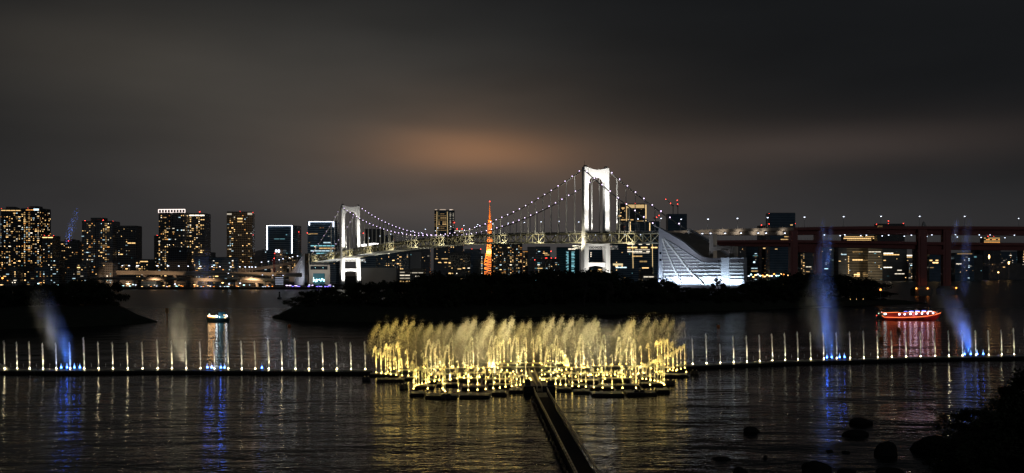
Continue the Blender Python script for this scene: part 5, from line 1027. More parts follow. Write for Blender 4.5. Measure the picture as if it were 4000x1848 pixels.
# ================================================================ FOUNTAIN
def water_drop_material(name, col, tr=.5, alpha=.0):
    m = bpy.data.materials.new(name); m.use_nodes = True; nt = m.node_tree; nt.nodes.clear(); L = nt.links.new
    o = nt.nodes.new('ShaderNodeOutputMaterial'); d = nt.nodes.new('ShaderNodeBsdfDiffuse'); t = nt.nodes.new('ShaderNodeBsdfTranslucent'); mx = nt.nodes.new('ShaderNodeMixShader')
    d.inputs[0].default_value = (*col, 1); t.inputs[0].default_value = (*col, 1); mx.inputs[0].default_value = tr; L(d.outputs[0], mx.inputs[1]); L(t.outputs[0], mx.inputs[2])
    tp = nt.nodes.new('ShaderNodeBsdfTransparent'); m2 = nt.nodes.new('ShaderNodeMixShader'); m2.inputs[0].default_value = alpha; L(mx.outputs[0], m2.inputs[1]); L(tp.outputs[0], m2.inputs[2]); L(m2.outputs[0], o.inputs[0]); return m
M_drop = water_drop_material('aerated_water_spray', (.88, .9, .92), .5, .2)
M_fine = water_drop_material('fine_falling_spray', (.88, .9, .92), .5, .68)
def sliver(b, p, d, ln, wd, r):
    """one fleck of water, long side roughly along d, faces turned every way"""
    d = (Vector(d) + Vector((r.gauss(0, .45), r.gauss(0, .45), r.gauss(0, .35)))).normalized(); n = Vector((r.gauss(0, 1), r.gauss(0, 1), r.gauss(0, 1))); s = d.cross(n)
    if s.length < 1e-3: return
    s = s.normalized() * wd * .5; d = d * ln * .5; p = Vector(p); b.face([p - d, p + s, p + d, p - s])
# prototypes are one metre tall; each jet object is scaled to its height
def jet_thin(seed):                                                   # straight needle with a ragged left edge near the top
    r = random.Random(seed); b = MB()
    for i in range(150): z = r.random(); sliver(b, (r.gauss(0, .007) - .02 * z * z, r.gauss(0, .007), z * .93), (0, 0, 1), .08, .021 + .008 * (1 - z), r)
    for i in range(130): z = .3 + .67 * r.random() ** .7; sliver(b, (-.022 * z - abs(r.gauss(0, .022)) * (z * 1.2) + .004, r.gauss(0, .012), z), (-.2, 0, 1), .035, .014, r)
    for i in range(26): z = .9 + .1 * r.random(); sliver(b, (-.028 + r.gauss(0, .006), r.gauss(0, .005), z), (0, 0, 1), .04, .010, r)
    return b.data('water_spray', M_drop)
def jet_hook(seed):                                                   # stem, puffed head blown over to the left
    r = random.Random(seed); b = MB()
    for i in range(130): z = r.random() * .92; sliver(b, (-.03 * z * z + r.gauss(0, .007), r.gauss(0, .007), z), (0, 0, 1), .08, .046, r)
    for i in range(150):
        t = r.random(); x = -.03 - .10 * t + r.gauss(0, .022); z = .95 - .13 * t * t * 1.3 + r.gauss(0, .03); sliver(b, (x, r.gauss(0, .03), z), (-.5, 0, -.4), .05, .034, r)
    for i in range(36): t = r.random(); sliver(b, (-.12 - .05 * r.random(), r.gauss(0, .04), .84 - .25 * t), (-.1, 0, -1), .03, .012, r)
    return b.data('water_spray', M_drop)
def jet_feather(seed):                                                # white jet with a long drooping feather
    r = random.Random(seed); b = MB()
    for i in range(170): z = r.random() * .97; sliver(b, (-.045 * z * z + r.gauss(0, .004 + .01 * z), r.gauss(0, .005 + .01 * z), z), (0, 0, 1), .06, .024, r)
    for i in range(330):
        t = r.random() ** .75; x = -.045 - .13 * t - abs(r.gauss(0, .018)) + .02 * r.random(); z = .99 - .52 * t * t + r.gauss(0, .012 + .06 * t); sliver(b, (x, r.gauss(0, .03), z), (-.25, 0, -1), .045, .014, r)
    return b.data('water_spray', M_drop)
def jet_tall(seed, q=1.0):                                                   # high jet breaking into a broad falling curtain
    r = random.Random(seed); b = MB()
    for i in range(int(240 * (q if q < 1 else 1))): z = r.random() * .98; sliver(b, (-.05 * z * z + r.gauss(0, .002 + .007 * z), r.gauss(0, .003 + .007 * z), z), (0, 0, 1), .035, .009, r)
    wsp = [(r.uniform(-.03, .02), r.uniform(.0, .10), r.uniform(.5, 1.0), r.uniform(.010, .026)) for _ in range(6)]
    for i in range(int(2000 * q)):
        k, dz, ln, sp = wsp[r.randrange(6)]; t = r.random() ** .8 * ln
        x = -.05 + k - .20 * t * (.8 + .5 * t) + r.gauss(0, sp * (.8 + 2.4 * t)); z = 1.0 - dz - .62 * t * (.25 + .75 * t) + r.gauss(0, .022 + .03 * t)
        if z < .1: continue
        sliver(b, (x, r.gauss(0, .05 + .09 * t), z), (-.38, 0, -1), .020 + .012 * r.random(), .0046, r)
    for i in range(int(1100 * q)):                                             # loose drops that merge the neighbouring curtains
        t = r.random() ** .8; sliver(b, (-.10 - .10 * t + r.gauss(0, .09), r.gauss(0, .14), .93 - .68 * t + r.gauss(0, .03)), (-.38, 0, -1), .018, .0038, r)
    for i in range(70): sliver(b, (-.06 + r.gauss(0, .03), r.gauss(0, .05), 1.0 + abs(r.gauss(0, .04))), (0, 0, -1), .010, .0046, r)
    return b.data('water_spray', M_fine)
def jet_short(seed):                                                  # stubby boiling spout
    r = random.Random(seed); b = MB()
    for i in range(150): z = r.random() ** 1.1; w = .13 * (1 - z) ** .6 + .035; sliver(b, (r.gauss(0, w * .5) - .03 * z, r.gauss(0, w * .5), z), (0, 0, 1), .16, .07, r)
    return b.data('water_spray', M_drop)
def jet_ring(seed):                                                   # faint little spout with a looped head
    r = random.Random(seed); b = MB()
    for i in range(16): z = r.random(); sliver(b, (r.gauss(0, .03), 0, z * .6), (0, 0, 1), .16, .035, r)
    for i in range(26): a = r.random() * 6.28; sliver(b, (.11 * math.cos(a), r.gauss(0, .05), .72 + .22 * math.sin(a)), (math.sin(a), 0, math.cos(a)), .1, .03, r)
    return b.data('water_spray', M_drop)
PR = {'thin': [jet_thin(i) for i in range(4)], 'hook': [jet_hook(i + 9) for i in range(5)], 'white': [jet_feather(i + 19) for i in range(4)], 'tall': [jet_tall(i + 29) for i in range(5)], 'veil': [jet_tall(i + 60, .5) for i in range(5)], 'short': [jet_short(i + 39) for i in range(4)], 'ring': [jet_ring(i + 49) for i in range(3)]}
def nozzle(m, r=.17):
    b = MB(); b.tube([(0, 0, 0), (0, 0, r), (0, 0, r * 1.9)], [r, r * .75, r * .12], 10); return b.data('nozzle_lamp', m)
NZ = {'gold': nozzle(emis('gold_nozzle_lamp', (1, .70, .18), 9, True)), 'white': nozzle(emis('white_nozzle_lamp', (1, .82, .46), 42, True), .14), 'blue': nozzle(emis('blue_nozzle_lamp', (.05, .17, 1), 26, True), .24), 'dim': nozzle(emis('gold_dot_lamp', (1, .72, .2), 9, True), .15)}
GOLD = (1, .67, .14); WARMW = (1, .86, .58)
LD = {}
def jet_light(e, h, power, col, ang=70):
    key = (round(h, 1), round(power, -1), col)
    if key not in LD:
        l = bpy.data.lights.new('nozzle_spotlight', 'SPOT'); l.energy = max(10, key[1]); l.spot_size = R(ang); l.spot_blend = .6; l.color = col; l.shadow_soft_size = .25; LD[key] = l
    o = bpy.data.objects.new('nozzle_spotlight', LD[key]); COL.objects.link(o); o.parent = e; d = 1.3 if h > 2 else .7
    o.location = (-.1, -d, .15); o.rotation_euler = (Vector((-.02 * h, 0, h * .62)) - Vector((-.1, -d, .15))).to_track_quat('-Z', 'Y').to_euler(); return o
ZJ = .9
seedc = [0]
def jet(kind, px, yb, yt, label, group, nz, power, col, cat='water jet', name='water_jet', zj=ZJ, Y=None):
    if Y is None: Y = wy(yb, zj)
    h = max(.5, (yb - yt) * Y / F); seedc[0] += 1
    e = empty(name, ((px - 2000) / F * Y, Y, zj), label, cat, group); me = PR[kind][seedc[0] % len(PR[kind])]
    q = h if kind in ('tall', 'white', 'veil') else (h * .9 if kind != 'short' else min(h, 2.2)); q = max(q, .9)
    if kind == 'hook': q = 3.2 + h * .35
    if kind == 'thin': q = h * 1.0
    link('water_spray', me, e, (0, 0, .1), (q, q, h))
    if kind != 'ring': link('nozzle_lamp', NZ[nz], e)
    if power: jet_light(e, h, power, col)
    return e
# ---- the long pontoon lines either side
def line_y(px):                                                       # row of the nozzle line in the photo
    S = [(-60, 1441), (700, 1440), (1430, 1443), (2640, 1425), (2705, 1422), (3165, 1403), (3700, 1390), (4060, 1383)]
    for (a, ya), (b, yb) in zip(S, S[1:]):
        if a <= px <= b: return ya + (yb - ya) * (px - a) / (b - a)
    return S[-1][1]
z = 2.644
LJ = [(18, 480), (67, 492), (116, 490), (168, 505), (220, 503), (274, 495), (329, 448), (385, 490), (441, 495), (499, 498), (557, 495), (616, 470), (672, 478)]
LJ = [(x, 1150 + t / z) for x, t in LJ] + [(650 + x / z, 1150 + t / z) for x, t in ((205, 490), (352, 492), (495, 480), (640, 472), (778, 480), (918, 484), (1057, 465), (1194, 480), (1333, 455), (1472, 492), (1615, 495), (1760, 503), (1907, 498), (2055, 488))]
RJ = [(2600 + x / z, 1150 + t / z) for x, t in ((280, 455), (423, 410), (565, 515), (704, 432), (840, 428), (973, 422), (1103, 408), (1235, 402), (1367, 388), (1500, 395), (1634, 395), (1769, 395))] + [(3200 + x / z, 1150 + t / z) for x, t in ((320, 385), (461, 380), (604, 375), (750, 375), (898, 375), (1048, 383), (1197, 362), (1340, 375), (1481, 375), (1618, 375), (1752, 372), (1885, 368), (2013, 352), (2130, 355))]
for i, (x, t) in enumerate(sorted(LJ, reverse=True)):
    jet('thin', x, line_y(x), t, 'thin white needle jet on the left pontoon line, %s from the golden fountain' % ordw(i), 'needle jets on the left pontoon line', 'white', 2500 * (.6 + .07 * ((i * 7) % 11)), (1, .84, .48) if abs(x - 250) > 60 else (.8, .85, 1))
for i, (x, t) in enumerate(sorted(RJ)):
    jet('thin', x, line_y(x), t, 'thin white needle jet on the right pontoon line, %s from the golden fountain' % ordw(i), 'needle jets on the right pontoon line', 'white', 2500 * (.6 + .07 * ((i * 7) % 11)), (1, .84, .48))
for side, L_ in (('left', sorted([q[0] for q in LJ], reverse=True)), ('right', sorted(q[0] for q in RJ))):
    for i, (a, b) in enumerate(zip(L_, L_[1:])):
        x = (a + b) / 2; yb = line_y(x) - 5
        e = jet('ring', x, yb, yb - 15, 'small faint spout between needle jets on the %s pontoon line, %s from the golden fountain' % (side, ordw(i)), 'small spouts on the %s pontoon line' % side, 'dim', 25, (1, .9, .6), 'small spout', 'small_spout')
BLU = [(239, 'left'), (262, 'left'), (291, 'left'), (312, 'left'), (810, 'left'), (827, 'left'), (863, 'left'), (877, 'left'), (1023, 'left'), (3230, 'right'), (3249, 'right'), (3280, 'right'), (3299, 'right'), (3768, 'right'), (3792, 'right'), (3817, 'right'), (3841, 'right')]
cnt = {}
for x, sd in BLU:
    k = cnt.get(sd, 0); cnt[sd] = k + 1; yb = line_y(x) - 3
    e = jet('short', x, yb, yb - 17, 'short glowing blue spout on the %s pontoon line, %s from the left' % (sd, ordw(k)), 'blue spouts on the %s pontoon line' % sd, 'blue', 60 if x == 1023 else 300, (.12, .30, 1), 'blue spout', 'blue_spout')
    Y = e.location.y
M_pont = mat('wet_black_pontoon', (.014, .014, .014), .7, 0, .3, 1.2, .12); M_pdeck = mat('wet_grey_deck_plates', (.07, .066, .06), .3, 0, .35, .8, .4); M_pipe = mat('galvanised_pipe', (.75, .72, .62), .38, .8, .1, 1)
def pontoon(px0, px1, y, label, group, wd=3.2, h=.75, name='pontoon'):
    ya, yb_ = (y(px0), y(px1)) if callable(y) else (y, y); A = on(px0, ya, h); C_ = on(px1, yb_, h); d = (C_ - A); L_ = d.length; ang = math.atan2(d.y, d.x)
    e = empty(name, (A.x, A.y, 0), label, 'pontoon', group, ang); b = MB(); b.box((L_ / 2, wd / 2 - 1.2, h / 2 - .25), (L_ - .25, wd, h + .3)); b.box((L_ / 2, -1.35, .35), (L_ - .6, .3, .34)); b.build('hull', M_pont, e)
    b = MB(); b.box((L_ / 2, wd / 2 - 1.2, h - .06), (L_ - .5, wd - .3, .12)); n = int(L_ / 2.4)
    for i in range(n): b.box((1 + i * 2.4, wd / 2 - 1.2, h + .03), (.08, wd - .4, .08))
    b.build('deck', M_pdeck, e); b = MB(); b.tube([(.3, .5, h + .18), (L_ - .3, .5, h + .18)], .12, 6)
    for i in range(max(1, n // 2)): b.box((2.2 + i * 4.8, 1.1, h + .2), (.7, .5, .32))
    b.build('supply_pipe', M_pipe, e); return e
i = 0; px = 1452
while px > -60: pontoon(px - 118, px, lambda q: line_y(q) + 7, 'black floating pontoon of the left line, %s from the golden fountain' % ordw(i), 'pontoons of the left line'); px -= 119; i += 1
i = 0; px = 2640
while px < 4040: pontoon(px, px + 118, lambda q: line_y(q) + 7, 'black floating pontoon of the right line, %s from the golden fountain' % ordw(i), 'pontoons of the right line'); px += 119; i += 1
# ---- the golden centrepiece
S1 = 4.578
def cv(ox, L_, oy=1300): return [(ox + x / S1, oy + a / S1, oy + b / S1) for x, a, b in L_]
HOOK = cv(1420, [(228, 715, 250), (315, 730, 290), (397, 740, 335), (430, 705, 200), (467, 632, 390), (488, 750, 240), (545, 648, 195), (587, 762, 430), (628, 695, 180), (652, 625, 265), (690, 770, 460), (790, 620, 300), (803, 775, 505), (895, 1005, 510), (912, 965, 560), (948, 945, 330), (922, 785, 560), (990, 930, 610), (1048, 915, 600), (1112, 905, 650), (1148, 1005, 460), (1175, 888, 620), (1268, 875, 690), (1357, 860, 700), (1072, 615, 365), (1330, 618, 420), (1412, 1000, 410), (1430, 1025, 680), (1458, 1055, 455), (1455, 845, 720), (1458, 615, 450)]) \
  + cv(1740, [(110, 615, 485), (230, 620, 505), (230, 1045, 615), (410, 1035, 640), (573, 1025, 620), (720, 1015, 640), (853, 1000, 665), (973, 990, 680), (1075, 972, 700), (1185, 962, 740), (1268, 945, 770), (1340, 938, 770), (343, 620, 530), (405, 640, 575), (573, 640, 590), (918, 540, 225), (980, 530, 165), (1050, 520, 140), (1175, 510, 100), (1310, 520, 90), (1450, 535, 80), (1580, 515, 110), (820, 620, 260), (795, 600, 340), (770, 610, 345)]) \
  + cv(2060, [(372, 510, 260), (457, 517, 205), (527, 525, 240), (590, 535, 285), (637, 545, 325), (660, 580, 355), (700, 590, 390), (735, 590, 450), (503, 925, 790), (590, 935, 775), (687, 940, 750), (803, 960, 700), (918, 965, 700), (1047, 972, 680), (1190, 982, 640), (1347, 988, 620), (1515, 990, 680), (1183, 585, 475), (1290, 580, 455), (1410, 560, 410), (1503, 775, 560)]) \
  + cv(2360, [(148, 570, 395), (272, 570, 345), (398, 562, 300), (330, 995, 640), (570, 995, 520), (245, 790, 675), (333, 745, 650), (365, 795, 640), (470, 800, 620), (530, 560, 280), (615, 735, 590), (665, 553, 240), (805, 560, 190), (685, 828, 580), (710, 728, 555), (752, 835, 560), (820, 938, 530), (833, 848, 530), (828, 715, 530), (900, 862, 490), (935, 708, 480), (960, 877, 480), (1012, 892, 405), (1048, 910, 420), (1075, 935, 500), (1037, 700, 430), (955, 558, 150), (1083, 575, 95), (1028, 560, 110), (1143, 560, 110), (1137, 690, 400), (1240, 630, 155), (1225, 680, 350), (1305, 668, 300), (1372, 650, 245), (1443, 632, 210)])
WHITE = cv(1420, [(1212, 755, 135), (1293, 795, 190), (1373, 665, 130), (1545, 845, 235), (1603, 600, 100)]) + cv(1740, [(420, 875, 255), (500, 600, 90), (940, 570, 70), (865, 610, 60), (1285, 578, 60), (1437, 860, 265)]) \
  + cv(2060, [(232, 545, 45), (257, 575, 80), (420, 885, 260), (557, 553, 55), (965, 870, 260), (997, 630, 45), (1012, 570, 60), (1387, 830, 230), (1403, 570, 50)]) + cv(2360, [(303, 610, 85), (305, 795, 200), (497, 655, 75), (568, 690, 130)])
TALLB = cv(1740, [(363, 740, 0), (593, 650, 0), (580, 790, 0), (875, 895, 0), (1263, 555, 0), (1275, 840, 0), (890, 820, 0)]) + cv(2060, [(683, 590, 0), (515, 825, 0), (865, 795, 0), (1147, 760, 0), (1260, 665, 0), (1325, 705, 0)]) + cv(2360, [(515, 745, 0), (573, 815, 0)])
SHORT = cv(1420, [(1545, 850, 735)]) + cv(1740, [(95, 840, 700), (210, 825, 750), (252, 795, 715), (333, 815, 760), (463, 635, 560), (463, 810, 770), (405, 790, 735), (610, 800, 770), (787, 680, 640), (680, 640, 605), (935, 635, 600), (1010, 675, 645), (1100, 685, 660), (1405, 895, 780), (1450, 880, 790), (1500, 855, 780), (1525, 855, 790), (780, 605, 480), (865, 612, 470), (835, 618, 500)]) \
  + cv(2060, [(40, 860, 790), (60, 850, 800), (225, 820, 780), (260, 850, 815), (303, 850, 810), (357, 880, 815), (420, 880, 800), (790, 655, 615), (877, 620, 575), (972, 610, 540), (1075, 605, 505), (695, 665, 635), (567, 665, 640), (612, 680, 655), (1085, 770, 730), (1120, 755, 735), (955, 750, 725), (1235, 775, 715), (1277, 755, 715), (1425, 760, 695), (1370, 770, 700), (1565, 755, 675), (1620, 790, 670), (680, 590, 510), (715, 592, 470), (738, 596, 490), (510, 925, 850)])
DOT = cv(1740, [(560, 785, 0), (720, 775, 0), (765, 793, 0), (990, 690, 0), (1163, 720, 0), (1212, 690, 0), (1238, 740, 0), (1140, 778, 0), (1360, 675, 0), (1377, 745, 0), (1545, 685, 0), (1458, 770, 0)]) + cv(2060, [(258, 672, 0), (390, 685, 0), (490, 668, 0), (312, 740, 0), (465, 708, 0), (535, 690, 0), (545, 765, 0), (625, 740, 0), (748, 765, 0), (258, 745, 0)])
PT = [(1465, 1263), (1500, 1258), (1535, 1251), (1572, 1249), (1600, 1248), (1635, 1259), (1670, 1268), (1710, 1265), (1745, 1261), (1778, 1260), (1812, 1247), (1838, 1251), (1865, 1245), (1900, 1240), (1928, 1243), (1958, 1250), (2000, 1245), (2028, 1258), (2055, 1255), (2108, 1250), (2140, 1242), (2178, 1240), (2205, 1245), (2258, 1243), (2285, 1255), (2312, 1245), (2350, 1257), (2405, 1265), (2450, 1252), (2487, 1245), (2518, 1236), (2550, 1245), (2590, 1240), (2615, 1248), (2655, 1250)]
def band(y): return 'rear' if y < 1440 else ('middle' if y < 1487 else 'front')
def emit_all(kind, L_, word, grp, nz, fpow, col):
    by = {}
    for q in L_: by.setdefault(band(q[1]), []).append(q)
    for bn, lst in by.items():
        for i, (x, yb, yt) in enumerate(sorted(lst)):
            Y = wy(yb, ZJ); h = (yb - yt) * Y / F
            jet(kind, x, yb, yt, '%s, %s rows of the fountain, %s from the left' % (word, bn, ordw(i)), grp + ', %s rows' % bn, nz, fpow(h), col)
emit_all('hook', HOOK, 'hooked golden jet', 'hooked golden jets', 'gold', lambda h: 700 + 115 * h * h, GOLD)
emit_all('white', WHITE, 'feathery white jet drooping left', 'feathery white jets', 'gold', lambda h: 900 + 95 * h * h, (1, .80, .34))
emit_all('short', SHORT, 'stubby bright golden spout', 'stubby golden spouts', 'gold', lambda h: 420, GOLD)
tb = sorted(TALLB); used = set(); TL = []
for x, t in PT:                                                       # pair every plume with the nearest bright base, else a base on the rear arc
    c = min((q for q in tb if q not in used), key=lambda q: abs(q[0] - x - 22), default=None); hit = 0
    if c and abs(c[0] - x - 22) < 24: used.add(c); TL.append((c[0], c[1], t, 1))
    else: TL.append((x + 26, 1424 + 26 * ((x - 2060) / 600) ** 2 + (abs(int(x) * 13) % 14), t, 0))
for i, (x, yb, yt, hit) in enumerate(sorted(TL)):
    Y = wy(yb, ZJ); h = (yb - yt) * Y / F
    k = (1 - .65 * min(1, abs((x - 2010) / 640)) ** 2) * (.6 + .7 * ((x * 7) % 10) / 10)
    jet('tall' if hit or abs(x - 2010) < 330 else 'veil', x, yb, yt, 'tall jet breaking into a falling golden spray curtain, %s from the left' % ordw(i), 'tall curtain jets', 'gold', (600 + 46 * h * h) * k * (1.5 if hit else .55), (1, .80, .36) if hit else (1, .67, .14))
for i, (x, yb, yt) in enumerate(sorted(DOT)):
    Y = wy(yb, .7); e = empty('floating_lamp', ((x - 2000) / F * Y, Y, .55), 'tiny golden lamp dot among the inner pontoons, %s from the left' % ordw(i), 'lamp', 'golden lamp dots'); link('nozzle_lamp', NZ['dim'], e)
def flood(px, y, power, ang, to_h, col=GOLD): p = on(px, y, 1.0); spot('fountain_floodlight', p, (p.x - 2, p.y + 4, to_h), power, ang, .9, col, .5)
for px, y in ((1560, 1470), (1700, 1480), (1830, 1490), (1960, 1490), (2120, 1490), (2240, 1490), (2370, 1490), (2500, 1475), (2620, 1465)): flood(px, y, 5200, 110, 10)
# pontoons of the centrepiece: short straight floats laid along arcs
CP = [(1600, 1662, 1536, 3.5), (1660, 1790, 1545, 4.5), (1792, 1916, 1544, 4.5), (1918, 1982, 1533, 3), (1984, 2046, 1524, 3), (2172, 2236, 1519, 3), (2238, 2306, 1527, 3.2), (2308, 2440, 1537, 4.5), (2442, 2566, 1534, 4.5), (2560, 2616, 1523, 3.2),
      (1470, 1580, 1482, 4), (1582, 1640, 1476, 3), (2500, 2560, 1474, 3), (2562, 2688, 1464, 4), (1610, 1700, 1508, 3.5), (1702, 1800, 1500, 3), (1802, 1900, 1512, 3.4), (1905, 2000, 1504, 3), (2200, 2300, 1505, 3.2), (2302, 2400, 1512, 3), (2402, 2500, 1506, 3.4), (2502, 2600, 1498, 3.2),
      (1640, 1760, 1486, 3), (1764, 1880, 1480, 3), (1884, 1990, 1484, 3), (2110, 2220, 1482, 3), (2224, 2340, 1486, 3), (2344, 2460, 1480, 3), (1700, 1800, 1464, 3), (1804, 1900, 1460, 3), (1904, 2000, 1458, 3), (2100, 2200, 1458, 3), (2204, 2300, 1462, 3), (2304, 2400, 1458, 3),
      (1560, 1660, 1448, 3), (1664, 1790, 1442, 3), (1794, 1920, 1438, 3), (1924, 2050, 1436, 3), (2054, 2180, 1436, 3), (2184, 2310, 1438, 3), (2314, 2440, 1432, 3), (2444, 2560, 1434, 3), (2562, 2640, 1438, 3), (1900, 2020, 1422, 3), (2024, 2160, 1421, 3), (2164, 2240, 1422, 3), (1440, 1560, 1462, 3), (2006, 2100, 1470, 3)]
for i, (a, b, y, wd) in enumerate(sorted(CP, key=lambda q: (band(q[2]), q[0]))):
    bn = band(y); k = sorted([q for q in CP if band(q[2]) == bn]).index((a, b, y, wd)); pontoon(a, b, y, 'low dark float carrying nozzles in the %s of the golden fountain, %s from the left' % (bn, ordw(k)), 'fountain floats, %s' % bn, wd * 1.15, .42)
A = on(2045, 1535, 0); e = empty('control_platform', (A.x, A.y, 0), 'square dark control platform where the walkway meets the golden fountain', 'platform')
b = MB(); W = (2170 - 2045) / F * A.y; b.box((W / 2, 4, .55), (W, 8, 1.5)); b.build('hull', M_pont, e); MB().box((W / 2, 4, 1.36), (W - .4, 7.6, .12)).build('deck', M_pdeck, e)
MB().box((.9, 1, 2.0), (1.2, 1.2, 1.3)).build('control_cabinet', M_dark, e); MB().box((W - 1, 1.2, 1.9), (1.4, 1.1, 1.1)).build('control_cabinet', M_dark, e)
# ---- walkway from the near shore
def walkway():
    L0, L1 = on(2266, 1872, 1.6), on(2086, 1520, 1.6); R0, R1 = on(2352, 1872, 1.6), on(2138, 1520, 1.6); d = (L1 - L0).normalized(); n = Vector((d.y, -d.x, 0)); e = empty('walkway', (L0.x, L0.y, 0), 'long black floating walkway with pipe handrails leading to the golden fountain', 'walkway')
    inv = Matrix.Translation(-e.location); wd = 2.62; Ln = (L1 - L0).length + 1
    def pt(s, o, z): p = L0 + d * s + n * o; p.z = z; return p
    def pb(b, nm, m, sm=False): o = b.build(nm, m, e, sm); o.matrix_parent_inverse = inv; return o
    q = d.to_track_quat('Y', 'Z').to_matrix()
    b = MB(); b.bar(pt(-1, wd / 2, .35), pt(Ln - 6, wd / 2, .35), wd, .5); 
    for k in range(int(Ln / 3.2)): b.box(pt(k * 3.2 + 1.6, wd / 2, .1), (wd * .9, 2.2, .7), q)
    pb(b, 'deck', M_pont); b = MB(); b.bar(pt(Ln - 5.98, wd / 2, .5), pt(Ln, wd / 2, .72), wd - .2, .12); pb(b, 'ramp_plate', mat('bright_ramp_plate', (.32, .28, .2), .4, .2, .1, 1))
    for o in (0, wd):
        b = MB(); n_ = int(Ln / 2.35)
        b.tube([pt(-1, o, 1.62), pt(Ln - 6, o, 1.62), pt(Ln - 1, o, 1.9)], .115, 8); b.tube([pt(-1, o, 1.12), pt(Ln - 6, o, 1.12), pt(Ln - 1, o, 1.4)], .05, 6)
        pb(b, 'handrail', M_pipe)
        for k in range(n_ + 1): b = MB(); b.tube([pt(k * 2.35, o, .5), pt(k * 2.35, o, 1.66)], .06, 6); b.tube([pt(k * 2.35 - .09, o, 1.62), pt(k * 2.35 + .09, o, 1.62)], .13, 8); pb(b, 'rail_post', M_dark)
    r = random.Random(3); b = MB()                                     # hoses slung along the left side and right rail
    for k in range(70):
        s = r.uniform(0, Ln - 4); o = -.35 - r.random() * .5; b.tube([pt(s, o + .35, .9 + r.random() * .4), pt(s + r.uniform(.3, 1), o, .35), pt(s + r.uniform(1, 2), o - .1, .15)], .045, 5)
    b.tube([pt(k * 1.5, -.55 + .15 * math.sin(k * 2.1), .3 + .08 * math.sin(k * 1.3)) for k in range(int(Ln / 1.5))], .14, 6); pb(b, 'service_hose', M_dark)
walkway()
def inner_rail():
    e = None
    a0, a1, b0, b1 = on(2099, 1508, 1.9), on(2066, 1440, 1.9), on(2118, 1508, 1.9), on(2087, 1440, 1.9); e = empty('footbridge', (a0.x, a0.y, 0), 'narrow golden-lit footbridge rails running into the middle of the fountain', 'footbridge'); inv = Matrix.Translation(-e.location)
    for p, q in ((a0, a1), (b0, b1)):
        b = MB(); b.tube([p, q], .09, 8); n = 14
        for k in range(n + 1): c = p.lerp(q, k / n); b.tube([c, Vector((c.x, c.y, .7))], .05, 5)
        o = b.build('handrail', M_pipe, e); o.matrix_parent_inverse = inv
    b = MB(); b.face([Vector((a0.x, a0.y, .95)), Vector((b0.x, b0.y, .95)), Vector((b1.x, b1.y, .95)), Vector((a1.x, a1.y, .95))]); b.face([Vector((a1.x, a1.y, .8)), Vector((b1.x, b1.y, .8)), Vector((b0.x, b0.y, .8)), Vector((a0.x, a0.y, .8))]); o = b.build('deck', M_pdeck, e); o.matrix_parent_inverse = inv
inner_rail()
# ---- buoys
def buoy(px, y, label, group, r=.62, m=M_dark, nm='mooring_buoy'):
    p = on(px, y); e = empty(nm, (p.x, p.y, 0), label, 'buoy', group); MB().ball((0, 0, r * .55), r, 14, 9).build('float', m, e, True); MB().tube([(0, 0, r * 1.5), (0, 0, r * 1.75)], r * .18, 8).build('lifting_eye', M_pipe, e)
for i, (x, y) in enumerate(sorted([(1424, 1487), (1438, 1487), (1571, 1518), (1583, 1516), (1734, 1556), (1752, 1556), (2487, 1541), (2508, 1541), (2611, 1502), (2628, 1502), (2706, 1461), (2721, 1462)])): buoy(x, y, 'round black mooring buoy floating by the fountain pontoons, %s from the left' % ordw(i), 'black mooring buoys')
M_ob = mat('orange_buoy_paint', (.5, .13, .03), .5)
for x, y, t in ((1130, 1277, 'left of the golden fountain'), (2806, 1279, 'right of the golden fountain'), (3511, 1291, 'below the red pleasure boat'), (3442, 1328, 'between the needle jets below the red pleasure boat')): buoy(x, y, 'small orange buoy on open water ' + t, None, .8, M_ob, 'marker_buoy')
p = on(1092, 1169); e = empty('navigation_buoy', (p.x, p.y, 0), 'dark navigation buoy with lattice top near the tip of the wooded island', 'buoy'); MB().tube([(0, 0, -.3), (0, 0, 1.6), (0, 0, 2)], [2, 2, 1], 14).build('float', M_dark, e); MB().tube([(0, 0, 2), (0, 0, 5)], [.9, .5], 8).box((0, 0, 6), (1.1, 1.1, 1.6)).build('beacon_cage', M_dark, e)
p = on(653, 1252); e = empty('daymark', (p.x, p.y, 0), 'rusty post with a square day board standing in the water left of the small boat', 'daymark'); MB().tube([(0, 0, -1), (0, 0, 3.6)], .38, 10).build('post', mat('rusty_steel', (.12, .035, .02), .9, 0, .3, 1), e); MB().box((0, -.3, 5), (1.5, .3, 2.6)).build('board', mat('faded_orange_board', (.2, .08, .02), .8), e)
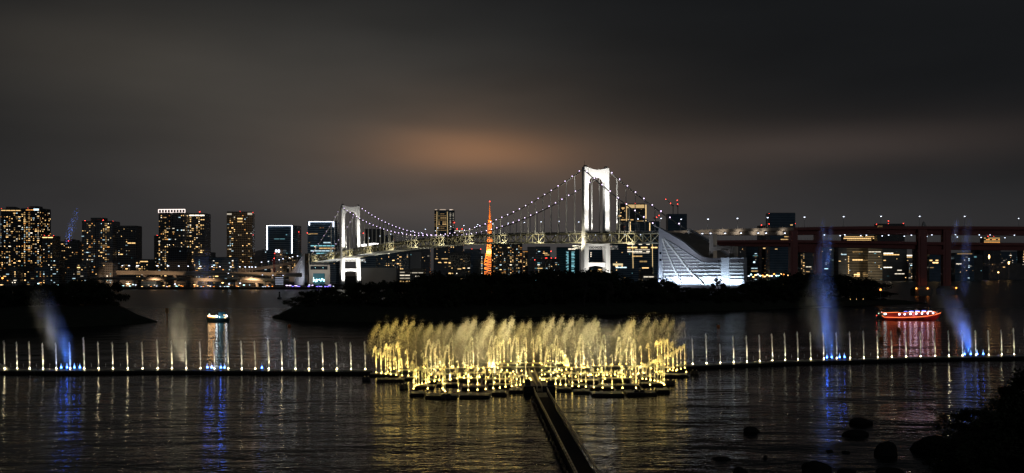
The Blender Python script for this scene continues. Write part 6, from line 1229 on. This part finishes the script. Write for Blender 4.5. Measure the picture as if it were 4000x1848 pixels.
# ---- boats
def house_boat():
    Y = wy(1251); s = Y / F; e = empty('pleasure_boat', ((3552 - 2000) * s, Y, 0), 'long red lantern-lit pleasure boat with raised bow and orange light lines', 'boat', None, R(-1.2)); q = s / 7.576
    X = lambda x: (x - 1300) * q; Z = lambda y: (552 - y) * q * 1.0
    M_hull = mat('red_lacquer_hull', (.36, .06, .055), .4, 0, .1, .6); M_cab = mat('red_cabin_wall', (.40, .09, .07), .5); M_led = emis('orange_rope_light', (1, .20, .06), 2.6, True); M_pink = emis('paper_lantern_glow', (1, .70, .86), 9, True)
    sheer = [(480, 415), (520, 455), (700, 462), (1000, 466), (1300, 458), (1600, 445), (1850, 415), (2050, 380), (2200, 330), (2270, 280)]
    keel = [(470, 560), (560, 570), (700, 570), (1000, 570), (1300, 570), (1600, 566), (1850, 560), (2030, 548), (2130, 500), (2250, 300)]; b = MB(); wds = [1.2, 2.0, 2.3, 2.5, 2.5, 2.4, 2.1, 1.5, .6, .12]; rows = []
    for (xs, ys), (xk, yk), w in zip(sheer, keel, wds): rows.append([Vector((X(xk), -w * .55, Z(yk))), Vector((X(xs) * .7 + X(xk) * .3, -w * .95, Z(ys) * .5 + Z(yk) * .5)), Vector((X(xs), -w, Z(ys))), Vector((X(xs), w, Z(ys))), Vector((X(xs) * .7 + X(xk) * .3, w * .95, Z(ys) * .5 + Z(yk) * .5)), Vector((X(xk), w * .55, Z(yk)))])
    for r0, r1 in zip(rows, rows[1:]): b.mesh(r0 + r1, [(i, (i + 1) % 6, 6 + (i + 1) % 6, 6 + i) for i in range(6)])
    b.face(rows[0][::-1]); b.face(rows[-1]); hull = b.build('hull', M_hull, e, False)
    b = MB(); ww = [Vector((X(x), -w - .1, Z(y) + .02)) for (x, y), w in zip(sheer, wds)]; b.tube([Vector((X(470), -1.4, Z(412)))] + ww[1:-1] + [Vector((X(2195), -.9, Z(345)))], .115, 6); b.build('light_line', M_led, e)
    b = MB(); b.prism([(X(600), Z(455)), (X(935), Z(458)), (X(935), Z(325)), (X(600), Z(335))], lambda p, d: Vector((p[0], d, p[1])), -1.85, 1.85); b.build('stern_cabin', M_cab, e)
    b = MB(); b.prism([(X(400), Z(312)), (X(940), Z(305)), (X(940), Z(322)), (X(400), Z(330))], lambda p, d: Vector((p[0], d, p[1])), -2.1, 2.1); b.prism([(X(945), Z(318)), (X(2000), Z(284)), (X(2040), Z(300)), (X(2000), Z(302)), (X(945), Z(336))], lambda p, d: Vector((p[0], d, p[1])), -2.2, 2.2); b.build('roof', M_dark, e)
    b = MB(); b.tube([Vector((X(x), -2.25, Z(y))) for x, y in ((430, 318), (560, 326), (750, 318), (935, 312), (955, 334), (1200, 328), (1500, 318), (1800, 300), (2000, 289), (2025, 320), (2045, 350))], .10, 6); b.build('light_line', M_led, e)
    for x in (975, 1130, 1300, 1470, 1640, 1805, 1965, 2010): b = MB(); b.bar((X(x), -1.95, Z(450)), (X(x), -1.95, Z(318)), .12); b.build('post', M_cab, e)
    b = MB(); b.prism([(X(960), Z(458)), (X(1980), Z(425)), (X(1980), Z(395)), (X(960), Z(425))], lambda p, d: Vector((p[0], d, p[1])), -2.0, -1.9); b.build('side_panel', M_cab, e)
    b = MB(); b.prism([(X(960), Z(450)), (X(1980), Z(420)), (X(1980), Z(310)), (X(960), Z(335))], lambda p, d: Vector((p[0], d, p[1])), .9, 1.9); b.build('cabin_wall', mat('dark_red_interior', (.22, .06, .07), .6), e)
    for x, y in ((972, 370), (1130, 370), (1300, 362), (1467, 355), (1635, 348), (1805, 340), (1960, 333)): b = MB(); b.ball((X(x), -1.75, Z(y)), .42, 12, 8, (1, 1, 1.05)); b.build('lantern', M_pink, e, True)
    M_bs = emis('blue_roof_sign', (.16, .16, 1), 4); M_ws = emis('white_roof_sign', (.9, .88, 1), 4)
    for x0, x1, y, m in ((1115, 1215, 290, M_bs), (1280, 1395, 282, M_bs), (1260, 1390, 303, M_ws), (1450, 1575, 275, M_bs), (1450, 1575, 296, M_ws), (1640, 1760, 266, M_bs), (1635, 1755, 290, M_ws), (1815, 1935, 283, M_ws)): MB().box(((X(x0) + X(x1)) / 2, -1.2 - (.2 if m is M_ws else 0), Z(y)), ((x1 - x0) * q, .16, .17)).build('roof_sign', m, e)
    b = MB()
    for k in range(4): b.box((X(1492), -.8, Z(232 + k * 12)), (95 * q, .2, .08))
    b.build('slatted_board', emis('dim_cream_board', (.6, .45, .3), .25), e)
    MB().box((X(2088), -1.0, Z(312)), (52 * q, .1, 62 * q)).build('bow_sign', mat('white_bow_board', (.6, .6, .62), .5), e)
    b = MB()
    for k in range(4):
        for j in range(2): b.box((X(2074 + j * 24), -1.07, Z(292 + k * 13)), (16 * q, .02, 5 * q))
    b.build('bow_sign_marks', M_dark, e)
    b = MB(); rr_ = random.Random(2)
    for x in (700, 735, 770, 850, 860, 1400, 1430, 1475, 1500, 1550, 1630, 1670, 1700): yy = 515 - (x - 700) * .018; zz = Z(yy); b.box((X(x), -2.34 if x > 800 else -2.2, zz), (15 * q, .3, rr_.choice((8, 16, 24)) * q)); b.box((X(x) + .06, -2.34 if x > 800 else -2.2, zz + .1), (24 * q, .3, 4 * q))
    b.build('hull_lettering', M_dark, e)
    b = MB(); b.box((X(540), -.4, Z(375)), (120 * q, 2.2, 80 * q)); b.build('galley', mat('white_galley_wall', (.5, .55, .5), .5), e); MB().box((X(560), -1.56, Z(362)), (70 * q, .1, 40 * q)).build('galley_window', emis('galley_window_glow', (.75, .95, 1), 4), e)
    MB().ball((X(330), -.6, Z(415)), .22, 8, 5).build('stern_lamp', M_red, e); MB().ball((X(390), -.6, Z(350)), .3, 8, 5).build('stern_lamp', emis('pale_green_stern_lamp', (.6, .9, .7), 1.5), e); MB().ball((X(470), -1, Z(315)), .2, 8, 5).build('stern_lamp', M_lamp_white, e)
    b = MB(); b.box((X(410), 0, Z(470)), (160 * q, 2.6, 110 * q)); b.build('outboard_platform', M_dark, e)
    for x, y0, y1 in ((1835, 300, 160), (1905, 300, 130)): b = MB(); b.tube([(X(x), .4, Z(y0)), (X(x), .4, Z(y1))], .14, 6); b.ball((X(x), .4, Z(y1 + 10)), .3, 8, 6, (1, 1, 1.6)); b.build('funnel', M_dark, e)
    ex, ey = e.location.x, e.location.y
    for x in (700, 1050, 1400, 1750, 2050): spot('boat_fill_spot', (ex + X(x), ey - 5.2, 2.2), (ex + X(x), ey, 1.2), 190, 110, 1, (1, .13, .12), .3)  # added unseen spots out over the water, to redden the hull
    point('boat_glow', (ex + X(1450), ey, 2.4), 120, (1, .7, .8), .4)
house_boat()
def small_boat():
    Y = wy(1258); q = Y / F / 11.9; e = empty('work_boat', ((852 - 2000) * Y / F, Y, 0), 'small work boat with amber lit deck left and dark blue cabin right', 'boat', None, R(4)); X = lambda x: (x - 860) * q; Z = lambda y: (850 - y) * q
    b = MB(); rows = []
    for x, yt, w in ((345, 610, .3), (420, 640, 1.1), (560, 680, 1.6), (760, 700, 1.8), (1000, 690, 1.8), (1250, 670, 1.7), (1380, 660, 1.4)): rows.append([Vector((X(x) * .96, -w * .5, -.3)), Vector((X(x), -w, Z(yt))), Vector((X(x), w, Z(yt))), Vector((X(x) * .96, w * .5, -.3))])
    for r0, r1 in zip(rows, rows[1:]): b.mesh(r0 + r1, [(i, (i + 1) % 4, 4 + (i + 1) % 4, 4 + i) for i in range(4)])
    b.face(rows[0][::-1]); b.face(rows[-1]); b.build('hull', mat('dark_teal_hull', (.03, .07, .08), .4), e)
    b = MB(); b.box(((X(440) + X(740)) / 2, 0, Z(610)), (X(740) - X(440), 2.2, Z(560) - Z(690))); b.build('deck_house', mat('amber_wood_cabin', (.45, .2, .06), .5), e)
    b = MB(); b.bar((X(425), -1.3, Z(560)), (X(745), -1.3, Z(590)), .3, .42); b.build('deck_light', emis('warm_white_tube', (1, .62, .28), 14, True), e)
    b = MB(); b.box(((X(900) + X(1180)) / 2, .2, Z(540)), (X(1180) - X(900), 2.2, Z(400) - Z(690))); b.box((X(1040), .2, Z(385)), (X(1190) - X(890), 2.5, .12)); b.build('cabin', mat('blue_cabin_wall', (.03, .12, .18), .4), e)
    for x, y, r_, m in ((820, 575, .5, emis('bright_deck_floodlamp', (.8, .93, 1), 14, True)), (955, 612, .26, M_lamp_cyan), (1260, 565, .48, emis('bright_stern_floodlamp', (.85, .92, 1), 10, True)), (1185, 640, .2, M_lamp_warm), (1160, 520, .2, M_lamp_warm), (495, 492, .24, emis('green_white_mast_lamp', (.8, 1, .8), 6)), (1235, 655, .14, M_lamp_warm)): MB().ball((X(x), -1.45, Z(y)), r_, 10, 7).build('lamp', m, e)
    for x in (1060, 1120): MB().box((X(x), -1.02, Z(620)), (.2, .06, .9)).build('window', WM['teal'][2], e)
    b = MB(); b.tube([(X(495), 0, Z(680)), (X(495), 0, Z(480))], .06, 6); b.tube([(X(640), 0, Z(560)), (X(640), 0, Z(350))], .08, 6); b.tube([(X(1220), 0, Z(680)), (X(1220), 0, Z(390))], .08, 6); b.build('mast', M_dark, e)
    ex, ey = e.location.x, e.location.y; spot('boat_fill_spot', (ex + X(900), ey - 4.2, Z(560)), (ex + X(900), ey, Z(600)), 260, 100, 1, (.5, .8, 1), .3); spot('boat_fill_spot', (ex + X(590), ey - 4, Z(520)), (ex + X(590), ey, Z(620)), 300, 100, 1, (1, .5, .16), .3)  # added unseen spots beside the boat, to light cabin and deck house
small_boat()
for px, y, lb in ((3480, 1088, 'tiny distant boat with white and pink lights left of the offshore pier'), (3819, 1081, 'tiny distant boat with white light line right of the offshore piers')):
    Y = wy(y, 0); Y = min(Y, 3050); e = empty('distant_boat', ((px - 2000) / F * Y, Y, 0), lb, 'boat'); b = MB(); b.prism([(-6, 0), (6, 0), (7.5, 2.4), (-7.5, 2.4)], lambda p, d: Vector((p[0], d, p[1])), -2, 2); b.build('hull', M_dark, e); MB().box((0, -2.1, 4), (11, .4, 2.2)).build('cabin_window', emis('pinkish_cabin_glow', (1, .7, .75), 3), e); MB().box((0, 0, 4), (12, 3.8, 3)).build('cabin', M_steel_g, e)
# ---- mist plumes: soft clouds of droplets, lit from their nozzles
def mist_material(name, dens, col, nsc, seed, lean):
    m = bpy.data.materials.new(name); m.use_nodes = True; nt = m.node_tree; nt.nodes.clear(); L = nt.links.new
    o = nt.nodes.new('ShaderNodeOutputMaterial'); v = nt.nodes.new('ShaderNodeVolumePrincipled'); v.inputs['Color'].default_value = (*col, 1); v.inputs['Anisotropy'].default_value = .0; L(v.outputs[0], o.inputs['Volume'])
    tcn = nt.nodes.new('ShaderNodeTexCoord'); mpn = nt.nodes.new('ShaderNodeMapping'); mpn.inputs['Scale'].default_value = (nsc, nsc, nsc * .22); mpn.inputs['Location'].default_value = (seed, seed * 2, 0); mpn.inputs['Rotation'].default_value = (0, R(lean), 0); L(tcn.outputs['Object'], mpn.inputs[0])
    n = nt.nodes.new('ShaderNodeTexNoise'); n.inputs['Scale'].default_value = 1; n.inputs['Detail'].default_value = 4; n.inputs['Roughness'].default_value = .55; L(mpn.outputs[0], n.inputs[0])
    mr = nt.nodes.new('ShaderNodeMapRange'); mr.inputs['From Min'].default_value = .42; mr.inputs['From Max'].default_value = .68; mr.inputs['To Min'].default_value = .06; mr.inputs['To Max'].default_value = dens; L(n.outputs[0], mr.inputs[0])
    mr.inputs['To Min'].default_value = dens * .12; return m, nt, v, mr, tcn
def mist(name, label, axis, dens, col, lights, seed=1, nsc=.35, kind='stuff', lean=0):
    """axis: (px, py, radius m, relative density) from the nozzle upwards, at the nozzle line's distance. The cloud thins out softly away from this axis."""
    Y = wy(line_y(axis[0][0]), ZJ) + 3; P = [(at(px, py, Y), r, k) for px, py, r, k in axis]; base = P[0][0].copy(); base.z = 0
    m, nt, v, mr, tcn = mist_material(name + '_cloud', dens, col, nsc, seed, lean); L = nt.links.new
    def N(t, **k):
        n = nt.nodes.new(t)
        for a, c in k.items(): setattr(n, a, c)
        return n
    sp = N('ShaderNodeSeparateXYZ'); L(tcn.outputs['Object'], sp.inputs[0]); H = P[-1][0].z
    def curve(vals):                                                  # value as a function of height
        mrn = N('ShaderNodeMath', operation='DIVIDE'); L(sp.outputs[2], mrn.inputs[0]); mrn.inputs[1].default_value = H; cr = N('ShaderNodeValToRGB'); els = cr.color_ramp.elements; lo, hi = min(vals), max(vals); rg = max(1e-4, hi - lo); cr.color_ramp.interpolation = 'B_SPLINE' if False else 'EASE'
        for i, (p, val) in enumerate(zip(P, vals)):
            t = min(1, max(0, p[0].z / H)); g = (val - lo) / rg
            if i == 0: els[0].position = t; els[0].color = (g, g, g, 1)
            elif i == len(P) - 1: els[-1].position = 1; els[-1].color = (g, g, g, 1)
            else: el_ = els.new(t); el_.color = (g, g, g, 1)
        L(mrn.outputs[0], cr.inputs[0]); mm = N('ShaderNodeMath', operation='MULTIPLY_ADD'); L(cr.outputs[0], mm.inputs[0]); mm.inputs[1].default_value = rg; mm.inputs[2].default_value = lo; return mm.outputs[0]
    cx = curve([p[0].x - base.x for p in P]); cr_ = curve([p[1] for p in P]); ck = curve([p[2] for p in P])
    def M2(op, a, b):
        n = N('ShaderNodeMath', operation=op)
        for i, q in enumerate((a, b)):
            if isinstance(q, (int, float)): n.inputs[i].default_value = q
            else: L(q, n.inputs[i])
        return n.outputs[0]
    dx = M2('DIVIDE', M2('SUBTRACT', sp.outputs[0], cx), cr_); dy = M2('DIVIDE', sp.outputs[1], cr_); r2 = M2('ADD', M2('MULTIPLY', dx, dx), M2('MULTIPLY', dy, dy)); fall = M2('POWER', 2.718, M2('MULTIPLY', r2, -2.6)); fall = M2('MAXIMUM', M2('SUBTRACT', fall, .05), 0)
    L(M2('MULTIPLY', M2('MULTIPLY', mr.outputs[0], fall), ck), v.inputs['Density'])
    b = MB(); pts = [p[0] - base for p in P]; b.tube(pts, [p[1] * 1.12 for p in P], 16); o = b.build(name, m, None, True, base); tag(o, label, 'mist', 'fountain mist plumes', kind)
    for px, py, dz, to, pw, an, c in lights:
        a = at(px, py, Y - 1); a.z = max(a.z, 1.2); t = at(*to, Y); spot('mist_spotlight', a, t, pw, an, .8, c, .4)
BL = (.03, .20, 1); BW = (.30, .5, 1); MW = (.7, .8, .9)
mist('mist_plume', 'grey-white and blue mist drifting up left over the leftmost blue spouts', [(262, 1432, 2.2, 1.6), (250, 1390, 3.4, 1.3), (225, 1330, 4.0, 1), (195, 1270, 4.2, .9), (170, 1200, 4.0, .6), (155, 1150, 3.4, .25), (150, 1110, 2.6, 0)], .11, (.9, .92, .95),
     [(262, 1436, 0, (255, 1300), 26000, 38, BL), (291, 1436, 0, (262, 1340), 9000, 40, BL), (225, 1436, 0, (185, 1220), 6000, 24, MW)], 1)
mist('mist_streak', 'faint blue streak of spray high above the left battery island', [(258, 960, .9, .0), (266, 935, 1.1, 1), (280, 890, 1.3, 1), (294, 840, 1.1, .8), (303, 806, .7, 0)], .3, (.85, .9, 1), [(262, 1436, 0, (280, 880), 220000, 7, (.10, .22, 1))], 2, .6)
mist('mist_plume', 'pale yellow-grey mist veil on the left pontoon line left of the small boat', [(705, 1436, 3.4, .9), (705, 1390, 4.0, 1), (703, 1320, 4.2, .9), (700, 1260, 4.2, .7), (700, 1200, 4.0, .35), (700, 1160, 3.2, 0)], .13, (.95, .93, .88), [(720, 1436, 0, (703, 1300), 13000, 42, (1, .88, .6))], 3)
mist('mist_plume', 'thin bluish mist column in front of the far elevated roads', [(800, 1180, 2.6, 0), (796, 1140, 3.2, .8), (792, 1090, 3.4, 1), (790, 1040, 3.2, .8), (792, 1000, 2.6, .4), (800, 960, 1.8, 0)], .07, (.9, .93, 1), [(827, 1434, 0, (795, 1060), 60000, 15, (.16, .26, 1))], 4)
mist('mist_plume', 'tall blue mist plume over the right pontoon line reaching above the red viaduct', [(3245, 1398, 2.6, 1.5), (3234, 1350, 4.6, 1.1), (3216, 1290, 6.2, .85), (3204, 1220, 6.6, .75), (3202, 1150, 5.4, .75), (3208, 1080, 3.6, .8), (3212, 1010, 2.6, .8), (3212, 940, 1.7, .9), (3212, 880, 1.1, .9), (3211, 838, .7, 0)], .13, (.88, .92, 1),
     [(3249, 1400, 0, (3235, 1250), 24000, 30, BL), (3230, 1400, 0, (3210, 1100), 62000, 16, (.08, .30, 1)), (3200, 1402, 0, (3180, 1280), 2400, 30, MW), (3245, 1400, 0, (3212, 900), 110000, 9, (.08, .22, 1))], 5)
mist('mist_streak', 'slender blue spray streak right of the tallest blue plume', [(3232, 1060, 1.0, 0), (3236, 1000, 1.2, 1), (3240, 940, 1.2, 1), (3246, 900, .9, .8), (3248, 868, .6, 0)], .25, (.85, .9, 1), [(3280, 1400, 0, (3240, 950), 90000, 8, (.08, .22, 1))], 6, .6)
mist('mist_plume', 'blue mist cloud leaning left over the far right blue spouts', [(3784, 1388, 2.0, 1.6), (3778, 1340, 3.4, 1.2), (3762, 1290, 4.0, 1), (3735, 1240, 4.4, .8), (3710, 1190, 4.4, .6), (3690, 1150, 3.8, .4), (3680, 1110, 2.6, 0)], .13, (.88, .92, 1),
     [(3784, 1390, 0, (3768, 1280), 24000, 34, BL), (3768, 1390, 0, (3715, 1180), 16000, 26, (.16, .32, 1))], 7)
mist('mist_streak', 'blue spray streak in front of the red viaduct at far right', [(3762, 1180, 1.4, 0), (3766, 1100, 1.6, .7), (3770, 1020, 1.7, .9), (3775, 940, 1.6, 1), (3780, 880, 1.4, .9), (3784, 838, .9, 0)], .2, (.85, .9, 1), [(3792, 1390, 0, (3774, 960), 80000, 10, (.08, .2, 1))], 8, .5)
mist('mist_streak', 'fainter spray streak left of the far right blue streak', [(3722, 980, .9, 0), (3728, 930, 1.1, .8), (3735, 880, 1.2, 1), (3738, 848, .7, 0)], .2, (.85, .9, 1), [(3768, 1390, 0, (3732, 900), 90000, 8, (.16, .26, 1))], 9, .6)
m = bpy.data.materials.new('hanging_drop_haze'); m.use_nodes = True; nt = m.node_tree; nt.nodes.clear(); o_ = nt.nodes.new('ShaderNodeOutputMaterial'); v_ = nt.nodes.new('ShaderNodeVolumePrincipled'); v_.inputs['Color'].default_value = (.9, .9, .9, 1); v_.inputs['Density'].default_value = .0042; v_.inputs['Anisotropy'].default_value = .1; nt.links.new(v_.outputs[0], o_.inputs['Volume'])
c0 = on(1500, 1480, 0); c1 = on(2640, 1480, 0); cc = (c0 + c1) / 2; ring = [(math.cos(2 * math.pi * k / 28), math.sin(2 * math.pi * k / 28)) for k in range(28)]; w_ = (c1.x - c0.x) / 2; b = MB(); lv = [(.6, 1.0), (3, 1.04), (6, 1.0), (9, .95), (11.5, .86)]
b.mesh([(cc.x + a * w_ * q, cc.y + 10 + c * 33 * q, z) for z, q in lv for a, c in ring], [tuple(range(28))[::-1], tuple(range(28 * 4, 28 * 5))] + [(j * 28 + k, j * 28 + (k + 1) % 28, (j + 1) * 28 + (k + 1) % 28, (j + 1) * 28 + k) for j in range(4) for k in range(28)])
tag(b.build('fountain_haze', m), 'soft golden veil of fine drops hanging over the centrepiece of the fountain', 'mist', None, 'stuff')
# ---- near shore: boulders, the dark bank and its bushes at lower right
M_rock = mat('wet_black_rock', (.018, .017, .016), .85, 0, .5, 1.5, .1)
def rock(x0, x1, y0, y1, seed, label, nm='boulder'):
    r = random.Random(seed); Y = wy(min(y1, 1860)); w = (x1 - x0) / F * Y; h = (y1 - y0) / F * Y * .55; d = w * .7; lx, ly = r.uniform(-.25, .25) * w, r.uniform(-.1, .2) * w; pw = r.uniform(1.2, 4); b = MB(); N_, M_ = 14, 8; vs = []
    ph = [r.uniform(.72, 1.12) for _ in range(N_)]; tops = r.uniform(.75, 1)
    for j in range(M_ + 1):
        t = j / M_
        for i in range(N_):
            a = 2 * math.pi * i / N_; rad = ph[i] * max(0, 1 - t ** pw) ** .55 * (1 + r.uniform(-.09, .09)); vs.append(Vector((math.cos(a) * rad * w / 2 + lx * t, math.sin(a) * rad * d / 2 + ly * t, -.4 + (h + .4) * t * (1 if j < M_ else 1) + r.uniform(-.03, .03) * h)))
    b.mesh(vs, [(j * N_ + i, j * N_ + (i + 1) % N_, (j + 1) * N_ + (i + 1) % N_, (j + 1) * N_ + i) for j in range(M_) for i in range(N_)]); o = b.build(nm, M_rock, None, False, ((x0 + x1 - 4000) / 2 / F * Y, Y + d * .45, 0)); return tag(o, label, 'rock', 'boulders in the dark shallows')
for k, q in enumerate([(2912, 2980, 1650, 1690, 'lone pointed black rock, nearest to the golden reflections'), (3326, 3430, 1614, 1658, 'broad flat-topped rock farthest out in the dark shallows'), (3300, 3402, 1668, 1706, 'low humped rock just below the broad flat-topped one'), (3423, 3524, 1688, 1782, 'tall rounded rock between the humped rock and the dark bank'), (3138, 3272, 1770, 1850, 'big blocky rock cut by the bottom edge with a lower shoulder'), (2866, 2938, 1812, 1852, 'rounded rock cut by the bottom edge, leftmost of the bottom rocks'), (2773, 2876, 1779, 1800, 'long flat rock awash left of the small round stone'), (2980, 3001, 1769, 1790, 'tiny round stone alone above the leftmost bottom rock'), (3230, 3259, 1750, 1766, 'small stone just right of the big blocky rock top'), (3288, 3333, 1756, 1771, 'flat little stone in the middle of the dark shallows'), (3278, 3362, 1824, 1852, 'low rock at the bottom edge right of the big blocky rock'), (3444, 3554, 1818, 1852, 'flat-topped rock at the bottom edge below the tall rounded rock'), (3575, 3700, 1655, 1765, 'jagged rock leaning against the dark bank'), (3135, 3190, 1815, 1850, 'shoulder rock touching the big blocky rock on its left')]): rock(*q[:4], k + 3, q[4])
fr = wob(shoreline([(3600, 1850), (3640, 1760), (3690, 1690), (3790, 1640), (3900, 1600), (4100, 1560), (4400, 1500)]), .6, 3)
b = MB(); 
for (xa, ya), (xb, yb) in zip(fr, fr[1:]): b.face([(xa, ya, -.6), (xa + 3, ya - 3, 1.6), (xb + 3, yb - 3, 1.6), (xb, yb, -.6)]); b.face([(xa + 3, ya - 3, 1.6), (xa + 12, ya - 60, 4), (xb + 12, yb - 60, 4), (xb + 3, yb - 3, 1.6)])
tag(b.build('shore_bank', M_soil), kind='structure')
r = random.Random(77); i = 0
for k, (px, yt, Y, wpx) in enumerate([(3745, 1612, 150, 170), (3830, 1600, 152, 200), (3940, 1560, 158, 190), (4015, 1480, 162, 220), (4085, 1440, 158, 260), (3760, 1690, 132, 220), (3890, 1640, 134, 260), (4000, 1560, 136, 260), (3690, 1740, 122, 180), (3830, 1735, 120, 260), (3960, 1690, 120, 280), (4040, 1620, 122, 300)]):
    tree(px, yt, Y, 1.0, wpx, 'black bush on the near bank at the lower right corner, %s from the left' % ordw(k), 'bushes on the near bank', seed=k + 2, nm='bush')
